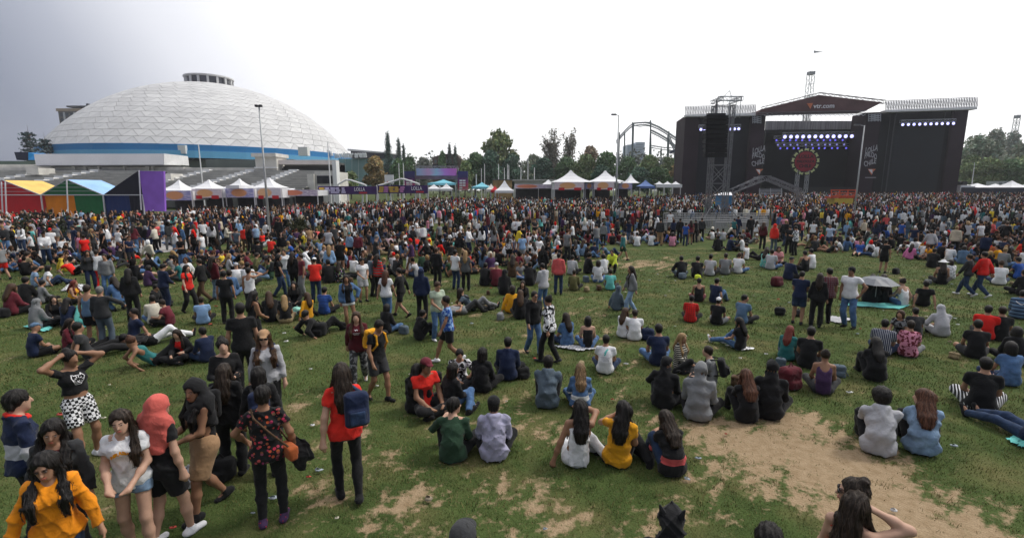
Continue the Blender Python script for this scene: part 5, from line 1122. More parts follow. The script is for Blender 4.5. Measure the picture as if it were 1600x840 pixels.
def body_sdf(J, fine, fem, bld=1.0):
    X1 = J['M1']@A3(1, 0, 0); X2 = J['M2']@A3(1, 0, 0); Y2 = J['M2']@A3(0, 1, 0); H = J['hd']; M = J['Mh']; hh = lambda *v: H+M@A3(*v); b = bld
    f = [rc(J['pel'], J['wst'], .110*b, .092*b, X1, 1.38), rc(J['wst'], J['chs'], .092*b, .105*b, X2, 1.32), rc(J['chs'], J['nck']-J['M2']@A3(0, 0, .07), .105*b, .070*b, X2, 1.45), rc(J['nck']-J['M2']@A3(0, 0, .05), hh(0, -.03, -.06), .054, .050)]
    if fem: f += [el(J['chs']+Y2*.065*b+X2*s*.07+J['M2']@A3(0, 0, -.005), (.06, .06, .058)) for s in (-1, 1)]
    for n in 'lr':
        f += [rc(J['sh'+n], J['el'+n], .043*b, .036*b), rc(J['el'+n], J['el'+n]*.55+J['wr'+n]*.45, .037*b, .036*b), rc(J['el'+n]*.55+J['wr'+n]*.45, J['wr'+n], .036*b, .0245), rc(J['sh'+n], J['nck']-J['M2']@A3(0, 0, .03), .038*b, .042)]
        hp, kn, an = J['hip'+n], J['kn'+n], J['an'+n]; f += [rc(hp, kn, .082*b, .052*b), rc(kn, kn*.6+an*.4-nrm(np.cross(np.cross(an-kn, A3(0, 1, 0)), an-kn))*.0, .052*b, .053*b), rc(kn*.6+an*.4, an, .053*b, .034)]
        fd = J['fd'+n]; f += [rc(an-A3(0, 0, .02), an+fd*.12-A3(0, 0, .045)*abs(fd[1]), .036, .026)]
    hands = []
    for n in 'lr': hands += hand(J, n, fine)
    main = uni(f, .035); hd = [el(hh(0, -.014, .028), (.073, .090, .088), M.T), el(hh(0, .026, -.036), (.056, .060, .076), M.T), el(hh(0, .060, -.088), (.026, .022, .020), M.T)]
    head = uni(hd, .04)
    if fine:
        det = [rc(hh(0, .086, .012), hh(0, .104, -.026), .0075, .0135), el(hh(.075, -.006, -.010), (.010, .020, .031), M.T), el(hh(-.075, -.006, -.010), (.010, .020, .031), M.T), el(hh(0, .088, -.052), (.023, .011, .0065), M.T), el(hh(0, .087, -.062), (.019, .011, .0075), M.T), el(hh(.031, .078, .026), (.022, .012, .007), M.T), el(hh(-.031, .078, .026), (.022, .012, .007), M.T)]
        head = sub(head, uni([el(hh(s*.031, .105, .009), (.020, .022, .013), M.T) for s in (-1, 1)], .005), .022); head = uni([head]+det[:1], .012); head = uni([head]+det[1:3], .010); head = uni([head]+det[3:], .008); head = uni([head]+[el(hh(s*.031, .076, .007), (.0125, .0105, .0085), M.T) for s in (-1, 1)], .004)
    else: head = uni([head, rc(hh(0, .085, .012), hh(0, .102, -.024), .010, .015)], .015)
    all_ = lambda P: smin(smin(main(P), head(P), .03), hnd(P), .012 if fine else .02)
    hnd = uni(hands, .006 if fine else .015)
    all_.bb = (np.minimum(np.minimum(main.bb[0], head.bb[0]), hnd.bb[0]), np.maximum(np.maximum(main.bb[1], head.bb[1]), hnd.bb[1])); return all_
# ---------------------------------------------------------------- garments
def torso_parts(J, t, b, fem, low=.0):
    X1 = J['M1']@A3(1, 0, 0); X2 = J['M2']@A3(1, 0, 0); Y2 = J['M2']@A3(0, 1, 0); Z1 = J['M1']@A3(0, 0, 1)
    f = [rc(J['pel']-Z1*low, J['wst'], .120*b+t*1.15, .098*b+t, X1, 1.38), rc(J['wst'], J['chs'], .098*b+t, .107*b+t, X2, 1.32), rc(J['chs'], J['nck']-J['M2']@A3(0, 0, .07), .107*b+t, .070*b+t, X2, 1.45)]
    if fem: f += [el(J['chs']+Y2*.068*b+X2*s*.07+J['M2']@A3(0, 0, -.005), (.062+t, .060+t, .06+t)) for s in (-1, 1)]
    return f
def sleeves(J, t, frac, b, only='lr'):
    out = []
    for n in only:
        a, e_, w = J['sh'+n], J['el'+n], J['wr'+n]; top = rc(J['nck']-J['M2']@A3(0, 0, .035), a, .038*b+t*.9, .038*b+t*.9)
        if frac <= 1: p = a+(e_-a)*frac; s_ = cut(rc(a, a+(e_-a)*(frac+.25), .043*b+t, .044*b+t*2.0), pl(p, e_-a))
        else: p = e_+(w-e_)*(frac-1); s_ = uni([rc(a, e_, .043*b+t, .040*b+t*1.2), cut(rc(e_, e_+(w-e_)*(frac-.95), .042*b+t*1.2, .030*b+t*1.1), pl(p, w-e_))], .02)
        out += [top, s_]
    return out
def top_sdf(J, kind, b, fem, h, seed):
    M2 = J['M2']; X2 = M2@A3(1, 0, 0); Y2 = M2@A3(0, 1, 0); Z2 = M2@A3(0, 0, 1); Z1 = J['M1']@A3(0, 0, 1); nk = J['nck']; sit = J['pel'][2] < .5
    T = dict(tee=(.014, .55, -.10), tank=(.011, 0, -.08), longtee=(.014, 1.93, -.09), hoodie=(.021, 1.95, -.10), hoodup=(.022, 1.95, -.10), jacket=(.022, 1.94, -.08), crop=(.013, .45, .13), dress=(.013, .3, -.25), strap=(.010, 0, -.06), shirt=(.017, .75, -.13))[kind]
    t, fr, hem = T; amp = .0078 if h < .012 else (.0072 if h < .02 else (.0036 if h < .031 else .002)); amp *= 1.2 if kind in ('hoodie', 'hoodup', 'jacket') else 1
    if sit: hem = max(hem, -.085)
    f = torso_parts(J, t, b, fem, .08)
    if kind not in ('crop', 'strap', 'dress'): f.append(rc(J['hipl']+Z1*.02, J['hipr']+Z1*.02, .098*b+t*1.3, .098*b+t*1.3))
    body = uni(f+(sleeves(J, t, fr, b) if fr else []), .03)
    body = cut(body, pl(J['pel']+Z1*hem, -Z1))
    nr = .062 if kind not in ('tank', 'strap', 'crop') else .08
    body = sub(body, el(nk+Z2*.035+Y2*(.03 if fem else .02), (nr+.01, nr, .075), M2.T), .008)
    if kind in ('tank', 'strap'):
        body = cut(body, *[pl(J['sh'+n]+X2*(s*(-.012)), X2*s) for n, s in (('l', -1), ('r', 1))])
    if kind == 'strap': body = cut(body, pl(J['chs']+Z2*.055, Z2))
    if kind in ('tank',): body = sub(body, el(nk-Y2*.09-Z2*.03, (.085, .09, .14), M2.T), .01)
    body = wrinkle(body, amp, seed)
    if kind in ('hoodie', 'jacket') :
        r_ = .024 if kind == 'hoodie' else .015; pts = [nk+X2*x+Y2*y+Z2*z for x, y, z in ((-.030, .088, -.085), (-.082, .03, -.012), (-.07, -.05, .01), (0, -.085, -.0), (.07, -.05, .01), (.082, .03, -.012), (.030, .088, -.085))]
        col_ = [rc(p, q, r_*(.7 if i in (0, 5) else 1.1), r_*(.7 if i in (0, 5) else 1.1)) for i, (p, q) in enumerate(zip(pts[:-1], pts[1:]))]
        if kind == 'hoodie': col_ += [rc(nk-Y2*.075-Z2*.01+X2*.04, nk-Y2*.10-Z2*.13, .038, .03), rc(nk-Y2*.075-Z2*.01-X2*.04, nk-Y2*.10-Z2*.13, .038, .03)]
        body = uni([body, uni(col_, .02)], .022)
    if kind == 'hoodup':
        H = J['hd']; M = J['Mh']; hh = lambda *v: H+M@A3(*v)
        hd = uni([el(hh(0, -.018, .030), (.102, .118, .116), M.T), el(hh(0, -.01, -.07), (.092, .10, .09), M.T), rc(hh(0, -.04, -.08), nk-Z2*.03-Y2*.02, .085, .10)], .04)
        hd = sub(hd, uni([el(hh(0, .115, -.02), (.066, .10, .098), M.T), el(hh(0, .0, -.02), (.075, .088, .1), M.T)], .02), .012); body = uni([body, wrinkle(hd, amp, seed)], .03)
    return body
def bottom_sdf(J, kind, b, fem, h, seed):
    Z1 = J['M1']@A3(0, 0, 1); X1 = J['M1']@A3(1, 0, 0); Y1 = J['M1']@A3(0, 1, 0); amp = .004 if h < .02 else .002
    t = dict(trousers=.018, jeans=.015, leggings=.006, shorts=.022, denimshorts=.015, skirt=.014, baggy=.03)[kind]
    wst = cut(rc(J['pel']-Z1*.03, J['pel']+Z1*.14, .112*b+t*.5, .094*b+t*.3, X1, 1.36), pl(J['pel']+Z1*.10, Z1)); f = [wst]
    if kind == 'skirt':
        kn = (J['knl']+J['knr'])/2; hp = J['pel']-Z1*.02; d = nrm(kn-hp); e_ = hp+(kn-hp)*.92
        f += [cut(rc(hp, e_+d*.1, .112*b, .10, X1, 1.3), pl(e_, d))]+[cut(rc(J['hip'+n], J['kn'+n]+d*.1, .098*b+t, .082+t), pl(e_, d)) for n in 'lr']; return wrinkle(uni(f, .07), amp, seed+2)
    else:
        for n in 'lr':
            hp, kn, an = J['hip'+n], J['kn'+n], J['an'+n]
            if kind in ('shorts', 'denimshorts'):
                fr = .78 if kind == 'shorts' else .36; p = hp+(kn-hp)*fr; f.append(cut(rc(hp, kn+(kn-hp)*.2, .085*b+t, .060*b+t*1.6), pl(p, kn-hp)))
            else:
                md = kn*.6+an*.4; f += [rc(hp, kn, .085*b+t, .056*b+t), rc(kn, md, .056*b+t, .057*b+t), cut(rc(md, an+(an-kn)*.1, .057*b+t, (.038 if kind == 'leggings' else .047)+t), pl(an+(an-kn)*.03, an-kn))]
    return wrinkle(uni(f, .03), amp, seed+2)
def shoe_sdf(J, n, h):
    an, fd = J['an'+n], J['fd'+n]; up = A3(0, 0, 1) if abs(fd[2]) < .5 else nrm(an-J['kn'+n])*-1
    sdv = nrm(np.cross(fd, up)); u2 = nrm(np.cross(sdv, fd)); c = an-u2*.032
    f = uni([rc(c-fd*.055, c+fd*.135-u2*.008, .042, .034, sdv, 1.12), rc(an+u2*.02, c, .044, .044)], .03)
    return cut(f, pl(c-u2*.040, -u2), pl(an+u2*.045, u2))
def hair_sdf(J, style, h, seed):
    H = J['hd']; M = J['Mh']; hh = lambda *v: H+M@A3(*v); Y2 = J['M2']@A3(0, 1, 0); Z2 = J['M2']@A3(0, 0, 1); X2 = J['M2']@A3(1, 0, 0); fine = h < .02
    v = dict(short=.007, buzz=.003, curly=.03, bob=.012, long=.011, pony=.008, bun=.008, afro=.05, fringe=.012, headband=.01, longside=.011)[style]
    cap = el(hh(0, -.018, .034), (.077+v, .094+v, .090+v), M.T)
    cap = sub(cap, uni([el(hh(0, .130, -.014), (.071, .088, .114), M.T), el(hh(0, .02, -.14), (.2, .12 if style in ('short', 'buzz', 'curly', 'pony', 'bun', 'afro') else .06, .105), M.T)], .015), .012)
    fs = [cap]
    if style in ('short', 'curly', 'afro'): fs.append(el(hh(0, -.06, -.03), (.066+v*.7, .04+v*.5, .05), M.T))
    bk = lambda y, z, x=0: J['nck']-Y2*y+Z2*z+X2*x
    if style in ('long', 'headband', 'longside'):
        up = A3(0, 0, 1); L_ = .30
        low = J['wst']*.45+J['chs']*.55-Y2*.145
        if J['M2'][2, 2] < .5: low = J['nck']-Y2*.12
        fs += [rc(hh(0, -.065, .02), bk(.085, .02), .072, .060, X2, 1.25), rc(bk(.085, .02), bk(.125, -.13), .058, .052, X2, 1.75), rc(bk(.125, -.13), low, .052, .030, X2, 1.9)]
        for s in ((-1, 1) if style != 'longside' else (-1,)): fs += [rc(hh(s*.076, -.005, .02), hh(s*.080, .0, -.10), .022, .028), rc(hh(s*.080, 0, -.10), J['nck']+X2*s*.112+Y2*.085-Z2*.06, .024, .021, X2, 1.5), rc(J['nck']+X2*s*.112+Y2*.085-Z2*.06, J['chs']+X2*s*.118+Y2*.135-Z2*.0, .021, .021, X2, 2.0), rc(J['chs']+X2*s*.118+Y2*.135, J['chs']+X2*s*.11+Y2*.145-Z2*.15, .021, .006, X2, 2.2)]
    elif style == 'bob': fs += [rc(hh(0, -.06, .02), hh(0, -.07, -.11), .075, .07, M@A3(1, 0, 0), 1.25)]+[rc(hh(s*.074, -.01, .03), hh(s*.08, -.005, -.10), .026, .028) for s in (-1, 1)]
    elif style == 'pony': fs += [rc(hh(0, -.10, .05), hh(0, -.15, .0), .03, .036), rc(hh(0, -.15, .0), hh(0, -.15, -.15), .036, .022)]
    elif style == 'bun': fs += [el(hh(0, -.07, .115), (.042, .042, .040), M.T)]
    f = uni(fs, .02)
    if style in ('curly', 'afro'):
        g = f; f = lambda P: g(P)+.009*np.sin(P[:, 0]*120+np.sin(P[:, 2]*90)*2)*np.sin(P[:, 1]*110+1)*np.sin(P[:, 2]*115); f.bb = g.bb
    elif fine:
        g = f; f = lambda P: g(P)+.0035*np.sin((P@X2)*150+3*np.sin(P[:, 2]*14+seed))+.003*np.sin((P@X2)*85+(P@Y2)*95+2*np.sin(P[:, 2]*9)); f.bb = g.bb
    return f

def face_parts(J):
    """eyes, brows and lips of a near face: name, shape, material key"""
    H = J['hd']; M = J['Mh']; hh = lambda *v: H+M@A3(*v); out = []
    for s in (-1, 1):
        out.append(('eye', el(hh(s*.031, .0795, .007), (.0108, .0078, .0046), M.T), 'eye')); out.append(('iris', el(hh(s*.031, .0862, .007), (.0052, .0026, .0046), M.T), 'iris'))
        out.append(('eyebrow', uni([rc(hh(s*.014, .092, .024), hh(s*.034, .089, .030), .0036, .0036), rc(hh(s*.034, .089, .030), hh(s*.050, .076, .025), .0036, .002)], .004), 'brow'))
    out.append(('lips', uni([el(hh(0, .096, -.0535), (.022, .006, .0045), M.T), el(hh(0, .095, -.0615), (.018, .0065, .0050), M.T)], .002), 'lips')); return out
def hair_strands(f, V, Q, J, n, ln, rs):
    """thin ribbons that follow the hair surface downwards"""
    c = V[Q].mean(1); i = rs.integers(0, len(c), n); p = c[i]+rs.normal(0, .002, (n, 3)); H = J['hd']; up = J['Mh']@A3(0, -.35, 1)
    def grad(P, e=.004): return np.stack([f(P+d)-f(P-d) for d in np.eye(3)*e], 1)/(2*e)
    pts = [p]; off = rs.uniform(.0005, .006, n)**1.0; K = 4
    for k in range(K):
        g = grad(p); g /= np.linalg.norm(g, axis=1)[:, None]+1e-9; out = p-H; out[:, 2] = 0; d = np.array([0, 0, -1.])+.8*out/(np.linalg.norm(p-H, axis=1)[:, None]+.05)*(p[:, 2:3] > H[2]-.05)+rs.normal(0, .18, (n, 3)); t = d-g*(d*g).sum(1)[:, None]; t /= np.linalg.norm(t, axis=1)[:, None]+1e-9
        p = p+t*ln/K; v = f(p); g = grad(p); p = p-g*(v-off*(k+1)/2)[:, None]*.8; pts.append(p)
    A = np.stack(pts, 1); lq = (A-H)@J['Mh']; kp = ~((lq[:, :, 1] > .045) & (np.abs(lq[:, :, 0]) < .062) & (lq[:, :, 2] < .062) & (lq[:, :, 2] > -.16)).any(1); A = A[kp]; off = off[kp]; n = len(A); sd = np.cross(A[:, -1]-A[:, 0], grad(A[:, 1])); sd /= np.linalg.norm(sd, axis=1)[:, None]+1e-9; w = (rs.uniform(.0012, .0032, n))[:, None, None]*np.array([1, 1, .9, .6, .15])[None, :, None]
    Lf = A-sd[:, None]*w; Rt = A+sd[:, None]*w; VV = np.stack([Lf, Rt], 2).reshape(-1, 3); b = (np.arange(n)*10)[:, None]; F_ = np.stack([np.concatenate([b+2*k, b+2*k+1, b+2*k+3, b+2*k+2], 1) for k in range(4)], 1).reshape(-1, 4)
    return np.concatenate([V, VV]), np.concatenate([Q, F_+len(V)]), np.concatenate([np.zeros(len(Q), int), np.repeat((rs.random(n) < .45).astype(int), 4)])
# ================================================================ CLOTH, SKIN AND HAIR MATERIALS
CC = dict(black=(.0125, .0125, .0135), charcoal=(.035, .036, .038), grey=(.20, .205, .21), lightgrey=(.42, .42, .44), white=(.74, .74, .75), navy=(.014, .022, .055), blue=(.025, .085, .34), lightblue=(.25, .40, .62), denim=(.075, .145, .28), paledenim=(.22, .32, .46), darkdenim=(.022, .040, .085), red=(.62, .018, .014), brightred=(.70, .03, .02), coral=(.60, .10, .10), salmon=(.52, .105, .085), maroon=(.085, .012, .018), wine=(.13, .02, .03), orange=(.78, .26, .012), mustard=(.70, .32, .015), yellow=(.75, .55, .05), neon=(.62, .72, .06), olive=(.12, .115, .045), green=(.030, .065, .038), teal=(.03, .16, .16), aqua=(.14, .50, .46), mint=(.30, .62, .50), lilac=(.36, .35, .47), purple=(.06, .03, .08), pink=(.62, .25, .34), hotpink=(.72, .20, .42), tan=(.36, .22, .12), beige=(.52, .45, .34), cream=(.62, .58, .48), brown=(.085, .05, .028), khaki=(.26, .20, .11), slate=(.09, .12, .15), steelblue=(.10, .17, .27), rust=(.40, .10, .03), palegreen=(.42, .50, .38))
def fabric(spec):
    """'colour' or 'colour/pattern.colour2'"""
    k = 'cloth_'+spec
    if k in MATS: return MATS[k]
    base, _, pat = spec.partition('/'); m = bpy.data.materials.new(k.replace('/', '_').replace('.', '_')); m.use_nodes = True; n = m.node_tree; b = n.nodes['Principled BSDF']; Lk = n.links.new
    b.inputs['Roughness'].default_value = .92; b.inputs['Specular IOR Level'].default_value = .18; b.inputs['Sheen Weight'].default_value = .08
    tc = n.nodes.new('ShaderNodeTexCoord'); ob = tc.outputs['Object']
    def N(t, **kw):
        x = n.nodes.new(t)
        for a, v in kw.items(): setattr(x, a, v)
        return x
    no = N('ShaderNodeTexNoise'); no.inputs['Scale'].default_value = 9 if 'denim' in base else 5; no.inputs['Detail'].default_value = 6; Lk(ob, no.inputs['Vector'])
    mr = N('ShaderNodeMapRange'); v = .38 if 'denim' in base else .2; mr.inputs[1].default_value = .3; mr.inputs[2].default_value = .7; mr.inputs[3].default_value = 1-v; mr.inputs[4].default_value = 1+v; Lk(no.outputs['Fac'], mr.inputs[0])
    col = None
    if pat:
        pk, c2 = pat.split('.'); mx = N('ShaderNodeMix', data_type='RGBA'); mx.inputs[6].default_value = CC[base]+(1,); mx.inputs[7].default_value = CC[c2]+(1,)
        if pk in ('stripeH', 'stripeV', 'wide'):
            w = N('ShaderNodeTexWave', bands_direction='Z' if pk != 'stripeV' else 'X'); w.inputs['Scale'].default_value = {'stripeH': 7, 'stripeV': 9, 'wide': 3}[pk]; w.inputs['Distortion'].default_value = .6; w.inputs['Detail'].default_value = 0; Lk(ob, w.inputs['Vector']); r = N('ShaderNodeMath', operation='GREATER_THAN'); r.inputs[1].default_value = .72; Lk(w.outputs['Fac'], r.inputs[0]); fac = r.outputs[0]
        elif pk == 'checker': w = N('ShaderNodeTexChecker'); w.inputs['Scale'].default_value = 26; Lk(ob, w.inputs['Vector']); fac = w.outputs['Fac']
        elif pk == 'plaid':
            a1 = N('ShaderNodeTexWave', bands_direction='Z'); a1.inputs['Scale'].default_value = 5; a2 = N('ShaderNodeTexWave', bands_direction='X'); a2.inputs['Scale'].default_value = 5; mu = N('ShaderNodeMath', operation='MULTIPLY'); Lk(ob, a1.inputs['Vector']); Lk(ob, a2.inputs['Vector']); Lk(a1.outputs['Fac'], mu.inputs[0]); Lk(a2.outputs['Fac'], mu.inputs[1]); fac = mu.outputs[0]
        elif pk in ('floral', 'dots'):
            w = N('ShaderNodeTexVoronoi'); w.inputs['Scale'].default_value = 20 if pk == 'floral' else 30; Lk(ob, w.inputs['Vector']); r = N('ShaderNodeMath', operation='LESS_THAN'); r.inputs[1].default_value = .36 if pk == 'floral' else .2; Lk(w.outputs['Distance'], r.inputs[0]); fac = r.outputs[0]
            if pk == 'floral':
                hs = N('ShaderNodeMix', data_type='RGBA', blend_type='MULTIPLY'); hs.inputs[0].default_value = .75; hs.inputs[6].default_value = CC[c2]+(1,); Lk(w.outputs['Color'], hs.inputs[7]); Lk(hs.outputs[2], mx.inputs[7])
        elif pk == 'camo': w = N('ShaderNodeTexNoise'); w.inputs['Scale'].default_value = 14; Lk(ob, w.inputs['Vector']); r = N('ShaderNodeMath', operation='GREATER_THAN'); r.inputs[1].default_value = .52; Lk(w.outputs['Fac'], r.inputs[0]); fac = r.outputs[0]
        elif pk in ('band', 'lowband'):
            sx = N('ShaderNodeSeparateXYZ'); Lk(ob, sx.inputs[0]); z0, z1 = (1.02, 1.17) if pk == 'band' else (.20, .30); a1 = N('ShaderNodeMath', operation='GREATER_THAN'); a1.inputs[1].default_value = z0; a2 = N('ShaderNodeMath', operation='LESS_THAN'); a2.inputs[1].default_value = z1; mu = N('ShaderNodeMath', operation='MULTIPLY'); Lk(sx.outputs['Z'], a1.inputs[0]); Lk(sx.outputs['Z'], a2.inputs[0]); Lk(a1.outputs[0], mu.inputs[0]); Lk(a2.outputs[0], mu.inputs[1]); fac = mu.outputs[0]
        Lk(fac, mx.inputs[0]); col = mx.outputs[2]
    vm = N('ShaderNodeVectorMath', operation='SCALE'); vm.inputs[0].default_value = CC[base]
    if col is not None: Lk(col, vm.inputs[0])
    Lk(mr.outputs[0], vm.inputs['Scale']); Lk(vm.outputs[0], b.inputs['Base Color'])
    n2 = N('ShaderNodeTexNoise'); n2.inputs['Scale'].default_value = 14; n2.inputs['Detail'].default_value = 7; n2.inputs['Distortion'].default_value = .8; Lk(ob, n2.inputs['Vector']); bp = N('ShaderNodeBump'); bp.inputs['Strength'].default_value = .6; bp.inputs['Distance'].default_value = .02; Lk(n2.outputs['Fac'], bp.inputs['Height']); Lk(bp.outputs[0], b.inputs['Normal'])
    MATS[k] = m; return m
SKIN = dict(light=(.50, .30, .21), mid=(.37, .20, .125), tan=(.28, .145, .085), dark=(.15, .075, .045))
HAIRC = dict(black=(.010, .008, .007), dark=(.022, .014, .009), brown=(.055, .028, .014), auburn=(.075, .031, .017), blond=(.30, .19, .085), grey=(.18, .17, .16), red=(.16, .03, .02), ombre=(.16, .10, .05))
def m_skin(t):
    k = 'skin_'+t
    if k in MATS: return MATS[k]
    m = mat(k, SKIN[t], .55, .07, 14, .12, 160, attr='Col', spec=.35); n = m.node_tree; sc_ = [x for x in n.nodes if x.type == 'VECT_MATH'][0]; at_ = [x for x in n.nodes if x.type == 'ATTRIBUTE'][0]
    mu = n.nodes.new('ShaderNodeVectorMath'); mu.operation = 'MULTIPLY'; mu.inputs[1].default_value = SKIN[t]; n.links.new(at_.outputs['Color'], mu.inputs[0]); n.links.new(mu.outputs[0], sc_.inputs[0])
    m.node_tree.nodes['Principled BSDF'].inputs['Subsurface Weight'].default_value = .0; return m
def m_hair(c): return mat('hair_'+c, HAIRC[c], .5, .45, 30, .5, 60, stretch=(3, 3, .35), spec=.28)
def decimate(items):
    """items: (mesh, ratio) -> reduced meshes, all evaluated together in a scratch scene"""
    ts = bpy.data.scenes.new('scratch'); obs = []
    for me, r_ in items:
        o = bpy.data.objects.new('scratch', me); md = o.modifiers.new('d', 'DECIMATE'); md.ratio = r_; ts.collection.objects.link(o); obs.append(o)
    vl = ts.view_layers[0]; vl.update(); dg = vl.depsgraph; out = []
    for o in obs:
        me = bpy.data.meshes.new_from_object(o.evaluated_get(dg)); out.append(me)
    for o in obs: bpy.data.objects.remove(o)
    bpy.data.scenes.remove(ts); return out
def decimate_people():
    its = []; seen = set()
    for k, v in CACHE.items():
        for me in (v if isinstance(v, tuple) else (v,)):
            n_ = len(me.polygons)
            if n_ > 250 and me.name not in seen and len(me.materials) < 2: seen.add(me.name); its.append((me, .55 if k[0] == 'body' and k[-1] < .009 else .25 if k[0] == 'body' and n_ < 20000 else .28 if n_ < 9000 else .45))
    for (me, _), nm in zip(its, decimate(its)):
        nm.polygons.foreach_set('use_smooth', np.ones(len(nm.polygons), bool)); me.user_remap(nm); n_ = me.name; bpy.data.meshes.remove(me); nm.name = n_
# ================================================================ PERSON BUILDER
CACHE = {}; DESC = {}; PEOPLE = []; LV = (.0062, .0078, .0105, .014, .019, .026, .034)
TOPN = dict(tee='t_shirt', tank='tank_top', longtee='long_sleeved_top', hoodie='hoodie', hoodup='hooded_top', jacket='jacket', crop='crop_top', dress='dress', strap='strapless_top', shirt='shirt')
BOTN = dict(trousers='trousers', jeans='jeans', leggings='leggings', shorts='shorts', denimshorts='denim_shorts', skirt='skirt', baggy='trousers')
def cached(key, fn, name, m, smooth=True, paint=None):
    if key not in CACHE:
        f, h = fn(); V, Q = snet(f, h)
        if paint is not None: CACHE[key] = npmesh(name, V, Q, m, smooth, col=paint(V))
        else: CACHE[key] = npmesh(name, V, Q, m, smooth)
    return CACHE[key]
def put(name, me, root, m):
    o = link(name, me, root)
    if me.materials[0] != m: o.material_slots[0].link = 'OBJECT'; o.material_slots[0].material = m
    return o
def face_paint(J, fine):
    def p(V):
        C = np.ones((len(V), 3), np.float32)
        q = (V-J['hd'])@J['Mh']; x, y, z = np.abs(q[:, 0]), q[:, 1], q[:, 2]; fr = y > .045
        def setm(m, c): C[m] = c
        setm(fr & (((x)/.024)**2+((z+.057)/.0125)**2 < 1), (.85, .42, .45))
        setm(fr & (((x-.033)/.022)**2+((z-.029-.10*(x-.033))/.0065)**2 < 1), (.12, .10, .10))
        setm(fr & (((x-.032)/.027)**2+((z-.004)/.018)**2 < 1), (.80, .75, .74))  # eye-socket shade put into the skin colour
        setm(fr & (((x-.031)/.018)**2+((z-.008)/.0085)**2 < 1), (.55, .48, .47)); setm(fr & (((x-.031)/.008)**2+((z-.008)/.0085)**2 < 1), (.06, .06, .07))
        setm(fr & (((x-.028)/.02)**2+((z+.03)/.018)**2 < .3), (1.06, .92, .90)); return C
    return p if fine else (lambda V: np.ones((len(V), 3), np.float32))
def person(px, py, hp, pose, face, top, bot, hair, where='', skin='mid', male=False, h=None, over=None, label=None, shoes='black', bare=False, cap=None, hat=None, shades=False, inner=None, drape=None, lens=1.0, group=None, build=1.0, barefoot=False, extra=None, world=None, seed=None):
    sitting = POSES[pose]['p'][2] < .5
    if world is not None: g = Vector(world); H = hp
    elif hp < 0: r = ray(px, py); H = -hp; d = (CAMH-H)/max(.02, -r.z); g = Vector((r.x*d, r.y*d, 0))
    else:
        g = on_ground(px, py); H = at(px, py-hp, g.y+(.0 if not sitting else 0)).z-g.z
        H = min(1.86, max(1.52, H)) if not sitting else 1.66*min(1.12, max(.9, H/.86))
        if pose in ('lie', 'recline', 'crouch', 'legs'): H = 1.68
    sc = H/1.68; dist = g.length; n_ = len(PEOPLE); sd = (seed if seed is not None else n_) % (1000 if dist < 11 else 3)
    lv = next((l for l in LV if l >= (.0021 if dist > 9 else .00185 if dist > 5.2 else .0013)*dist), LV[-1]); fine = lv < .012; mid = lv < .02
    ov = dict(over or {})
    fem = not male; az = math.degrees(math.atan2(g.x, g.y)); J = skeleton(pose, ov, build, fem); kb = (pose, repr(sorted(ov.items())), round(build, 2), fem, lv)
    root = bpy.data.objects.new('person', None); root.empty_display_size = .1; COL.objects.link(root); root.location = g; root.rotation_euler = (0, 0, -R(face+az)); root.scale = (sc, sc, sc)
    tk, _, tc_ = top.partition('.'); bk, _, bc = bot.partition('.'); hk, _, hc = hair.partition('.')
    sk = m_skin(skin); put('body', cached(('body', fine)+kb, lambda: (body_sdf(J, fine, fem, build), lv), 'body', sk, paint=face_paint(J, fine)), root, sk)
    mt = fabric(tc_)
    def topf():
        f = top_sdf(J, tk, build, fem, lv, sd)
        if inner:
            M2 = J['M2']; f = sub(f, rbox(J['chs']+M2@A3(0, .16, -.1), (.062, .13, .42), .02, M2.T), .02)
        return f, lv
    to = put(TOPN[tk], cached(('top', tk, bool(inner), sd)+kb, topf, TOPN[tk], mt), root, mt)
    if inner:
        ik_, _, ic = inner.partition('.'); mi = fabric(ic); put(TOPN[ik_], cached(('inner', ik_, sd)+kb, lambda: (top_sdf(J, ik_, build*.97, fem, lv, sd), lv), TOPN[ik_], mi), root, mi)
    mb_ = fabric(bc); put(BOTN[bk], cached(('bot', bk, sd)+kb, lambda: (bottom_sdf(J, bk, build, fem, lv, sd), lv), BOTN[bk], mb_), root, mb_)
    if hk != 'none' and tk != 'hoodup' and not (cap and hk == 'x'):
        mh = m_hair(hc); kh = ('hair', hk, sd if mid else 0, hc if dist < 9 else 0)+kb
        if kh not in CACHE:
            f = hair_sdf(J, hk, lv*.9, sd); V, Q = snet(f, lv*.9); mi_ = None; ms_ = [mh]
            if dist < 9 and hk != 'buzz' and len(Q): V, Q, mi_ = hair_strands(f, V, Q, J, 1500 if hk in ('long', 'headband', 'longside') else 420, .15 if hk in ('long', 'headband', 'longside') else .05, np.random.default_rng(n_)); ms_ = [mh, mat('hair_light_'+hc, tuple(2.6*a+.006 for a in HAIRC[hc]), .5, .3, 30, spec=.3)]
            CACHE[kh] = npmesh('hair', V, Q, ms_, True, mi_)
        put('hair', CACHE[kh], root, mh)
    elif tk == 'hoodup' and (hk == 'long'):
        mh = m_hair(hc); put('hair', cached(('fringe',)+kb, lambda: (hair_sdf(J, 'bob', lv, 0), lv), 'hair', mh), root, mh)
    if dist < 6.5 and 70 < face % 360 < 290:
        tints = dict(eye=mat('eye_white', (.20, .175, .165), .5, 0, spec=.2), iris=mat('iris_brown', (.022, .012, .008), .2, 0, spec=.6), brow=mat('brow', (.02, .013, .010), .8, 0), lips=mat('lips_'+skin, tuple(a*b for a, b in zip(SKIN[skin], (.95, .5, .52))), .45, .1, 40))
        for nm, f, k in face_parts(J): put(nm, npmesh(nm, *snet(f, .0022), tints[k], True), root, tints[k])
    if not barefoot:
        ms = fabric(shoes)
        for n in 'lr': put('shoe', cached(('shoe', n)+kb, lambda: (shoe_sdf(J, n, lv), lv), 'shoe', ms), root, ms)
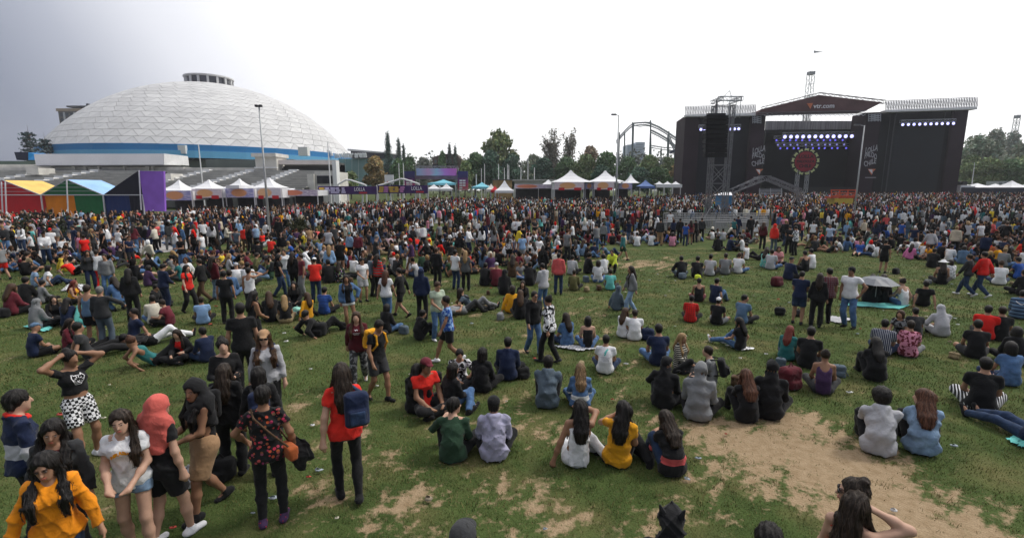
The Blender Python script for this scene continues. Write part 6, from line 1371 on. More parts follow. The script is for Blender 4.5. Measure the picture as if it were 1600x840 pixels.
    Hd, Mh = J['hd'], J['Mh']; hh = lambda *v: Hd+Mh@A3(*v)
    if cap:
        f = cut(el(hh(0, -.015, .045), (.090, .106, .092), Mh.T), pl(hh(0, 0, .045), -(Mh@A3(0, -.25, 1)))); br = cut(el(hh(0, .085, .048), (.078, .085, .013), Mh.T), pl(hh(0, .05, 0), -(Mh@A3(0, 1, 0)))) 
        fc = uni([f, br] if cap[0] != '!' else [f], .01); mc = fabric(cap.strip('!')); put('cap' if cap[0] != '!' else 'beanie', cached(('cap', cap[0] == '!')+kb, lambda: (fc, lv), 'cap', mc), root, mc)
    if hat:
        f = uni([cut(el(hh(0, -.015, .05), (.092, .108, .105), Mh.T), pl(hh(0, 0, .05), -(Mh@A3(0, 0, 1)))), el(hh(0, -.01, .055), (.17, .185, .014), Mh.T)], .015); mc = fabric(hat); put('sun_hat', cached(('hat',)+kb, lambda: (f, lv), 'sun_hat', mc), root, mc)
    if shades:
        f = uni([el(hh(s*.033, .094, .010), (.028, .010, .020), Mh.T) for s in (-1, 1)]+[rc(hh(s*.06, .085, .015), hh(s*.08, 0, .015), .005, .004) for s in (-1, 1)], .006); put('sunglasses', cached(('shades',)+kb, lambda: (f, min(lv, .008)), 'sunglasses', mat('shades_black', (.008, .008, .009), .15, 0, spec=.6)), root, mat('shades_black', (0, 0, 0)))
    if drape:
        M2 = J['M2']; Y2 = M2@A3(0, 1, 0); Z2 = M2@A3(0, 0, 1); X2 = M2@A3(1, 0, 0); bk_ = lambda y, z, x=0: J['nck']-Y2*y+Z2*z+X2*x
        f = uni([el(hh(0, -.022, .032), (.105, .122, .118), Mh.T), rc(hh(0, -.05, -.02), bk_(.04, .0), .10, .12, X2, 1.1), rc(bk_(.04, 0), bk_(.07, -.30), .105, .085, X2, 1.9), rc(bk_(-.02, -.05), bk_(.0, -.22), .10, .10, X2, 1.8)], .05)
        f = sub(f, uni([el(hh(0, .13, -.03), (.072, .12, .105), Mh.T), el(hh(0, 0, -.02), (.078, .09, .1), Mh.T)], .02), .012); f = cut(wrinkle(f, .006, sd), pl(bk_(0, -.33), -Z2)); md = fabric(drape); put('draped_cloth', cached(('drape', sd)+kb, lambda: (f, lv), 'draped_cloth', md), root, md)
    ci = lambda s: s.split('/')[0].replace('lightgrey', 'light grey').replace('brightred', 'bright red').replace('lightblue', 'light blue').replace('paledenim', 'pale blue').replace('darkdenim', 'dark blue').replace('hotpink', 'hot pink').replace('steelblue', 'steel blue').replace('palegreen', 'pale green').replace('denim', 'blue')
    pn = dict(stripeH=' striped', stripeV=' striped', wide=' striped', checker=' checkered', plaid=' plaid', floral=' floral', dots=' dotted', camo=' camouflage', band=' banded', lowband=' banded')
    pat = lambda s: pn.get(s.partition('/')[2].split('.')[0], '')
    if label is None:
        act = {'stand': 'standing', 'phone': 'checking a phone', 'hip': 'standing hand on hip', 'walk': 'walking', 'walk2': 'walking', 'armsup': 'with raised arms', 'drink': 'drinking', 'hold': 'standing', 'recline': 'reclining', 'lie': 'lying', 'crouch': 'crouching', 'legs': 'leaning back', 'side': 'sitting sideways'}.get(pose, 'sitting')
        gn = {'tee': 'tee', 'longtee': 'top', 'hoodup': 'raised hood', 'strap': 'strapless top', 'crop': 'crop top', 'tank': 'tank top'}.get(tk, tk)
        label = '%s%s %s %s %s' % (ci(tc_), pat(tc_), gn, 'person' , act)
        label = 'person in %s%s %s %s%s' % (ci(tc_), pat(tc_), gn, act, (' '+where) if where else '')
    tag(root, label, 'person', group or ('people sitting or lying on the lawn' if sitting else 'people standing and walking on the lawn'))
    DESC[root.name] = (ci(bc)+' '+BOTN[bk].replace('_', ' '), hc+' hair', px if world is None else 0)
    PEOPLE.append((root, J, lv, topf, g)); return PEOPLE[-1]
# ---------------------------------------------------------------- prints that lie on the cloth
def surf_front(P3, u, v, back=False):
    """point on the garment: u right, v up from the chest centre (metres)"""
    root, J, lv, topf, g = P3; f = topf()[0]; M2 = J['M2']; s = -1 if back else 1
    u = np.asarray(u, float); v = np.asarray(v, float); o = J['chs'][None]+np.outer(u*s, M2@A3(1, 0, 0))+np.outer(v, M2@A3(0, 0, 1)); d = M2@A3(0, s, 0); t = np.full(len(u), .32)
    for _ in range(45): t = np.clip(t-f(o+t[:, None]*d)*.6, .06, .33)
    return o+(t[:, None]+.004)*d
def ribbons(P3, strokes, w, m, name='print', back=False, rz=0):
    V = []; F_ = []
    for st_ in strokes:
        p = np.array(st_, float); seg = []
        for a, b in zip(p[:-1], p[1:]): k = max(1, int(np.linalg.norm(b-a)/.012)); seg += [a+(b-a)*i/k for i in range(k)]
        seg.append(p[-1]); seg = np.array(seg); tg = np.gradient(seg, axis=0); tg /= np.linalg.norm(tg, axis=1)[:, None]+1e-9; nn = np.stack([-tg[:, 1], tg[:, 0]], 1)*w/2
        A_ = surf_front(P3, (seg+nn)[:, 0], (seg+nn)[:, 1], back); B_ = surf_front(P3, (seg-nn)[:, 0], (seg-nn)[:, 1], back); b0 = len(V); V += list(A_)+list(B_); n_ = len(seg); F_ += [[b0+i, b0+i+1, b0+n_+i+1, b0+n_+i] for i in range(n_-1)]
    link(name, npmesh(name, np.array(V), F_, m), P3[0])
def chest_text(P3, txt, size, v0, m, arch=0.0, back=False):
    tm = text_mesh(txt, size, 0.0, .004, 'CENTER', m); n_ = len(tm.vertices); co = np.array([v.co[:] for v in tm.vertices]); vv = co[:, 1]+v0+arch*co[:, 0]**2*8
    q = surf_front(P3, -co[:, 0], vv, back)
    for v, c in zip(tm.vertices, q): v.co = c
    link('lettering', tm, P3[0])
# ---------------------------------------------------------------- bags and other small things
def bag(kind, P3, col, label, side=0, lvl=None, strapcol=None):
    root, J, lv, _, g = P3; M2 = J['M2']; X2 = M2@A3(1, 0, 0); Y2 = M2@A3(0, 1, 0); Z2 = M2@A3(0, 0, 1); c0 = J['chs']; h = max(.008, lv*.9)
    o = bpy.data.objects.new({'pack': 'backpack', 'cross': 'shoulder_bag', 'coat': 'held_jacket'}[kind], None); COL.objects.link(o); o.location = root.location; o.rotation_euler = root.rotation_euler; o.scale = root.scale; tag(o, label, {'pack': 'backpack', 'cross': 'bag', 'coat': 'jacket'}[kind]); m = fabric(col)
    if kind == 'pack':
        c = c0-Y2*.225-Z2*.06+X2*side*.12; body = wrinkle(uni([rbox(c, (.135, .075, .20), .06, M2.T), rbox(c-Y2*.075-Z2*.07, (.10, .035, .09), .03, M2.T)], .02), .003, 1); put('body', npmesh('body', *snet(body, h), m, True), o, m)
        pk = rbox(c-Y2*.115-Z2*.07, (.085, .012, .075), .012, M2.T); put('pocket', npmesh('pocket', *snet(pk, h), fabric(strapcol or col), True), o, fabric(strapcol or col))
        for s in ((-1, 1) if side == 0 else (side,)):
            sh = c0+X2*s*.105+Z2*.135; pts = [c+X2*s*.07+Z2*.17, sh-Y2*.05+Z2*.01, sh+Y2*.065-Z2*.0, c0+X2*s*.12+Y2*.135-Z2*.02, c0+X2*s*.15+Y2*.06-Z2*.16, c+X2*s*.11-Z2*.14]
            f = uni([rc(a, b, .016, .016, X2, 1.5) for a, b in zip(pts[:-1], pts[1:])], .015); put('strap', npmesh('strap', *snet(f, h), fabric(strapcol or col), True), o, fabric(strapcol or col))
    elif kind == 'cross':
        hp = J['pel']+X2*side*.23+A3(0, -.05, -.02); f = uni([rbox(hp, (.05, .13, .085), .035, (rotz(.5)).T), rbox(hp+A3(0, 0, .03), (.056, .125, .05), .02, (rotz(.5)).T)], .01); put('body', npmesh('body', *snet(f, h), m, True), o, m)
        a = c0-X2*side*.13+Z2*.13; pts = [hp+A3(0, -.06, .08), c0+X2*side*.06-Y2*.148-Z2*.08, c0-X2*side*.09-Y2*.125+Z2*.10, a+Z2*.03, c0-X2*side*.08+Y2*.12+Z2*.06, c0+X2*side*.10+Y2*.14-Z2*.12, hp+A3(0, .08, .07)]
        f = uni([rc(p, q, .012, .012) for p, q in zip(pts[:-1], pts[1:])], .01); put('strap', npmesh('strap', *snet(f, h), fabric(strapcol or col), True), o, fabric(strapcol or col))
    else:
        w = J['wr'+('r' if side > 0 else 'l')]; f = wrinkle(uni([rc(w+A3(0, .05, .02), w+A3(side*.05, -.03, -.14), .05, .10), rc(w+A3(side*.05, -.03, -.14), w+A3(side*.06, 0, -.30), .09, .07), rc(w+A3(side*.10, .05, -.02), w+A3(side*.16, .03, -.2), .04, .06)], .05), .01, 2); put('cloth', npmesh('cloth', *snet(f, h), m, True), o, m)
    return o
def ground_bag(px, py, size, col, label, name='backpack', cat='bag', tall=1.0, strap=True, yaw=0):
    g = on_ground(px, py); o = thing(name, label, cat, tuple(g), R(yaw), group='bags and packs lying on the lawn'); h = max(.012, .0018*g.length); m = fabric(col); s = size
    f = wrinkle(uni([rbox((0, 0, .16*s*tall), (.19*s, .13*s, .16*s*tall), .09*s), rbox((0, -.12*s, .10*s), (.13*s, .05*s, .08*s), .04*s)], .03), .006, px); put('body', npmesh('body', *snet(f, h), m, True), o, m)
    if strap: f = uni([rc((-.06*s, 0, .30*s*tall), (0, 0, .37*s*tall), .014, .014), rc((.06*s, 0, .30*s*tall), (0, 0, .37*s*tall), .014, .014), rc((.15*s, .08*s, .25*s), (.24*s, .06*s, .04), .016, .016)], .01); put('strap', npmesh('strap', *snet(f, h), m, True), o, m)
    return o
def blanket(pts, col, label, seed=0):
    P_ = [on_ground(*p) for p in pts]; c = sum(P_, Vector())/len(P_); n_ = 10; o = thing('picnic_blanket', label, 'blanket', tuple(c), group='blankets spread on the lawn'); mb = MB(); rr = random.Random(seed); a, b, c_, d = P_
    for i in range(n_+1):
        for j in range(n_+1):
            u, v = i/n_, j/n_; p = (a*(1-u)+b*u)*(1-v)+(d*(1-u)+c_*u)*v; p = p+Vector((rr.uniform(-.02, .02), rr.uniform(-.02, .02), .03+rr.uniform(0, .035))); mb.v.append(p)
    for i in range(n_):
        for j in range(n_): mb.f.append([i*(n_+1)+j, (i+1)*(n_+1)+j, (i+1)*(n_+1)+j+1, i*(n_+1)+j+1]); mb.m.append(0)
    mb.build('cloth', fabric(col), o, True); return o
# ================================================================ THE PEOPLE OF THE PHOTOGRAPH, nearest first
FG = 'people gathered at the lower left'
p1 = person(70, 706, -1.60, 'stand', 196, 'hoodie.orange', 'jeans.darkdenim', 'long.black', over=dict(h=(6, 16, 4), hl=(-.33, .10, .84), hr=(.34, .06, .84)), build=.93, label='young woman in an orange hoodie with very long black hair, lowest at the left corner', skin='mid')
p2 = person(80, 655, -1.62, 'stand', 205, 'jacket.charcoal', 'jeans.black', 'long.black', inner='tank.maroon', over=dict(h=(-14, 16, -10)), label='smiling woman in an open grey jacket over a maroon top, behind the orange hoodie', skin='mid')
p3 = person(18, 612, -1.74, 'stand', 78, 'jacket.navy/band.lightgrey', 'jeans.black', 'short.black', male=True, label='man in profile in a navy jacket with pale chest band at the left edge', skin='light')
for P_ in (p3,):
    J = P_[1]; M2 = J['M2']; rg = [J['nck']+M2@A3(.078*math.cos(t), .078*math.sin(t)+.008, -.008-.035*math.sin(t)) for t in np.linspace(0, 6.283, 11)]; put('collar', npmesh('collar', *snet(uni([rc(a, b, .020, .020) for a, b in zip(rg[:-1], rg[1:])], .015), .008), fabric('brightred'), True), P_[0], fabric('brightred'))
p4 = person(190, 638, -1.63, 'hold', 200, 'tee.white', 'denimshorts.paledenim', 'longside.dark', over=dict(h=(-4, 6, 6), fl=(-.13, .10, .07), fr=(.10, -.08, .07)), label='woman in a white tee with orange flame lettering and denim shorts holding her hands together', skin='light', shoes='white')
chest_text(p4, 'THRASHER', .050, .010, mat('flame_print', (.85, .36, .02), .6, .1), -.6)
p5 = person(238, 622, -1.66, 'stand', 55, 'tee.black', 'shorts.black', 'none.black', drape='salmon', label='person with a salmon pink cloth draped over head and back, black shorts and bare legs', skin='light', shoes='white', over=dict(fl=(-.10, -.10, .07), fr=(.11, .16, .07), l=(0, 6)))
p6 = person(332, 795, 205, 'walk2', 250, 'tank.black', 'skirt.tan', 'long.black', drape='black', label='woman in a tan skirt and black tank top with a black jacket over her head', skin='tan', over=dict(hl=(-.06, .30, 1.02), hr=(.08, .30, 1.04), h=(-30, 6, 0)))
p7 = person(366, 742, 172, 'stand', 22, 'hoodie.black', 'trousers.black', 'long.dark', label='person all in black with long dark hair and black backpack, seen from behind', skin='light'); bag('pack', p7, 'black', 'black backpack on the person all in black', -1, strapcol='charcoal')
p8 = person(418, 745, 170, 'stand', 5, 'jacket.black', 'trousers.black', 'bob.black', label='dark-haired person with a navy backpack, half hidden behind the flowered top'); bag('pack', p8, 'navy', 'navy backpack on the person behind the flowered top', 0, strapcol='black')
p9 = person(428, 817, 212, 'stand', 8, 'tee.black/floral.coral', 'leggings.black', 'short.black', shoes='purple/dots.red', label='woman in a black flowered top and black leggings with purple and red shoes', skin='tan', over=dict(hl=(-.24, .20, .98), hr=(.27, .10, .90), el=(-1, -.5, 0)))
bag('cross', p9, 'rust', 'small rust brown shoulder bag on the hip of the flowered top', 1, strapcol='brown'); bag('coat', p9, 'black', 'black jacket hanging over the arm of the flowered-top woman', 1)
p10 = person(108, 547, -1.62, 'armsup', 155, 'crop.black', 'shorts.white/checker.black', 'bun.black', label='woman with both hands behind her head in a black crop top and checkered shorts', skin='tan', over=dict(h=(-18, 8, 0), fl=(-.14, .02, .07), fr=(.17, .26, .07)), shoes='white')
TG = [[(-.055, .075), (-.075, .03), (-.06, -.03), (-.03, -.075), (.03, -.075), (.06, -.03), (.075, .03), (.055, .075)], [(-.055, .075), (-.04, .055), (.04, .055), (.055, .075)], [(-.045, .02), (-.02, .012)], [(.045, .02), (.02, .012)], [(-.02, -.02), (0, -.035), (.02, -.02)], [(0, -.035), (0, -.055)], [(-.03, -.055), (0, -.045), (.03, -.055)], [(-.015, .05), (-.01, .02)], [(.015, .05), (.01, .02)], [(-.065, 0), (-.04, -.01)], [(.065, 0), (.04, -.01)], [(-.055, -.04), (-.03, -.035)], [(.055, -.04), (.03, -.035)]]
ribbons(p10, TG, .009, M_wht)
p11 = person(347, 528, -1.62, 'phone', 178, 'longtee.black', 'jeans.black', 'bun.black', label='woman in black looking up from her phone beside the straw cap', skin='light', over=dict(h=(0, 4, 6)))
p12 = person(374, 474, -1.74, 'stand', 4, 'tee.black/dots.charcoal', 'trousers.black', 'short.black', male=True, label='broad man in a dotted black tee seen from behind, above the woman with a phone')
p13 = person(412, 516, -1.66, 'stand', 186, 'longtee.lightgrey', 'jeans.black', 'long.brown', cap='tan', shades=True, label='woman in a straw-coloured cap and pale grey top with backpack straps', skin='light'); bag('pack', p13, 'navy', 'dark backpack on the woman in the straw-coloured cap')
p14 = person(546, 780, 212, 'walk2', -4, 'tee.brightred', 'leggings.black', 'long.dark', label='woman in a red tee and black leggings with waist-long dark hair walking away alone', skin='light', over=dict(fl=(-.09, .10, .07), fr=(.10, -.12, .09), tr=-20)); bag('pack', p14, 'navy', 'blue backpack on one shoulder of the woman in the red tee', 1, strapcol='darkdenim')
p15 = person(563, 602, 118, 'walk', 188, 'hoodie.maroon', 'trousers.charcoal/camo.grey', 'long.brown', label='woman in a maroon sweatshirt and camouflage trousers walking towards the camera', skin='light', shoes='white'); ribbons(p15, [[(-.07, .0), (.07, .0)], [(-.05, -.03), (.05, -.03)], [(-.03, .05), (-.01, .07), (.01, .05), (.03, .07)]], .012, M_wht)
p16 = person(592, 624, 128, 'walk2', 142, 'tee.black', 'shorts.charcoal', 'short.black', male=True, label='man in black tee and shorts with a mustard backpack looking down', skin='tan', over=dict(h=(10, 30, 0), l=(4, 12))); bag('pack', p16, 'mustard', 'mustard yellow backpack on the man in black', 0, strapcol='mustard')
p17 = person(702, 566, 106, 'walk', 262, 'tee.blue/camo.lightblue', 'shorts.black', 'short.black', male=True, label='man in a bright blue jersey and black shorts striding to the left', skin='tan', shoes='white')
g1 = person(1338, 772, -1.55, 'stand', 20, 'tank.brightred', 'jeans.black', 'long.dark', label='woman in a red tank top with long dark hair raising one arm, bottom edge', skin='light', over=dict(hr=(.10, .10, 1.56), er=(1, .4, -.5), hl=(-.25, .1, .8)))
g2 = person(1343, 752, -1.60, 'stand', 265, 'tank.black', 'jeans.darkdenim', 'bun.dark', shades=True, label='woman in dark sunglasses turning left behind the red tank top at the bottom edge', skin='light')
g3 = person(1050, 799, -1.62, 'stand', 0, 'hoodup.black', 'trousers.black', 'none.black', label='dark hooded head rising at the bottom edge below the striped black sweater')
MBh = MB()
for s in (-1, 1): MBh.bar((s*.06, -.02, 1.60+.07), (s*.085, -.03, 1.60+.135), .03, .006, 6)
MBh.build('hood_ear', fabric('black'), None).parent = g3[0]
g4 = person(722, 826, -1.66, 'stand', 10, 'tee.black', 'trousers.black', 'short.black', male=True, cap='charcoal', label='top of a grey cap at the very bottom edge, left of the dark hood'); g5 = person(1203, 825, -1.64, 'stand', 0, 'tee.charcoal', 'trousers.black', 'short.black', male=True, label='top of a dark-haired head at the bottom edge of the bare earth patch')
# ---------------------------------------------------------------- seated, lower half: px, py, h, pose, face, top, bottom, hair, where, options
S = lambda *a, **k: person(*a, **k)
S(663, 640, 84, 'cross', 150, 'tee.brightred', 'jeans.black', 'short.dark', 'in a red cap, in the ring left of centre', cap='wine', male=True, skin='tan')
S(650, 644, 72, 'cross', 25, 'hoodie.black', 'trousers.black', 'long.black', 'with long hair, in front of the red cap')
S(703, 638, 70, 'side', 55, 'jacket.black', 'jeans.denim', 'bob.black', 'legs out to the right, beside the long-haired one')
S(718, 600, 60, 'cross2', 175, 'shirt.white/camo.black', 'trousers.charcoal', 'short.black', 'eating, facing the camera', male=True)
S(752, 612, 66, 'cross', 20, 'jacket.black', 'trousers.black', 'bob.black', 'with a pink scarf, right of the eating man')
S(793, 593, 64, 'cross', 5, 'jacket.navy', 'trousers.black', 'short.black', 'alone, next to a small black bag', male=True); ground_bag(817, 590, .75, 'black', 'small black pack beside the navy jacket', yaw=20)
S(708, 719, 93, 'knee1', 8, 'longtee.green', 'jeans.black', 'short.black', 'turning right, left of the lilac hoodie', male=True, over=dict(h=(50, 5, 0)), shoes='white', skin='light')
S(772, 717, 92, 'cross', 0, 'hoodie.lilac', 'trousers.black', 'short.black', 'beside the green sweater', male=True, cap='!black')
S(855, 636, 78, 'knees', 4, 'hoodie.slate', 'jeans.black', 'short.black', 'left of the fair-haired denim jacket', male=True)
S(906, 637, 66, 'cross', 355, 'jacket.denim/lowband.white', 'jeans.denim', 'long.ombre', 'with fair hair, beside the grey-blue hoodie')
t_ = S(899, 726, 97, 'side', 350, 'tank.white', 'trousers.white', 'headband.black', 'with white skirt spread, left of the mustard tee', skin='tan', over=dict(hr=(.10, .20, .72), er=(.8, .4, -.3)))
S(963, 726, 96, 'side', 8, 'tee.mustard', 'trousers.black', 'long.black', 'turning left, beside the white tank top', over=dict(h=(-50, 0, 0), hl=(-.06, .26, .60), el=(-.7, .4, -.5)))
S(1050, 741, 94, 'knees', 332, 'longtee.black/lowband.coral', 'jeans.darkdenim', 'long.dark', 'head bowed, long hair, striped hem', over=dict(l=(-8, 40), h=(-10, 30, 0)))
t_ = S(945, 583, 58, 'cross', 2, 'tee.white', 'jeans.darkdenim', 'short.black', 'with teal print on the back', male=True); ribbons(t_, [[(-.06, .1), (-.02, .05), (.0, -.02), (.02, -.05)], [(-.03, .08), (.02, .0)]], .03, fabric('aqua'), back=True); ribbons(t_, [[(-.10, -.09), (.10, -.09)], [(-.10, -.115), (.08, -.115)], [(-.10, -.14), (.09, -.14)], [(-.10, -.165), (.05, -.165)]], .008, fabric('grey'), back=True)
S(1028, 570, 62, 'cross', 345, 'tee.navy', 'jeans.denim', 'short.black', 'left of the fair-haired woman', male=True, shoes='white')
S(1062, 574, 46, 'side', 120, 'jacket.black/stripeH.cream', 'trousers.black', 'long.blond', 'with fair hair, bent over')
S(1035, 636, 76, 'knee1', 14, 'hoodup.black', 'shorts.charcoal', 'none.black', 'left of the grey raised hood', male=True, shoes='white')
S(1089, 656, 87, 'cross', 4, 'hoodup.grey', 'trousers.black', 'none.black', 'in front of the man with a backpack', male=True)
t_ = S(1110, 604, 62, 'cross', 275, 'tee.grey', 'jeans.black', 'short.dark', 'smiling to the left', male=True, skin='light'); bag('pack', t_, 'black', 'black backpack on the smiling man in grey')
S(1166, 658, 78, 'knees', 335, 'longtee.black', 'jeans.black', 'long.auburn', 'with long auburn hair, left of a black hood')
S(1200, 653, 86, 'cross', 355, 'hoodup.black', 'trousers.black', 'none.black', 'right of the auburn hair', male=True)
ground_bag(1232, 606, 1.15, 'maroon', 'large maroon bag with an orange corner lying behind the purple tank top', tall=1.2, yaw=20); ground_bag(1237, 608, .55, 'aqua', 'small aqua bag leaning on the maroon bag', 'tote_bag', strap=False)
S(1284, 615, 66, 'cross', 352, 'tank.purple', 'trousers.charcoal', 'bun.dark', 'right of the maroon bag', skin='tan')
S(1228, 562, 50, 'cross', 15, 'longtee.teal', 'jeans.darkdenim', 'long.red', 'with dark red hair, beside a black tee')
S(1261, 574, 62, 'cross', 5, 'tee.black', 'trousers.black', 'short.black', 'next to the dark red hair', male=True)
S(1156, 546, 46, 'legs2', 300, 'tee.black', 'jeans.denim', 'long.black', 'with white shoes on a small white cloth', shoes='white'); blanket([(1132, 541), (1160, 549), (1180, 547), (1150, 540)], 'white/stripeH.grey', 'small white cloth under the long-haired black tee')
S(1370, 708, 98, 'knees', 348, 'hoodie.lightgrey', 'trousers.black', 'curly.black', 'with curly black hair, beside the denim jacket', male=True)
S(1437, 708, 96, 'knees', 345, 'jacket.paledenim', 'jeans.black', 'long.auburn', 'turned towards the grey hoodie', over=dict(h=(-60, 5, 0)), skin='light')
S(1530, 643, 82, 'cross', 350, 'tee.black', 'baggy.black/stripeV.white', 'short.black', 'in striped trousers near the right edge', male=True)
S(1574, 602, 66, 'cross', 330, 'tee.denim', 'jeans.darkdenim', 'bob.black', 'with a red bag near the right edge'); ground_bag(1548, 606, .8, 'red/stripeH.white', 'red and white bag beside the denim-blue tee at the right', yaw=30)
S(1366, 594, 66, 'knees', 340, 'hoodie.black', 'trousers.black', 'long.black', 'with long black hair, below the striped shirt')
S(1376, 554, 54, 'cross', 5, 'shirt.navy/stripeV.lightgrey', 'jeans.darkdenim', 'short.black', 'left of the pink flowered shirt', male=True, build=1.08)
S(1404, 530, 44, 'cross', 200, 'tee.grey/camo.black', 'jeans.black', 'bob.brown', 'facing the striped shirt')
S(1417, 557, 55, 'cross', 355, 'shirt.pink/camo.wine', 'trousers.grey', 'short.dark', 'right of the striped navy shirt')
S(1427, 527, 44, 'cross', 340, 'tee.charcoal', 'trousers.black', 'short.black', 'behind the pink flowered shirt', male=True)
S(1469, 525, 48, 'cross2', 335, 'hoodup.lightgrey', 'trousers.lightgrey', 'none.black', 'alone right of the pink shirt', male=True)
S(1522, 559, 58, 'cross', 345, 'tee.black', 'shorts.charcoal', 'short.black', 'in front of the red-orange tee', male=True)
S(1536, 530, 52, 'cross', 5, 'tee.red', 'jeans.black', 'short.black', 'behind a black tee at the right', male=True, build=1.1)
S(1560, 532, 52, 'cross', 350, 'tee.black', 'trousers.black', 'short.dark', 'right of the red-orange tee', male=True)
S(1583, 570, 58, 'cross', 340, 'hoodie.black', 'trousers.black', 'bob.black', 'at the right edge'); t_ = S(1590, 498, 44, 'cross', 10, 'jacket.steelblue/wide.navy', 'trousers.black', 'short.black', 'at the right edge, above the dark group', male=True); ribbons(t_, [[(-.09, .0), (-.06, -.035), (.0, -.015), (.09, .05)], [(-.06, -.035), (-.02, -.035), (.09, .05)]], .018, M_wht, back=True)
blanket([(1570, 688), (1596, 702), (1640, 700), (1600, 684)], 'aqua', 'bright aqua mat cut by the right edge of the photograph'); S(1612, 690, 60, 'legs', 300, 'tee.navy', 'jeans.darkdenim', 'short.black', 'on the aqua mat at the right edge', male=True)
# ---------------------------------------------------------------- standing, middle of the lawn
S(548, 514, 78, 'hip', 175, 'jacket.denim', 'denimshorts.white', 'long.dark', 'in white shorts, left of the white shirt', inner='tank.black', skin='tan')
S(568, 471, 64, 'hold', 160, 'tee.white', 'shorts.lightgrey', 'short.black', 'in grey shorts, eating', male=True)
S(592, 463, 58, 'stand', 40, 'hoodie.red/wide.teal', 'trousers.black', 'long.dark', 'with her back turned, right of the white tee'); S(581, 462, 56, 'stand', 100, 'jacket.slate', 'trousers.black', 'bob.black', 'between white tee and red hoodie')
S(605, 502, 78, 'walk2', 20, 'tee.white/dots.black', 'jeans.denim', 'long.auburn', 'with bright red hair over the shoulder')
S(628, 495, 76, 'walk', 300, 'longtee.black', 'shorts.black', 'short.black', 'in black shorts beside the navy hood', male=True)
S(660, 500, 78, 'stand', 15, 'hoodup.navy', 'trousers.black', 'none.black', 'in the middle of the lawn', male=True)
S(684, 531, 92, 'hold', 150, 'tee.palegreen', 'jeans.denim', 'short.brown', 'behind the blue jersey', male=True, shoes='white')
S(683, 447, 50, 'stand', 30, 'jacket.black', 'trousers.black', 'short.brown', 'with a blue bag', male=True); S(712, 452, 46, 'stand', 40, 'tee.white', 'jeans.darkdenim', 'short.black', 'leaning on the dark striped shirt', male=True); S(728, 454, 54, 'stand', 10, 'shirt.charcoal/stripeV.grey', 'trousers.black', 'long.blond', 'fair hair, beside the white tee')
S(849, 486, 66, 'hold', 320, 'hoodie.lightgrey', 'jeans.denim', 'short.black', 'behind the leather jacket', male=True); t_ = S(872, 460, 64, 'stand', 5, 'hoodie.coral', 'jeans.darkdenim', 'short.black', 'in bright coral red, back turned', male=True)
S(833, 553, 96, 'walk2', 150, 'jacket.black', 'jeans.denim', 'short.black', 'in leather and sunglasses, right of the navy jacket', male=True, shades=True); t_ = S(858, 566, 104, 'walk2', 300, 'hoodie.white/camo.black', 'jeans.black', 'bun.black', 'walking in front of the leather jacket', shoes='charcoal')
S(985, 491, 74, 'walk2', 255, 'jacket.grey', 'jeans.paledenim', 'long.dark', 'walking left beside the dark heap', inner='tank.black')
S(1245, 506, 82, 'hold', 8, 'tee.navy', 'shorts.darkdenim', 'short.black', 'back turned, left of the plaid shirt', male=True, build=1.08); S(1288, 505, 86, 'stand', 335, 'shirt.wine/plaid.grey', 'jeans.black', 'short.black', 'behind the long-haired person in black', male=True); S(1273, 511, 80, 'stand', 0, 'longtee.black', 'trousers.black', 'long.dark', 'long hair down the back, beside the plaid shirt')
S(1324, 511, 94, 'hip', 205, 'tee.white', 'jeans.denim', 'short.black', 'in a dark cap beside the umbrella', male=True, cap='black', skin='tan', build=1.06)
S(1378, 426, 46, 'stand', 20, 'tee.black', 'shorts.black', 'short.black', 'bare legs, above the umbrella', male=True); t_ = S(1530, 464, 72, 'walk', 300, 'jacket.red', 'jeans.darkdenim', 'short.black', 'striding left near the right edge', male=True, shoes='white'); S(1508, 462, 66, 'walk', 290, 'jacket.charcoal', 'jeans.darkdenim', 'short.dark', 'left of the red jacket', male=True, shoes='white')
S(298, 488, 66, 'walk2', 140, 'tee.brightred', 'trousers.black', 'long.dark', 'holding a hand, at the left', skin='light'); S(320, 472, 64, 'walk', 300, 'jacket.black', 'trousers.brown', 'short.dark', 'in brown trousers, right of the red tee', male=True); S(338, 468, 62, 'hip', 60, 'hoodie.maroon', 'jeans.paledenim', 'long.dark', 'in pale jeans, right of the brown trousers'); S(260, 487, 70, 'hold', 60, 'jacket.navy', 'trousers.navy', 'short.black', 'left of the red tee', male=True)
S(357, 505, 70, 'stand', 15, 'tee.black', 'trousers.black', 'short.black', 'left of the white tank top', male=True); S(395, 496, 60, 'drink', 30, 'tank.white', 'shorts.charcoal', 'short.black', 'raising a cup', male=True, skin='mid'); S(401, 556, 86, 'hold', 60, 'tank.black', 'skirt.black', 'long.black', 'with a yellow bag, behind the straw cap', skin='tan')
S(438, 463, 66, 'walk2', 90, 'tee.black', 'jeans.darkdenim', 'long.black', 'with a dark backpack in the standing cluster'); bag('pack', PEOPLE[-1], 'charcoal', 'dark grey backpack in the standing cluster', 0); S(448, 450, 50, 'stand', 200, 'tee.white', 'jeans.denim', 'short.dark', 'second in the standing cluster'); S(461, 458, 64, 'stand', 30, 'longtee.black', 'trousers.black', 'long.dark', 'in the middle of the standing cluster'); S(475, 462, 62, 'stand', 250, 'tee.wine', 'trousers.grey', 'short.dark', 'right in the standing cluster', male=True)
S(495, 472, 68, 'hold', 10, 'tee.brightred', 'jeans.darkdenim', 'short.dark', 'in a white cap, back turned', male=True, cap='white', build=1.08); S(517, 440, 46, 'stand', 10, 'jacket.lightblue', 'jeans.black', 'long.blond', 'behind the seated pair'); S(210, 502, 82, 'stand', 20, 'jacket.black', 'trousers.black', 'long.black', 'tall and dark at the left')
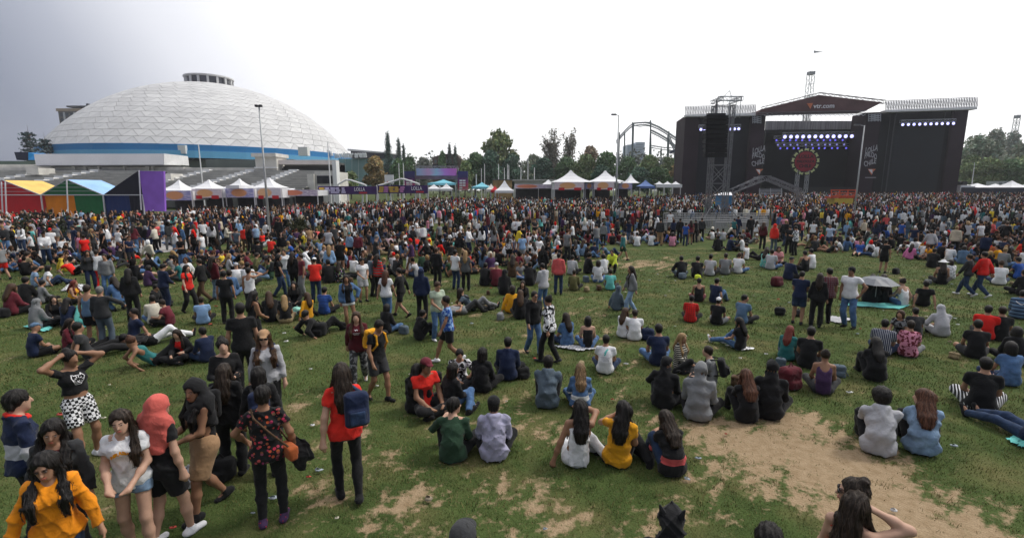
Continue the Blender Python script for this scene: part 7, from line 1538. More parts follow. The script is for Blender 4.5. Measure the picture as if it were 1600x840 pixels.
S(168, 544, 90, 'stand', 30, 'longtee.charcoal', 'jeans.slate', 'short.grey', 'cropped grey hair, arm out', male=True, over=dict(hr=(.35, .32, 1.10), er=(1, 0, -.4))); S(148, 540, 92, 'stand', 30, 'tank.steelblue', 'shorts.black', 'short.dark', 'beside the grey-haired man', male=True); S(145, 453, 44, 'stand', 180, 'jacket.charcoal', 'trousers.navy', 'long.dark', 'left of the grey sweater pair'); S(172, 462, 52, 'stand', 200, 'longtee.grey', 'jeans.denim', 'short.dark', 'hand at the mouth, left lawn', male=True); S(158, 452, 46, 'stand', 20, 'tee.white', 'trousers.red', 'short.dark', 'in red trousers, left lawn', male=True); S(8, 437, 44, 'walk2', 330, 'tee.grey', 'shorts.red', 'short.dark', 'in red shorts at the left edge', male=True)
# ---------------------------------------------------------------- seated and lying, upper half of the lawn
for a in ((918, 544, 48, 'cross', 355, 'strap.black', 'jeans.denim', 'bob.black', 'with bare shoulders on a striped cloth', dict(skin='light')), (886, 540, 50, 'cross', 330, 'shirt.denim', 'jeans.darkdenim', 'long.dark', 'left of the bare-shouldered woman', {}),
 (973, 527, 44, 'cross', 30, 'tee.white', 'jeans.black', 'long.brown', 'left of a wider white tee', {}), (991, 531, 46, 'cross', 350, 'tee.white', 'trousers.black', 'short.dark', 'beside a navy bag', dict(male=True, build=1.1)), (603, 520, 40, 'cross', 40, 'hoodie.black', 'jeans.denim', 'bob.black', 'behind the mustard backpack', {}), (655, 530, 46, 'knees', 60, 'hoodie.black', 'trousers.black', 'short.black', 'huddled beside green socks', dict(male=True)),
 (724, 490, 30, 'lie', 70, 'tee.grey', 'jeans.charcoal', 'short.dark', 'head to the left, mid lawn', dict(male=True)), (738, 484, 30, 'recline', 80, 'tee.slate', 'jeans.grey', 'long.dark', 'behind the one lying down', {}), (757, 446, 36, 'knees', 20, 'hoodie.black', 'trousers.black', 'short.black', 'left of the maroon jacket', dict(male=True)), (776, 447, 36, 'cross', 0, 'jacket.wine', 'trousers.black', 'none.black', 'in a pale grey cap', dict(male=True, cap='!lightgrey')), (788, 460, 38, 'cross', 10, 'hoodup.black', 'trousers.black', 'none.black', 'below the maroon jacket', {}),
 (798, 489, 42, 'side', 350, 'longtee.mustard', 'jeans.black', 'bob.dark', 'left of long brown hair', {}), (813, 498, 44, 'cross', 0, 'hoodie.black', 'trousers.black', 'long.brown', 'with very long brown hair', {}), (817, 474, 36, 'cross', 185, 'hoodie.black', 'trousers.black', 'long.dark', 'facing the orange-clad one', dict(skin='light')), (962, 484, 32, 'side', 40, 'hoodup.slate', 'trousers.slate', 'none.black', 'curled up beside blue jeans', {}),
 (953, 453, 32, 'cross', 5, 'tee.aqua', 'trousers.charcoal', 'short.dark', 'in bright turquoise', dict(male=True)), (934, 441, 34, 'cross', 0, 'shirt.white/stripeV.grey', 'skirt.denim', 'bob.dark', 'left of the turquoise tee', {}), (943, 428, 30, 'cross', 340, 'hoodie.white', 'trousers.grey', 'curly.black', 'behind the white striped shirt', dict(male=True)), (957, 426, 38, 'crouch', 200, 'hoodie.neon', 'trousers.black', 'short.dark', 'in neon yellow', dict(male=True)), (917, 427, 32, 'cross', 60, 'jacket.black', 'trousers.black', 'curly.black', 'left of the neon hoodie', dict(male=True)),
 (896, 454, 32, 'cross', 10, 'longtee.olive', 'trousers.black', 'short.dark', 'below the grey and white group', dict(male=True)), (893, 429, 30, 'cross', 20, 'jacket.lightgrey', 'trousers.black', 'short.black', 'right of the coral hoodie', dict(male=True)), (827, 446, 38, 'knees', 10, 'hoodie.black', 'trousers.black', 'short.black', 'left of the pale hoodie man', dict(male=True)), (812, 436, 26, 'cross', 150, 'tee.grey', 'jeans.denim', 'short.dark', 'in the group left of the coral hoodie', dict(male=True)), (801, 433, 34, 'cross', 10, 'hoodie.brown', 'trousers.black', 'long.dark', 'far left in that same group', {}), (848, 441, 52, 'stand', 20, 'jacket.black', 'trousers.black', 'long.black', 'left of the coral hoodie', {}),
 (1064, 434, 36, 'cross2', 350, 'jacket.black', 'jeans.slate', 'short.black', 'leftmost in the row of five on the sand', dict(male=True)), (1088, 434, 36, 'knees', 5, 'tee.black', 'shorts.charcoal', 'short.black', 'second in the row of five', dict(male=True)), (1108, 431, 36, 'cross', 10, 'tee.lightgrey', 'trousers.black', 'short.black', 'on a red seat in the row of five', dict(male=True)), (1132, 429, 34, 'cross', 0, 'tee.grey', 'trousers.charcoal', 'short.dark', 'fourth in the row of five', dict(male=True)), (1152, 427, 32, 'cross', 20, 'tee.white', 'jeans.denim', 'short.brown', 'rightmost in the row of five', dict(male=True)),
 (1091, 471, 36, 'cross', 350, 'tank.black', 'shorts.wine', 'short.black', 'with bare arms beside the navy tee', dict(male=True)), (1116, 473, 38, 'legs2', 30, 'tee.navy', 'jeans.denim', 'short.black', 'right of the black tank top', dict(male=True)), (1078, 503, 40, 'cross', 5, 'shirt.red/plaid.black', 'trousers.black', 'short.black', 'left of the white cap', dict(male=True)), (1119, 507, 40, 'cross', 15, 'tee.black', 'shorts.grey', 'short.black', 'in a white cap', dict(male=True, cap='white')), (1158, 505, 44, 'cross', 25, 'tee.steelblue', 'trousers.charcoal', 'short.black', 'turning right, right of the white cap', dict(male=True, over=dict(h=(60, 0, 0)))),
 (1165, 406, 26, 'side', 300, 'tee.white', 'trousers.black', 'short.black', 'resting beside people in black', dict(male=True)), (1185, 406, 26, 'recline', 280, 'hoodie.black', 'trousers.black', 'long.black', 'behind the resting white tee', {}), (1203, 421, 34, 'cross', 20, 'shirt.lightgrey', 'jeans.denim', 'short.dark', 'left in the group behind the maroon pack', dict(male=True)), (1194, 418, 30, 'cross', 30, 'tee.aqua/floral.white', 'jeans.denim', 'long.dark', 'behind the pale grey shirt', {}), (1214, 414, 32, 'cross', 170, 'shirt.red/stripeV.white', 'trousers.black', 'bob.dark', 'beside the pale grey shirt', {}), (1231, 437, 36, 'cross', 40, 'jacket.navy', 'trousers.black', 'none.black', 'in a cap next to the maroon pack', dict(male=True, cap='charcoal')), (1257, 424, 36, 'cross', 330, 'tank.black', 'shorts.black', 'short.black', 'in the group left of the navy tee man', dict(male=True)), (1268, 420, 34, 'cross', 300, 'tee.white', 'trousers.black', 'short.black', 'behind the black tank top', dict(male=True)),
 (1358, 473, 46, 'cross', 10, 'hoodie.black', 'trousers.black', 'long.black', 'left one under the umbrella', {}), (1376, 473, 46, 'cross', 0, 'hoodie.black', 'trousers.black', 'long.dark', 'right one under the umbrella', {}), (1409, 478, 42, 'legs2', 310, 'tank.white', 'jeans.denim', 'bun.dark', 'on the turquoise mat', dict(skin='light')), (1441, 478, 38, 'legs', 350, 'tee.black', 'trousers.black', 'short.black', 'right of the turquoise mat', dict(male=True)), (1420, 405, 24, 'side', 20, 'hoodie.hotpink', 'jeans.black', 'long.dark', 'in vivid pink', {}), (1470, 444, 42, 'cross', 350, 'tank.black', 'trousers.black', 'long.dark', 'in a white sun hat', dict(hat='white')), (1484, 436, 30, 'cross', 330, 'tee.white/floral.black', 'trousers.black', 'bob.dark', 'beside the white sun hat', {}), (1455, 418, 30, 'cross', 20, 'jacket.black', 'trousers.black', 'short.dark', 'above the white sun hat', dict(male=True)), (1482, 408, 26, 'cross', 30, 'longtee.white', 'trousers.grey', 'short.black', 'two rows above the sun hat', dict(male=True)), (1503, 412, 28, 'cross', 0, 'hoodie.steelblue', 'jeans.denim', 'bob.dark', 'above the striding pair', {}),
 (1560, 445, 38, 'cross', 350, 'tee.white', 'jeans.darkdenim', 'bun.brown', 'right of the red jacket', {}), (1565, 417, 30, 'cross', 20, 'longtee.grey', 'jeans.denim', 'short.blond', 'with fair hair near the right edge', {}), (1549, 404, 24, 'cross', 10, 'hoodie.rust', 'trousers.black', 'short.dark', 'in orange-red near the right edge', dict(male=True)), (1590, 436, 34, 'legs2', 300, 'tee.blue', 'jeans.black', 'short.black', 'at the right edge, upper lawn', dict(male=True)), (1598, 462, 40, 'cross', 330, 'hoodie.black', 'trousers.black', 'short.dark', 'at the right edge, right of the white tee', {}),
 (42, 477, 44, 'cross', 40, 'hoodie.black', 'trousers.black', 'short.black', 'at the left, above a raised grey hood', dict(male=True)), (66, 474, 36, 'cross', 70, 'longtee.grey', 'jeans.black', 'short.black', 'leaning right, at the left', dict(male=True)), (58, 514, 46, 'cross', 60, 'hoodup.grey', 'trousers.black', 'none.black', 'on a blue mat at the left', dict(male=True)), (88, 502, 38, 'cross', 170, 'jacket.black', 'trousers.black', 'long.dark', 'pale face, next to the grey hood', dict(skin='light')), (108, 510, 44, 'cross', 30, 'longtee.navy', 'jeans.denim', 'long.black', 'back turned on the blue mat', {}), (116, 474, 36, 'cross', 120, 'tank.mustard', 'jeans.black', 'long.red', 'with red hair at the left', {}), (134, 507, 44, 'side', 330, 'longtee.aqua', 'trousers.pink', 'long.auburn', 'in pink trousers at the left', {}), (188, 485, 40, 'crouch', 330, 'jacket.denim', 'jeans.denim', 'long.dark', 'bending over at the left', {}),
 (207, 536, 42, 'legs', 250, 'tee.navy', 'trousers.black', 'short.black', 'leaning back in sunglasses', dict(male=True, shades=True)), (240, 537, 28, 'lie', 85, 'longtee.black', 'trousers.white', 'short.black', 'in white trousers', dict(male=True)), (243, 569, 44, 'recline', 80, 'tank.teal', 'jeans.black', 'bun.auburn', 'propped on an elbow, left lawn', dict(skin='tan')), (243, 506, 44, 'cross', 0, 'longtee.cream', 'jeans.denim', 'short.black', 'in a pale cream top, left lawn', dict(male=True)), (266, 508, 40, 'cross2', 300, 'tee.wine', 'jeans.black', 'short.dark', 'beside the cream top', dict(male=True)), (243, 482, 38, 'cross', 120, 'hoodie.black', 'trousers.black', 'short.black', 'behind the cream top', dict(male=True)), (55, 557, 50, 'cross', 70, 'tee.navy', 'shorts.black', 'none.black', 'in a blue cap at the left', dict(male=True, cap='steelblue')), (110, 547, 46, 'cross', 120, 'longtee.wine', 'trousers.black', 'long.dark', 'right of the blue cap', dict(skin='light', shades=True)), (140, 560, 40, 'legs', 85, 'tee.charcoal', 'trousers.black', 'short.black', 'legs stretched to the right, left lawn', dict(male=True)), (20, 492, 48, 'cross', 60, 'hoodie.wine', 'trousers.black', 'long.brown', 'with long brown hair at the left edge', {}), (232, 447, 32, 'cross', 60, 'hoodie.purple', 'trousers.black', 'bob.black', 'in dark purple, left lawn', {}), (226, 422, 22, 'lie', 90, 'tee.navy', 'jeans.denim', 'short.dark', 'in jeans, left lawn', dict(male=True)), (43, 426, 34, 'cross', 60, 'tee.khaki', 'shorts.black', 'short.dark', 'in a sand-coloured tee at the left', dict(male=True)), (105, 424, 28, 'legs', 80, 'hoodie.yellow', 'trousers.grey', 'short.dark', 'in yellow, left lawn', dict(male=True)), (56, 448, 32, 'legs2', 75, 'tee.paledenim', 'jeans.denim', 'short.dark', 'left of the two in white and blue', dict(male=True)), (76, 447, 32, 'legs2', 80, 'tee.white', 'jeans.darkdenim', 'bob.black', 'right of the two in white and blue', {}),
 (318, 506, 40, 'cross', 5, 'tee.lightblue', 'trousers.black', 'short.dark', 'in a pale blue tee, left lawn', dict(male=True)), (287, 562, 50, 'cross2', 210, 'jacket.black', 'trousers.black', 'long.dark', 'in a dark red headband eating', dict(skin='light', inner='tank.red')), (325, 564, 48, 'cross', 330, 'longtee.navy', 'jeans.darkdenim', 'short.black', 'next to the eating woman', dict(male=True)), (424, 502, 46, 'cross', 355, 'hoodie.black', 'trousers.black', 'long.brown', 'long brown hair, right of the white tank top', {}), (447, 504, 42, 'cross', 0, 'tee.black', 'skirt.khaki', 'long.blond', 'with fair hair, right of long brown hair', {}), (462, 477, 38, 'cross', 190, 'jacket.black', 'trousers.black', 'long.black', 'facing the fair-haired one', dict(skin='light')), (481, 498, 34, 'side', 330, 'longtee.mustard', 'jeans.black', 'long.brown', 'in orange between mint bag and blue stripes', {}), (507, 491, 42, 'cross', 30, 'tee.blue/stripeH.navy', 'jeans.black', 'short.black', 'in blue stripes', dict(male=True)), (500, 522, 50, 'recline', 60, 'jacket.black', 'jeans.black', 'short.black', 'behind a large black pack', dict(male=True)), (515, 442, 38, 'cross', 350, 'jacket.black', 'trousers.black', 'short.black', 'left of two in black beside the lawn centre', dict(male=True)), (530, 441, 32, 'cross', 20, 'hoodie.black/floral.white', 'trousers.black', 'long.dark', 'right of two in black beside the lawn centre', {}),
 (372, 447, 36, 'cross', 0, 'tee.white', 'trousers.grey', 'none.black', 'in a grey cap with a red flower print', dict(male=True, cap='!lightgrey')), (388, 448, 38, 'cross', 20, 'longtee.white', 'trousers.black', 'short.black', 'right of the grey cap', dict(male=True)), (401, 425, 30, 'legs2', 80, 'longtee.olive', 'trousers.olive', 'short.dark', 'in olive', dict(male=True)), (386, 421, 28, 'cross', 100, 'hoodie.wine', 'trousers.black', 'short.dark', 'left of the olive one', dict(male=True)), (361, 464, 42, 'cross', 10, 'jacket.denim', 'jeans.denim', 'short.dark', 'in a denim jacket, left lawn', {}), (640, 422, 28, 'cross', 40, 'longtee.white', 'trousers.black', 'bob.dark', 'in white above the navy hood', {}), (662, 420, 26, 'cross', 340, 'jacket.green', 'trousers.black', 'short.dark', 'in green above the navy hood', dict(male=True)),
 (310, 402, 24, 'side', 60, 'tee.navy', 'jeans.denim', 'bob.dark', 'left lawn near the pavement', {}), (345, 404, 20, 'lie', 80, 'tee.red', 'shorts.red', 'short.dark', 'in red, left lawn', dict(male=True)), (362, 408, 30, 'cross2', 100, 'tee.navy', 'shorts.navy', 'buzz.dark', 'with a shaved head', dict(male=True)), (404, 402, 30, 'cross', 20, 'tee.black', 'trousers.black', 'short.black', 'left of a pale tee, near the pavement', dict(male=True)), (424, 395, 26, 'cross', 30, 'tee.brightred', 'trousers.black', 'short.dark', 'bright red tee near the lamp post', dict(male=True)), (750, 402, 22, 'cross', 0, 'tee.navy', 'jeans.denim', 'short.dark', 'alone below the young tree', dict(male=True))):
    person(*a[:9], **a[9])
# people in front of the barriers and across the middle
for a in ((1046, 363, 36, 'stand', 0, 'tee.white', 'jeans.black', 'short.dark', 'looking into the tower enclosure from the left', dict(male=True)), (1061, 379, 38, 'stand', 10, 'jacket.black', 'trousers.black', 'short.black', 'left in front of the barriers', dict(male=True)), (1070, 384, 36, 'stand', 20, 'tee.blue', 'jeans.darkdenim', 'short.black', 'in front of the barriers, left end', dict(male=True)), (1078, 382, 38, 'stand', 340, 'tee.wine', 'denimshorts.denim', 'long.dark', 'bare legs, in front of the barriers', dict(skin='tan')), (1086, 379, 36, 'hold', 330, 'hoodie.black', 'trousers.black', 'short.black', 'right of the bare legs at the barriers', dict(male=True)), (1095, 376, 36, 'stand', 10, 'longtee.charcoal', 'trousers.black', 'short.dark', 'alone at the barriers below the speaker tower', dict(male=True)), (1151, 371, 34, 'walk2', 30, 'jacket.navy', 'jeans.darkdenim', 'short.dark', 'walking along the barriers', dict(male=True)), (1171, 375, 38, 'stand', 0, 'longtee.black', 'trousers.black', 'short.black', 'tall, at the right part of the barriers', dict(male=True)), (1180, 379, 34, 'stand', 40, 'tee.white', 'trousers.khaki', 'long.dark', 'at the right part of the barriers', {}), (1190, 389, 42, 'stand', 20, 'longtee.maroon', 'trousers.black', 'long.brown', 'below the right end of the barriers', {}), (1207, 394, 44, 'stand', 30, 'hoodup.brightred', 'jeans.slate', 'none.black', 'right of the barriers', {}), (1231, 396, 44, 'hold', 350, 'tee.black', 'trousers.black', 'short.dark', 'in the knot of people right of the barriers', dict(male=True)), (1241, 399, 46, 'phone', 300, 'shirt.white/camo.navy', 'trousers.black', 'short.black', 'in the knot right of the barriers', dict(male=True)), (1268, 381, 36, 'stand', 350, 'tee.white', 'trousers.black', 'short.dark', 'left of the pale blue shirt', dict(male=True)), (1295, 390, 40, 'hip', 200, 'tee.lightblue/stripeV.white', 'shorts.navy', 'short.dark', 'facing the camera, beyond the barriers', dict(male=True)),
 (1121, 392, 26, 'cross', 0, 'hoodie.black', 'trousers.black', 'short.black', 'left of the three seated below the tower', dict(male=True)), (1139, 392, 26, 'cross', 60, 'jacket.navy', 'trousers.black', 'none.black', 'in a blue cap below the tower', dict(male=True, cap='blue')), (1159, 392, 26, 'legs2', 280, 'tee.white', 'trousers.black', 'short.dark', 'right of the three seated below the tower', dict(male=True)), (1050, 385, 22, 'cross', 10, 'tee.pink', 'jeans.black', 'bob.dark', 'seated left of the barriers', {}), (1006, 372, 24, 'side', 30, 'hoodie.hotpink', 'jeans.denim', 'long.dark', 'left of the barriers', {}), (995, 385, 22, 'cross', 350, 'tee.white', 'trousers.black', 'short.dark', 'between lamp post and barriers', dict(male=True)), (1017, 384, 22, 'cross', 30, 'tee.white/dots.aqua', 'jeans.denim', 'short.black', 'between lamp post and barriers', dict(male=True)), (1030, 384, 44, 'stand', 20, 'longtee.charcoal', 'trousers.tan', 'short.black', 'in tan trousers left of the barriers', dict(male=True)),
 (942, 384, 36, 'stand', 10, 'jacket.grey', 'trousers.black', 'short.dark', 'left of the central lamp post', dict(male=True)), (972, 407, 44, 'walk', 60, 'longtee.teal', 'shorts.green', 'short.black', 'walking right of the lamp post', dict(male=True)), (948, 350, 30, 'stand', 200, 'hoodie.brightred', 'trousers.black', 'long.dark', 'at the foot of the central lamp post', {}), (972, 354, 32, 'stand', 10, 'tee.lightgrey', 'trousers.black', 'short.dark', 'right of the foot of the lamp post', dict(male=True)), (983, 362, 32, 'stand', 340, 'jacket.black', 'trousers.black', 'short.black', 'right of the foot of the lamp post', dict(male=True)), (899, 401, 26, 'cross', 350, 'jacket.paledenim', 'jeans.black', 'long.dark', 'left of two in pale denim', {}), (910, 400, 26, 'cross', 30, 'shirt.paledenim', 'jeans.darkdenim', 'long.brown', 'right of two in pale denim', {}), (928, 402, 24, 'cross', 5, 'tee.navy', 'jeans.darkdenim', 'short.dark', 'in dark blue above the neon hoodie', dict(male=True)), (950, 399, 22, 'recline', 60, 'tee.steelblue', 'jeans.darkdenim', 'short.black', 'left of the teal walker', dict(male=True)),
 (795, 412, 36, 'stand', 30, 'tee.white/camo.black', 'shorts.black', 'long.dark', 'left of pale blue, mid crowd', {}), (816, 411, 40, 'walk2', 350, 'shirt.lightblue', 'shorts.lightgrey', 'short.brown', 'bare legs, mid crowd', dict(male=True)), (829, 386, 22, 'cross', 10, 'tee.white', 'trousers.black', 'short.dark', 'seated left of bright blue', dict(male=True)), (842, 384, 20, 'side', 60, 'tee.blue', 'jeans.black', 'short.dark', 'bright blue, mid crowd', dict(male=True)), (835, 404, 26, 'cross', 330, 'tee.white/floral.black', 'trousers.black', 'long.dark', 'mid crowd above the coral hoodie', {}), (782, 387, 24, 'cross', 340, 'hoodie.brightred', 'jeans.black', 'short.dark', 'mid crowd right of a white tee', dict(male=True)), (770, 388, 24, 'cross', 20, 'tee.white', 'trousers.grey', 'short.dark', 'mid crowd left of the red hoodie', dict(male=True)), (849, 366, 34, 'stand', 350, 'tee.lightgrey', 'trousers.black', 'short.dark', 'mid crowd under the big peaked stall', dict(male=True)),
 (588, 407, 54, 'walk2', 60, 'longtee.denim', 'jeans.denim', 'long.dark', 'all in denim walking right', {}), (548, 408, 42, 'stand', 30, 'jacket.paledenim', 'trousers.black', 'none.black', 'in a teal cap', dict(cap='!teal')), (561, 409, 44, 'stand', 200, 'hoodie.wine', 'trousers.black', 'short.black', 'right of the pale denim jacket', dict(male=True)), (608, 389, 26, 'cross', 20, 'shirt.white/stripeV.red', 'jeans.black', 'bob.dark', 'in the seated ring left of the red hood', {}), (662, 389, 38, 'stand', 340, 'hoodie.white', 'trousers.black', 'short.black', 'with a pack right of the red hood', dict(male=True)), (650, 391, 26, 'cross', 350, 'tee.brightred', 'jeans.black', 'short.dark', 'seated left of the white hoodie', dict(male=True)), (697, 396, 26, 'cross', 40, 'hoodie.black', 'trousers.black', 'short.dark', 'in the ring below the dark young tree', dict(male=True)), (716, 398, 24, 'legs2', 120, 'tee.black', 'shorts.black', 'long.dark', 'bare legs in the ring below the dark young tree', {}),
 (104, 372, 28, 'stand', 340, 'hoodie.orange', 'trousers.black', 'short.dark', 'right of the wide bush', dict(male=True)), (126, 381, 32, 'stand', 10, 'tee.mint', 'trousers.black', 'short.black', 'in bright green right of the wide bush', dict(male=True)), (75, 400, 34, 'stand', 20, 'tee.white/stripeH.black', 'trousers.black', 'short.black', 'carrying a yellow bag below the wide bush', dict(male=True)), (98, 400, 30, 'crouch', 40, 'tee.white', 'jeans.blue', 'short.black', 'bending right of the black and white top', dict(male=True)), (284, 392, 30, 'stand', 30, 'tee.white', 'jeans.darkdenim', 'short.dark', 'turning right at the lawn edge', dict(male=True)), (435, 371, 38, 'stand', 0, 'hoodie.wine', 'shorts.black', 'short.dark', 'in wine red by the tall lamp post', dict(male=True)), (384, 392, 30, 'stand', 20, 'hoodie.brightred', 'trousers.brown', 'short.dark', 'child-sized, bright red, left of the lamp post', dict(male=True)), (485, 393, 34, 'stand', 340, 'tee.tan', 'jeans.paledenim', 'short.dark', 'in a tan top right of the olive young tree', dict(male=True))):
    person(*a[:9], **a[9])
# umbrella, mats and packs
ug = on_ground(1366, 476); um = thing('umbrella', 'translucent grey umbrella held over two people in black', 'umbrella', (ug.x, ug.y, 0)); uz = at(1363, 431, ug.y).z; mb = MB(); rr_ = .62
for k in range(8):
    t0, t1 = k*math.pi/4, (k+1)*math.pi/4; tm_ = (t0+t1)/2; P0 = lambda r_, t, dz: (ug.x+r_*math.cos(t), ug.y+r_*math.sin(t), uz+dz)
    a_ = MB().add([P0(0, 0, 0), P0(rr_*.55, t0, -.06), P0(rr_*.53, tm_, -.075), P0(rr_*.55, t1, -.06), P0(rr_, t0, -.24), P0(rr_*.93, tm_, -.235), P0(rr_, t1, -.24)], [(0, 1, 2), (0, 2, 3), (1, 4, 5, 2), (2, 5, 6, 3)]).build('canopy_panel', mat('umbrella_film', (.13, .14, .16), .4, .1, 4, spec=.4), um)
    mb.bar(P0(0, 0, -.01), P0(rr_*.55, t0, -.07), .006).bar(P0(rr_*.55, t0, -.07), P0(rr_, t0, -.25), .006)
mb.build('ribs', M_steel, um); MB().bar((ug.x, ug.y, uz-.7), (ug.x, ug.y, uz+.06), .009, n=6).build('shaft', M_steel, um)
blanket([(1310, 478), (1405, 484), (1425, 478), (1330, 472)], 'aqua', 'turquoise mat under the umbrella and the woman in a white tank top', 3); blanket([(1290, 500), (1310, 507), (1332, 500), (1300, 495)], 'lightgrey', 'pale sheet behind the feet of the man in a dark cap', 4); blanket([(865, 543), (905, 550), (935, 546), (885, 540)], 'white/stripeV.navy', 'striped cloth under the bare-shouldered woman', 5); blanket([(36, 512), (70, 520), (84, 514), (56, 508)], 'aqua', 'blue mat under the raised grey hood at the left', 6); blanket([(100, 511), (130, 514), (152, 508), (125, 505)], 'teal', 'teal mat below the pink trousers at the left', 7); blanket([(95, 455), (135, 456), (140, 446), (110, 444)], 'white/camo.black', 'black and white patterned blanket on the left lawn', 8); blanket([(255, 431), (320, 434), (318, 427), (270, 424)], 'cream', 'long cream cloth on the left lawn', 9)
for a in ((1213, 447, 1.25, 'maroon', 'big maroon backpack lying left of the navy tee man'), (1218, 492, .8, 'black', 'black bag lying left of the navy tee man'), (1011, 530, .95, 'navy', 'navy and red backpack beside the wide white tee'), (1066, 436, .9, 'slate', 'grey backpack behind the leftmost of the five'), (1090, 437, .7, 'neon', 'yellow-green bag behind the second of the five'), (1399, 428, .9, 'black', 'black bag lying in the grass left of the sun hat'), (498, 524, 1.15, 'black', 'large black pack with a person leaning on it'), (465, 492, .8, 'mint', 'mint green bag beside the orange top'), (6, 496, .95, 'black', 'black backpack with pink trim at the left edge'), (347, 747, .95, 'black', 'black bag on the ground behind the tan skirt'), (298, 757, .75, 'lightgrey', 'pale bag on the ground behind the tan skirt'), (404, 538, .9, 'yellow', 'bright yellow bag held behind the straw-coloured cap'), (1246, 494, .7, 'charcoal', 'dark bag beside the navy tee man'), (816, 414, .7, 'charcoal', 'dark pack in the group left of the coral hoodie'), (545, 600, .5, 'charcoal', 'small dark bag left of the camouflage trousers')): ground_bag(*a, yaw=random.uniform(-40, 40))

# small packs beside people who sit
rb_ = random.Random(3); c_ = 0
for P_ in list(PEOPLE):
    root, J, lv, _, g = P_
    if J['pel'][2] > .3 or not 8.5 < g.y < 24 or rb_.random() > .5 or c_ >= 46: continue
    a = rb_.choice([-1, 1])*rb_.uniform(.42, .6); s_ = rb_.uniform(.45, .8); x, y = g.x+a, g.y+rb_.uniform(-.15, .25)
    if len(set(w_ for w_ in root['label'].split()) & {'first', 'second'}) and False: continue
    if any((x-q[4].x)**2+(y-q[4].y)**2 < .16 for q in PEOPLE): continue
    px_ = 800+FPX*x/y*.93; col = rb_.choice(['black', 'black', 'charcoal', 'navy', 'slate', 'wine', 'khaki', 'brown', 'grey']); w = root['label'].replace('person in ', '').split()[:9]
    o = thing('backpack', ('small %s pack on the grass beside %s' % (col, ' '.join(w)), '')[0], 'bag', (x, y, 0), rb_.uniform(0, 6), 'bags and packs lying on the lawn'); m = fabric(col); h = max(.014, .0019*y); sd_ = rb_.randrange(3); k_ = ('gbag', sd_, round(h, 3))
    if k_ not in CACHE: CACHE[k_] = (npmesh('body', *snet(wrinkle(uni([rbox((0, 0, .15), (.19, .13, .15+.03*sd_), .08), rbox((0, -.12, .10), (.13, .05, .08), .04)], .03), .008, sd_), h), m, True), npmesh('strap', *snet(uni([rc((-.06, 0, .30), (.02, 0, .37), .014, .014), rc((.06, 0, .30), (.02, 0, .37), .014, .014), rc((.15, .08, .25), (.27, .02, .03), .016, .016)], .01), max(.01, h*.8)), m, True))
    for nm, me in zip(('body', 'strap'), CACHE[k_]): put(nm, me, o, m)
    o.scale = (s_, s_, s_); c_ += 1
# ================================================================ CROWD FURTHER BACK
rs = np.random.default_rng(5); prn = random.Random(11)
TOPC = ['black']*30+['charcoal']*6+['white']*11+['grey']*4+['lightgrey']*3+['navy']*5+['red', 'brightred', 'wine', 'maroon', 'blue', 'denim', 'denim', 'paledenim', 'lightblue', 'aqua', 'green', 'olive', 'yellow', 'mustard', 'pink', 'coral', 'teal', 'purple', 'cream', 'beige', 'steelblue', 'slate']
BOTC = ['black']*9+['darkdenim']*5+['denim']*4+['charcoal']*3+['grey', 'paledenim', 'khaki', 'navy']
HC = ['black']*5+['dark']*4+['brown', 'auburn', 'blond']
LAND = [(64, 'the wide dark bush'), (135, 'the rainbow pavilion'), (236, 'the purple panel'), (300, 'the striped stalls'), (422, 'the tall lamp post'), (465, 'the olive young tree'), (545, 'the purple banners'), (625, 'the second purple banner'), (716, 'the young tree under the billboard'), (788, 'the white pointed tent'), (890, 'the big peaked stall'), (962, 'the central lamp post'), (1045, 'the left end of the barriers'), (1118, 'the speaker tower'), (1192, 'the right end of the barriers'), (1258, 'the round emblem'), (1318, 'the orange lift'), (1354, 'the right lamp post'), (1440, 'the right stage wing'), (1510, 'the olive tree below the stage'), (1580, 'the right-hand trees')]
taken = [(p[4].x, p[4].y) for p in PEOPLE]
def free(x, y, r):
    return all((x-a)**2+(y-b)**2 > r*r for a, b in taken)
N_IND = 372-len(PEOPLE); k = 0; tries = 0
edge = lambda px: np.interp(px, [q[0] for q in near_e]+[1000, 1200, 1600], [q[1] for q in near_e]+[352, 350, 350])
cands = []
while len(cands) < N_IND and tries < 6000:
    tries += 1; px = prn.uniform(4, 1596); py = 366+46*prn.random()
    py_max = np.interp(px, [0, 250, 430, 600, 800, 980, 1000, 1190, 1200, 1340, 1600], [408, 405, 396, 408, 412, 394, 379, 378, 400, 403, 406])
    if py > py_max or (1030 < px < 1200 and py < 376): continue
    if 985 < px < 1030 and py > 385: continue
    g = on_ground(px, py)
    if not free(g.x, g.y, .62): continue
    taken.append((g.x, g.y)); cands.append((px, py))
cands.sort(key=lambda c: -c[1])
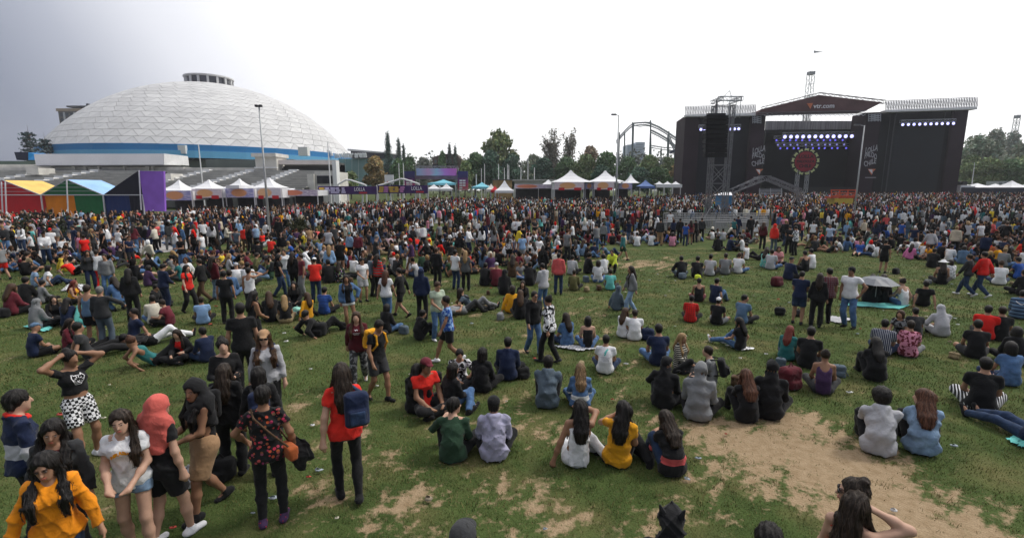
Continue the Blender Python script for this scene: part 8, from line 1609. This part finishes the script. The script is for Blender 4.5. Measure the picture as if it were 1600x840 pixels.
for px, py in cands:
    lawn = py > edge(px)+4; ps = prn.random(); male = prn.random() < .55; tc_, bc = prn.choice(TOPC), prn.choice(BOTC); hc = prn.choice(HC); lm = min(LAND, key=lambda l: abs(l[0]-px)); side = 'left of' if px < lm[0]-9 else ('right of' if px > lm[0]+9 else 'in front of')
    near_ = 'just ' if abs(px-lm[0]) < 25 and side != 'in front of' else ''
    hair = ('short.' if male else prn.choice(['long.', 'long.', 'bob.', 'bun.']))+hc
    if lawn and ps < .60: pose = prn.choice(['cross', 'cross2', 'knees', 'side', 'legs', 'legs2', 'recline']); top = prn.choice(['tee.', 'hoodie.', 'jacket.', 'tee.'])+tc_; h = 30
    else: pose = prn.choice(['stand', 'stand', 'hold', 'walk', 'walk2', 'hip', 'phone']); top = prn.choice(['tee.', 'tee.', 'hoodie.', 'jacket.', 'longtee.'])+tc_; h = prn.uniform(1.58, 1.82)*FPX/on_ground(px, py).y*1.0
    bot = prn.choice(['trousers.', 'jeans.', 'jeans.', 'shorts.'])+bc
    person(px, py, h, pose, prn.choice([prn.uniform(-50, 60), prn.uniform(-50, 60), prn.uniform(0, 360)]), top, bot, hair, '%s%s %s' % (near_, side, lm[1]), skin=prn.choice(['light', 'mid', 'mid', 'tan']), male=male, seed=prn.randrange(3), group='people in the middle distance')
# labels that still coincide get one more true detail, then their order from the left
def by_label():
    d = {}
    for p in PEOPLE: d.setdefault(p[0]['label'], []).append(p)
    return [v for v in d.values() if len(v) > 1]
for which in (0, 1):
    for v in by_label():
        for p in v:
            w = p[0]['label'].split(' '); x = DESC[p[0].name][which]
            if len(w)+len(x.split())+1 <= 13: p[0]['label'] = p[0]['label']+', '+x
ORD = ['first', 'second', 'third', 'fourth', 'fifth', 'sixth', 'seventh', 'eighth']
for v in by_label():
    v.sort(key=lambda p: DESC[p[0].name][2])
    for i, p in enumerate(v): p[0]['label'] = (ORD[i]+' from left: '+p[0]['label']).replace(' just ', ' ')
for p in PEOPLE:
    while len(p[0]['label'].replace(',', ' ').split()) > 16 and ', ' in p[0]['label']: p[0]['label'] = p[0]['label'].rpartition(', ')[0]
for p in PEOPLE:
    if len(p[0]['label'].replace(',', ' ').split()) > 16: p[0]['label'] = p[0]['label'].replace('standing hand on hip', 'standing').replace('in front of', 'before').replace(' just ', ' ').replace('the young tree under the billboard', 'the tree under the billboard').replace('the olive tree below the stage', 'the olive tree')
decimate_people()
# ---- the far crowd: a dense mass of simple figures in one object
def simple_figure(sit, seed):
    r_ = np.random.default_rng(seed); V = []; F_ = []; T = []          # T: 0 top 1 bottom 2 skin 3 hair
    def tube(pts, rad, n, t, cap=True):
        b = len(V); m_ = len(pts)
        for (x, y, z), (rx, ry) in zip(pts, rad):
            for k in range(n): a = 2*math.pi*k/n; V.append((x+rx*math.cos(a), y+ry*math.sin(a), z)); T.append(t)
        for i in range(m_-1):
            for k in range(n): F_.append((b+i*n+k, b+i*n+(k+1) % n, b+(i+1)*n+(k+1) % n, b+(i+1)*n+k))
    w = r_.uniform(.9, 1.1); base = -.55 if sit else 0; z = lambda q: max(.02, q+base)
    if not sit:
        st_ = r_.uniform(-.12, .12)
        for s, o in ((-1, st_), (1, -st_)): tube([(s*.10, o, 0), (s*.10, o*.4, .45), (s*.085, 0, .92)], [(.055, .08), (.06, .065), (.095, .095)], 5, 1)
    else: tube([(0, .18, .0), (0, .22, .14), (0, .1, .24)], [(.34, .30), (.30, .26), (.12, .12)], 6, 1)
    tube([(0, 0, z(.84)), (0, 0, z(1.02)), (0, .01, z(1.25)), (0, 0, z(1.40)), (0, 0, z(1.47))], [(.17*w, .12), (.15*w, .11), (.18*w, .125), (.15*w, .10), (.06, .06)], 7, 0)
    up_ = r_.random() < .06 and not sit
    for s in (-1, 1):
        if up_: tube([(s*.19, 0, 1.36), (s*.25, .05, 1.62), (s*.20, .12, 1.88)], [(.05, .05), (.042, .042), (.03, .03)], 4, 0 if r_.random() < .5 else 2)
        else: a = r_.uniform(-.05, .22); tube([(s*.19*w, 0, z(1.40)), (s*.23*w, -.02+a*.3, z(1.12)), (s*(.20 if a < .1 else .10), a, z(.90 if a < .1 else 1.02))], [(.055, .055), (.048, .048), (.03, .03)], 4, 0)
    tube([(0, .01, z(1.44)), (0, .03, z(1.52)), (0, .03, z(1.60)), (0, .01, z(1.67)), (0, .0, z(1.70))], [(.05, .05), (.065, .075), (.078, .09), (.06, .07), (.015, .015)], 6, 2)
    lg_ = r_.random() < .45
    tube([(0, -.04, z(1.30 if lg_ else 1.48)), (0, -.03, z(1.57)), (0, -.012, z(1.67)), (0, -.005, z(1.72))], [(.085 if lg_ else .06, .05), (.088, .085), (.072, .085), (.02, .02)], 6, 3)
    return np.array(V), np.array([g for f in F_ for g in (f[:3], (f[0], f[2], f[3]))]), np.array(T)
def good_figures(specs):
    ms = []
    for i, (pose, top, bot, hair, fem) in enumerate(specs):
        J = skeleton(pose, {}, 1.0, fem)
        for f, h in ((top_sdf(J, top, 1.0, fem, .05, i), .046), (bottom_sdf(J, bot, 1.0, fem, .05, i), .046), (body_sdf(J, False, fem), .040), (hair_sdf(J, hair, .05, i), .038)): v, q = snet(f, h); ms.append((npmesh('f', v, q, M_wht), .12))
    out = []; R_ = decimate(ms)
    for i in range(0, len(R_), 4):
        V = []; F_ = []; T = []; b0 = 0
        for t, me in enumerate(R_[i:i+4]):
            v = np.empty(len(me.vertices)*3); me.vertices.foreach_get('co', v); me.calc_loop_triangles(); q = np.empty(len(me.loop_triangles)*3, np.int32); me.loop_triangles.foreach_get('vertices', q)
            V.append(v.reshape(-1, 3)); F_.append(q.reshape(-1, 3)+b0); T.append(np.full(len(V[-1]), t)); b0 += len(V[-1])
        out.append((np.concatenate(V), np.concatenate(F_), np.concatenate(T)))
    for me, _ in ms: bpy.data.meshes.remove(me)
    for me in R_: bpy.data.meshes.remove(me)
    return out
GOOD = [good_figures((('stand', 'tee', 'jeans', 'short', False), ('hold', 'hoodie', 'jeans', 'short', False), ('walk', 'tee', 'shorts', 'short', False), ('stand', 'longtee', 'jeans', 'long', True), ('hip', 'tee', 'leggings', 'long', True), ('walk2', 'jacket', 'jeans', 'bob', True), ('walk2', 'tee', 'denimshorts', 'bun', True), ('phone', 'tee', 'trousers', 'short', False))),
        good_figures((('cross', 'tee', 'jeans', 'short', False), ('knees', 'hoodie', 'jeans', 'long', True), ('cross2', 'tee', 'shorts', 'short', False), ('side', 'longtee', 'jeans', 'long', True), ('legs2', 'tee', 'jeans', 'short', False), ('legs', 'hoodie', 'jeans', 'bob', True), ('recline', 'tee', 'jeans', 'short', False)))]
def tiny_figure(seed):
    r_ = np.random.default_rng(seed); V = []; F_ = []; T = []
    def tube(pts, rad, n, t):
        b = len(V)
        for (x, y, z), (rx, ry) in zip(pts, rad):
            for k in range(n): a = 2*math.pi*k/n+.5; V.append((x+rx*math.cos(a), y+ry*math.sin(a), z)); T.append(t)
        for i in range(len(pts)-1):
            for k in range(n): F_.append((b+i*n+k, b+i*n+(k+1) % n, b+(i+1)*n+(k+1) % n)); F_.append((b+i*n+k, b+(i+1)*n+(k+1) % n, b+(i+1)*n+k))
    w = r_.uniform(.9, 1.12); tube([(0, 0, .1), (0, 0, .9)], [(.13, .09), (.16, .11)], 4, 1); tube([(0, 0, .86), (0, .01, 1.2), (0, 0, 1.42), (0, 0, 1.48)], [(.19*w, .12), (.22*w, .14), (.20*w, .11), (.05, .05)], 5, 0)
    if r_.random() < .3:
        for s in (-1, 1): z1 = r_.uniform(1.5, 1.95); tube([(s*.2, .02, 1.36), (s*.22, .18, z1)], [(.05, .05), (.03, .03)], 3, 2 if r_.random() < .5 else 0)
    tube([(0, .02, 1.46), (0, .03, 1.56), (0, .02, 1.62)], [(.05, .05), (.068, .075), (.04, .04)], 5, 2); tube([(0, -.03, 1.38 if r_.random() < .45 else 1.48), (0, -.02, 1.62), (0, 0, 1.72)], [(.075, .06), (.092, .092), (.02, .02)], 5, 3)
    return np.array(V), np.array(F_), np.array(T)
TINY = [tiny_figure(i) for i in range(14)]
FIG = [[simple_figure(False, i) for i in range(10)], [simple_figure(True, 50+i) for i in range(5)]]
def mass():
    nf = dict(G=0, F=0, T=0); Vs = []; Fs = []; Cs = []; base = 0; cnt = 0; occ = {}
    for x, y in taken: occ.setdefault((int(x//.9), int(y//.9)), []).append((x, y))
    def ok(x, y, r):
        i, j = int(x//.9), int(y//.9)
        for a in (-1, 0, 1):
            for b in (-1, 0, 1):
                for u, v in occ.get((i+a, j+b), ()):
                    if (u-x)**2+(v-y)**2 < r*r: return False
        occ.setdefault((i, j), []).append((x, y)); return True
    zones = []
    for _ in range(75000):
        y = rs.uniform(19.5, 97); x = rs.uniform(-1.12*y-2, 1.12*y+4)
        px = 800+FPX*x/y*.995; d = y
        # density over the field
        lim = np.interp(px, [-50, 100, 240, 300, 440, 560, 700, 860, 1000, 1200, 1400, 1650], [45.5, 48, 48, 54, 58, 64.5, 79, 73, 81, 92, 92, 92])
        if y > lim: continue
        yl = np.interp(px, [-50, 250, 430, 600, 840, 980, 1000, 1190, 1210, 1340, 1600], [19.5, 19.5, 20, 20, 21, 30, 33, 33, 31, 26, 22])
        if y < yl: continue
        f = np.interp(y-yl, [0, 6, 14, 24], [.52, .75, .95, 1.0]); plaza_ = px < 880 and y > on_ground(px, float(edge(px))).y
        if px < 470: f *= .36 if 30 < y < 44 else .9
        nz = fbm(np.array([x*.30]), np.array([y*.24]), 77, 3)[0]
        if y < 52: f *= np.interp(nz, [.36, .50, .6], [.06, .42, 1.2])
        if rs.random() > f: continue
        if 1024 < px < 1204 and 37.3 < y < 50.5: continue
        if px < 230 and 49.3 < y < 56: continue
        r_ = np.interp(y, [30, 60, 95], [.62, .50, .52])
        if not ok(x, y, r_): continue
        sit = (rs.random() < (.82 if (y < 46 and not plaza_) else .03)); lib = GOOD if y < 38 else FIG; lib = TINY if y > 47 and not sit else lib[int(sit)]; V, F_, T = lib[rs.integers(len(lib))]; nf['GFT'[0 if y < 38 else 1 if y < 52 else 2]] += 1
        a = rs.normal(.25, .9) if px > 850 else rs.uniform(0, 6.28); a = -a; s = rs.uniform(.92, 1.08)
        ca, sa = math.cos(a), math.sin(a); P_ = np.stack([V[:, 0]*ca-V[:, 1]*sa, V[:, 0]*sa+V[:, 1]*ca, V[:, 2]], 1)*s+[x, y, float(ground_z(x, y))]
        pal = np.array([CC[TOPC[rs.integers(len(TOPC))]], CC[BOTC[rs.integers(len(BOTC))]], SKIN[('light', 'mid', 'mid', 'tan')[rs.integers(4)]], HAIRC[HC[rs.integers(len(HC))]]])
        pal[2] = pal[2]*[.82, .86, .92]
        if rs.random() < .16: pal[1] = pal[2]
        if rs.random() < .10: pal[3] = CC[('white', 'grey', 'cream', 'red')[rs.integers(4)]]
        Vs.append(P_); Fs.append(F_+base); Cs.append(pal[T]); base += len(V); cnt += 1
        if cnt >= 6500: break
    me = npmesh('crowd', np.concatenate(Vs), np.concatenate(Fs), mat('crowd_cloth', (1, 1, 1), .9, .25, 9, attr='Col', spec=.1), True, col=np.concatenate(Cs))
    tag(link('crowd', me), kind='stuff'); print('crowd', nf, len(me.polygons), cnt, 'people', len(PEOPLE))
mass()

def litter():
    rs = np.random.default_rng(3); V = []; F_ = []; C = []
    for i in range(150):
        y = rs.uniform(3.6, 24); x = rs.uniform(-1, 1)*1.05*y; r_ = rs.uniform(.018, .05); b = len(V); n_ = 6
        for ring_, zz in ((.6, 0.0), (1, .35), (.5, .7)):
            for k in range(n_): a = 6.283*k/n_; q = r_*ring_*rs.uniform(.6, 1.3); V.append((x+q*math.cos(a)*1.4, y+q*math.sin(a), .035+zz*r_*rs.uniform(.5, 1.2)))
        for j in range(2):
            for k in range(n_): F_.append((b+j*n_+k, b+j*n_+(k+1) % n_, b+(j+1)*n_+(k+1) % n_, b+(j+1)*n_+k))
        c = [(.7, .7, .68), (.6, .55, .45), (.7, .7, .7), (.35, .40, .45), (.5, .08, .06), (.3, .25, .18)][rs.integers(6)]; C += [c]*(3*n_)
    tag(link('litter', npmesh('litter', np.array(V), np.array(F_), mat('litter_paper', (1, 1, 1), .7, .1, 30, attr='Col'), col=np.array(C))), kind='stuff')
litter()
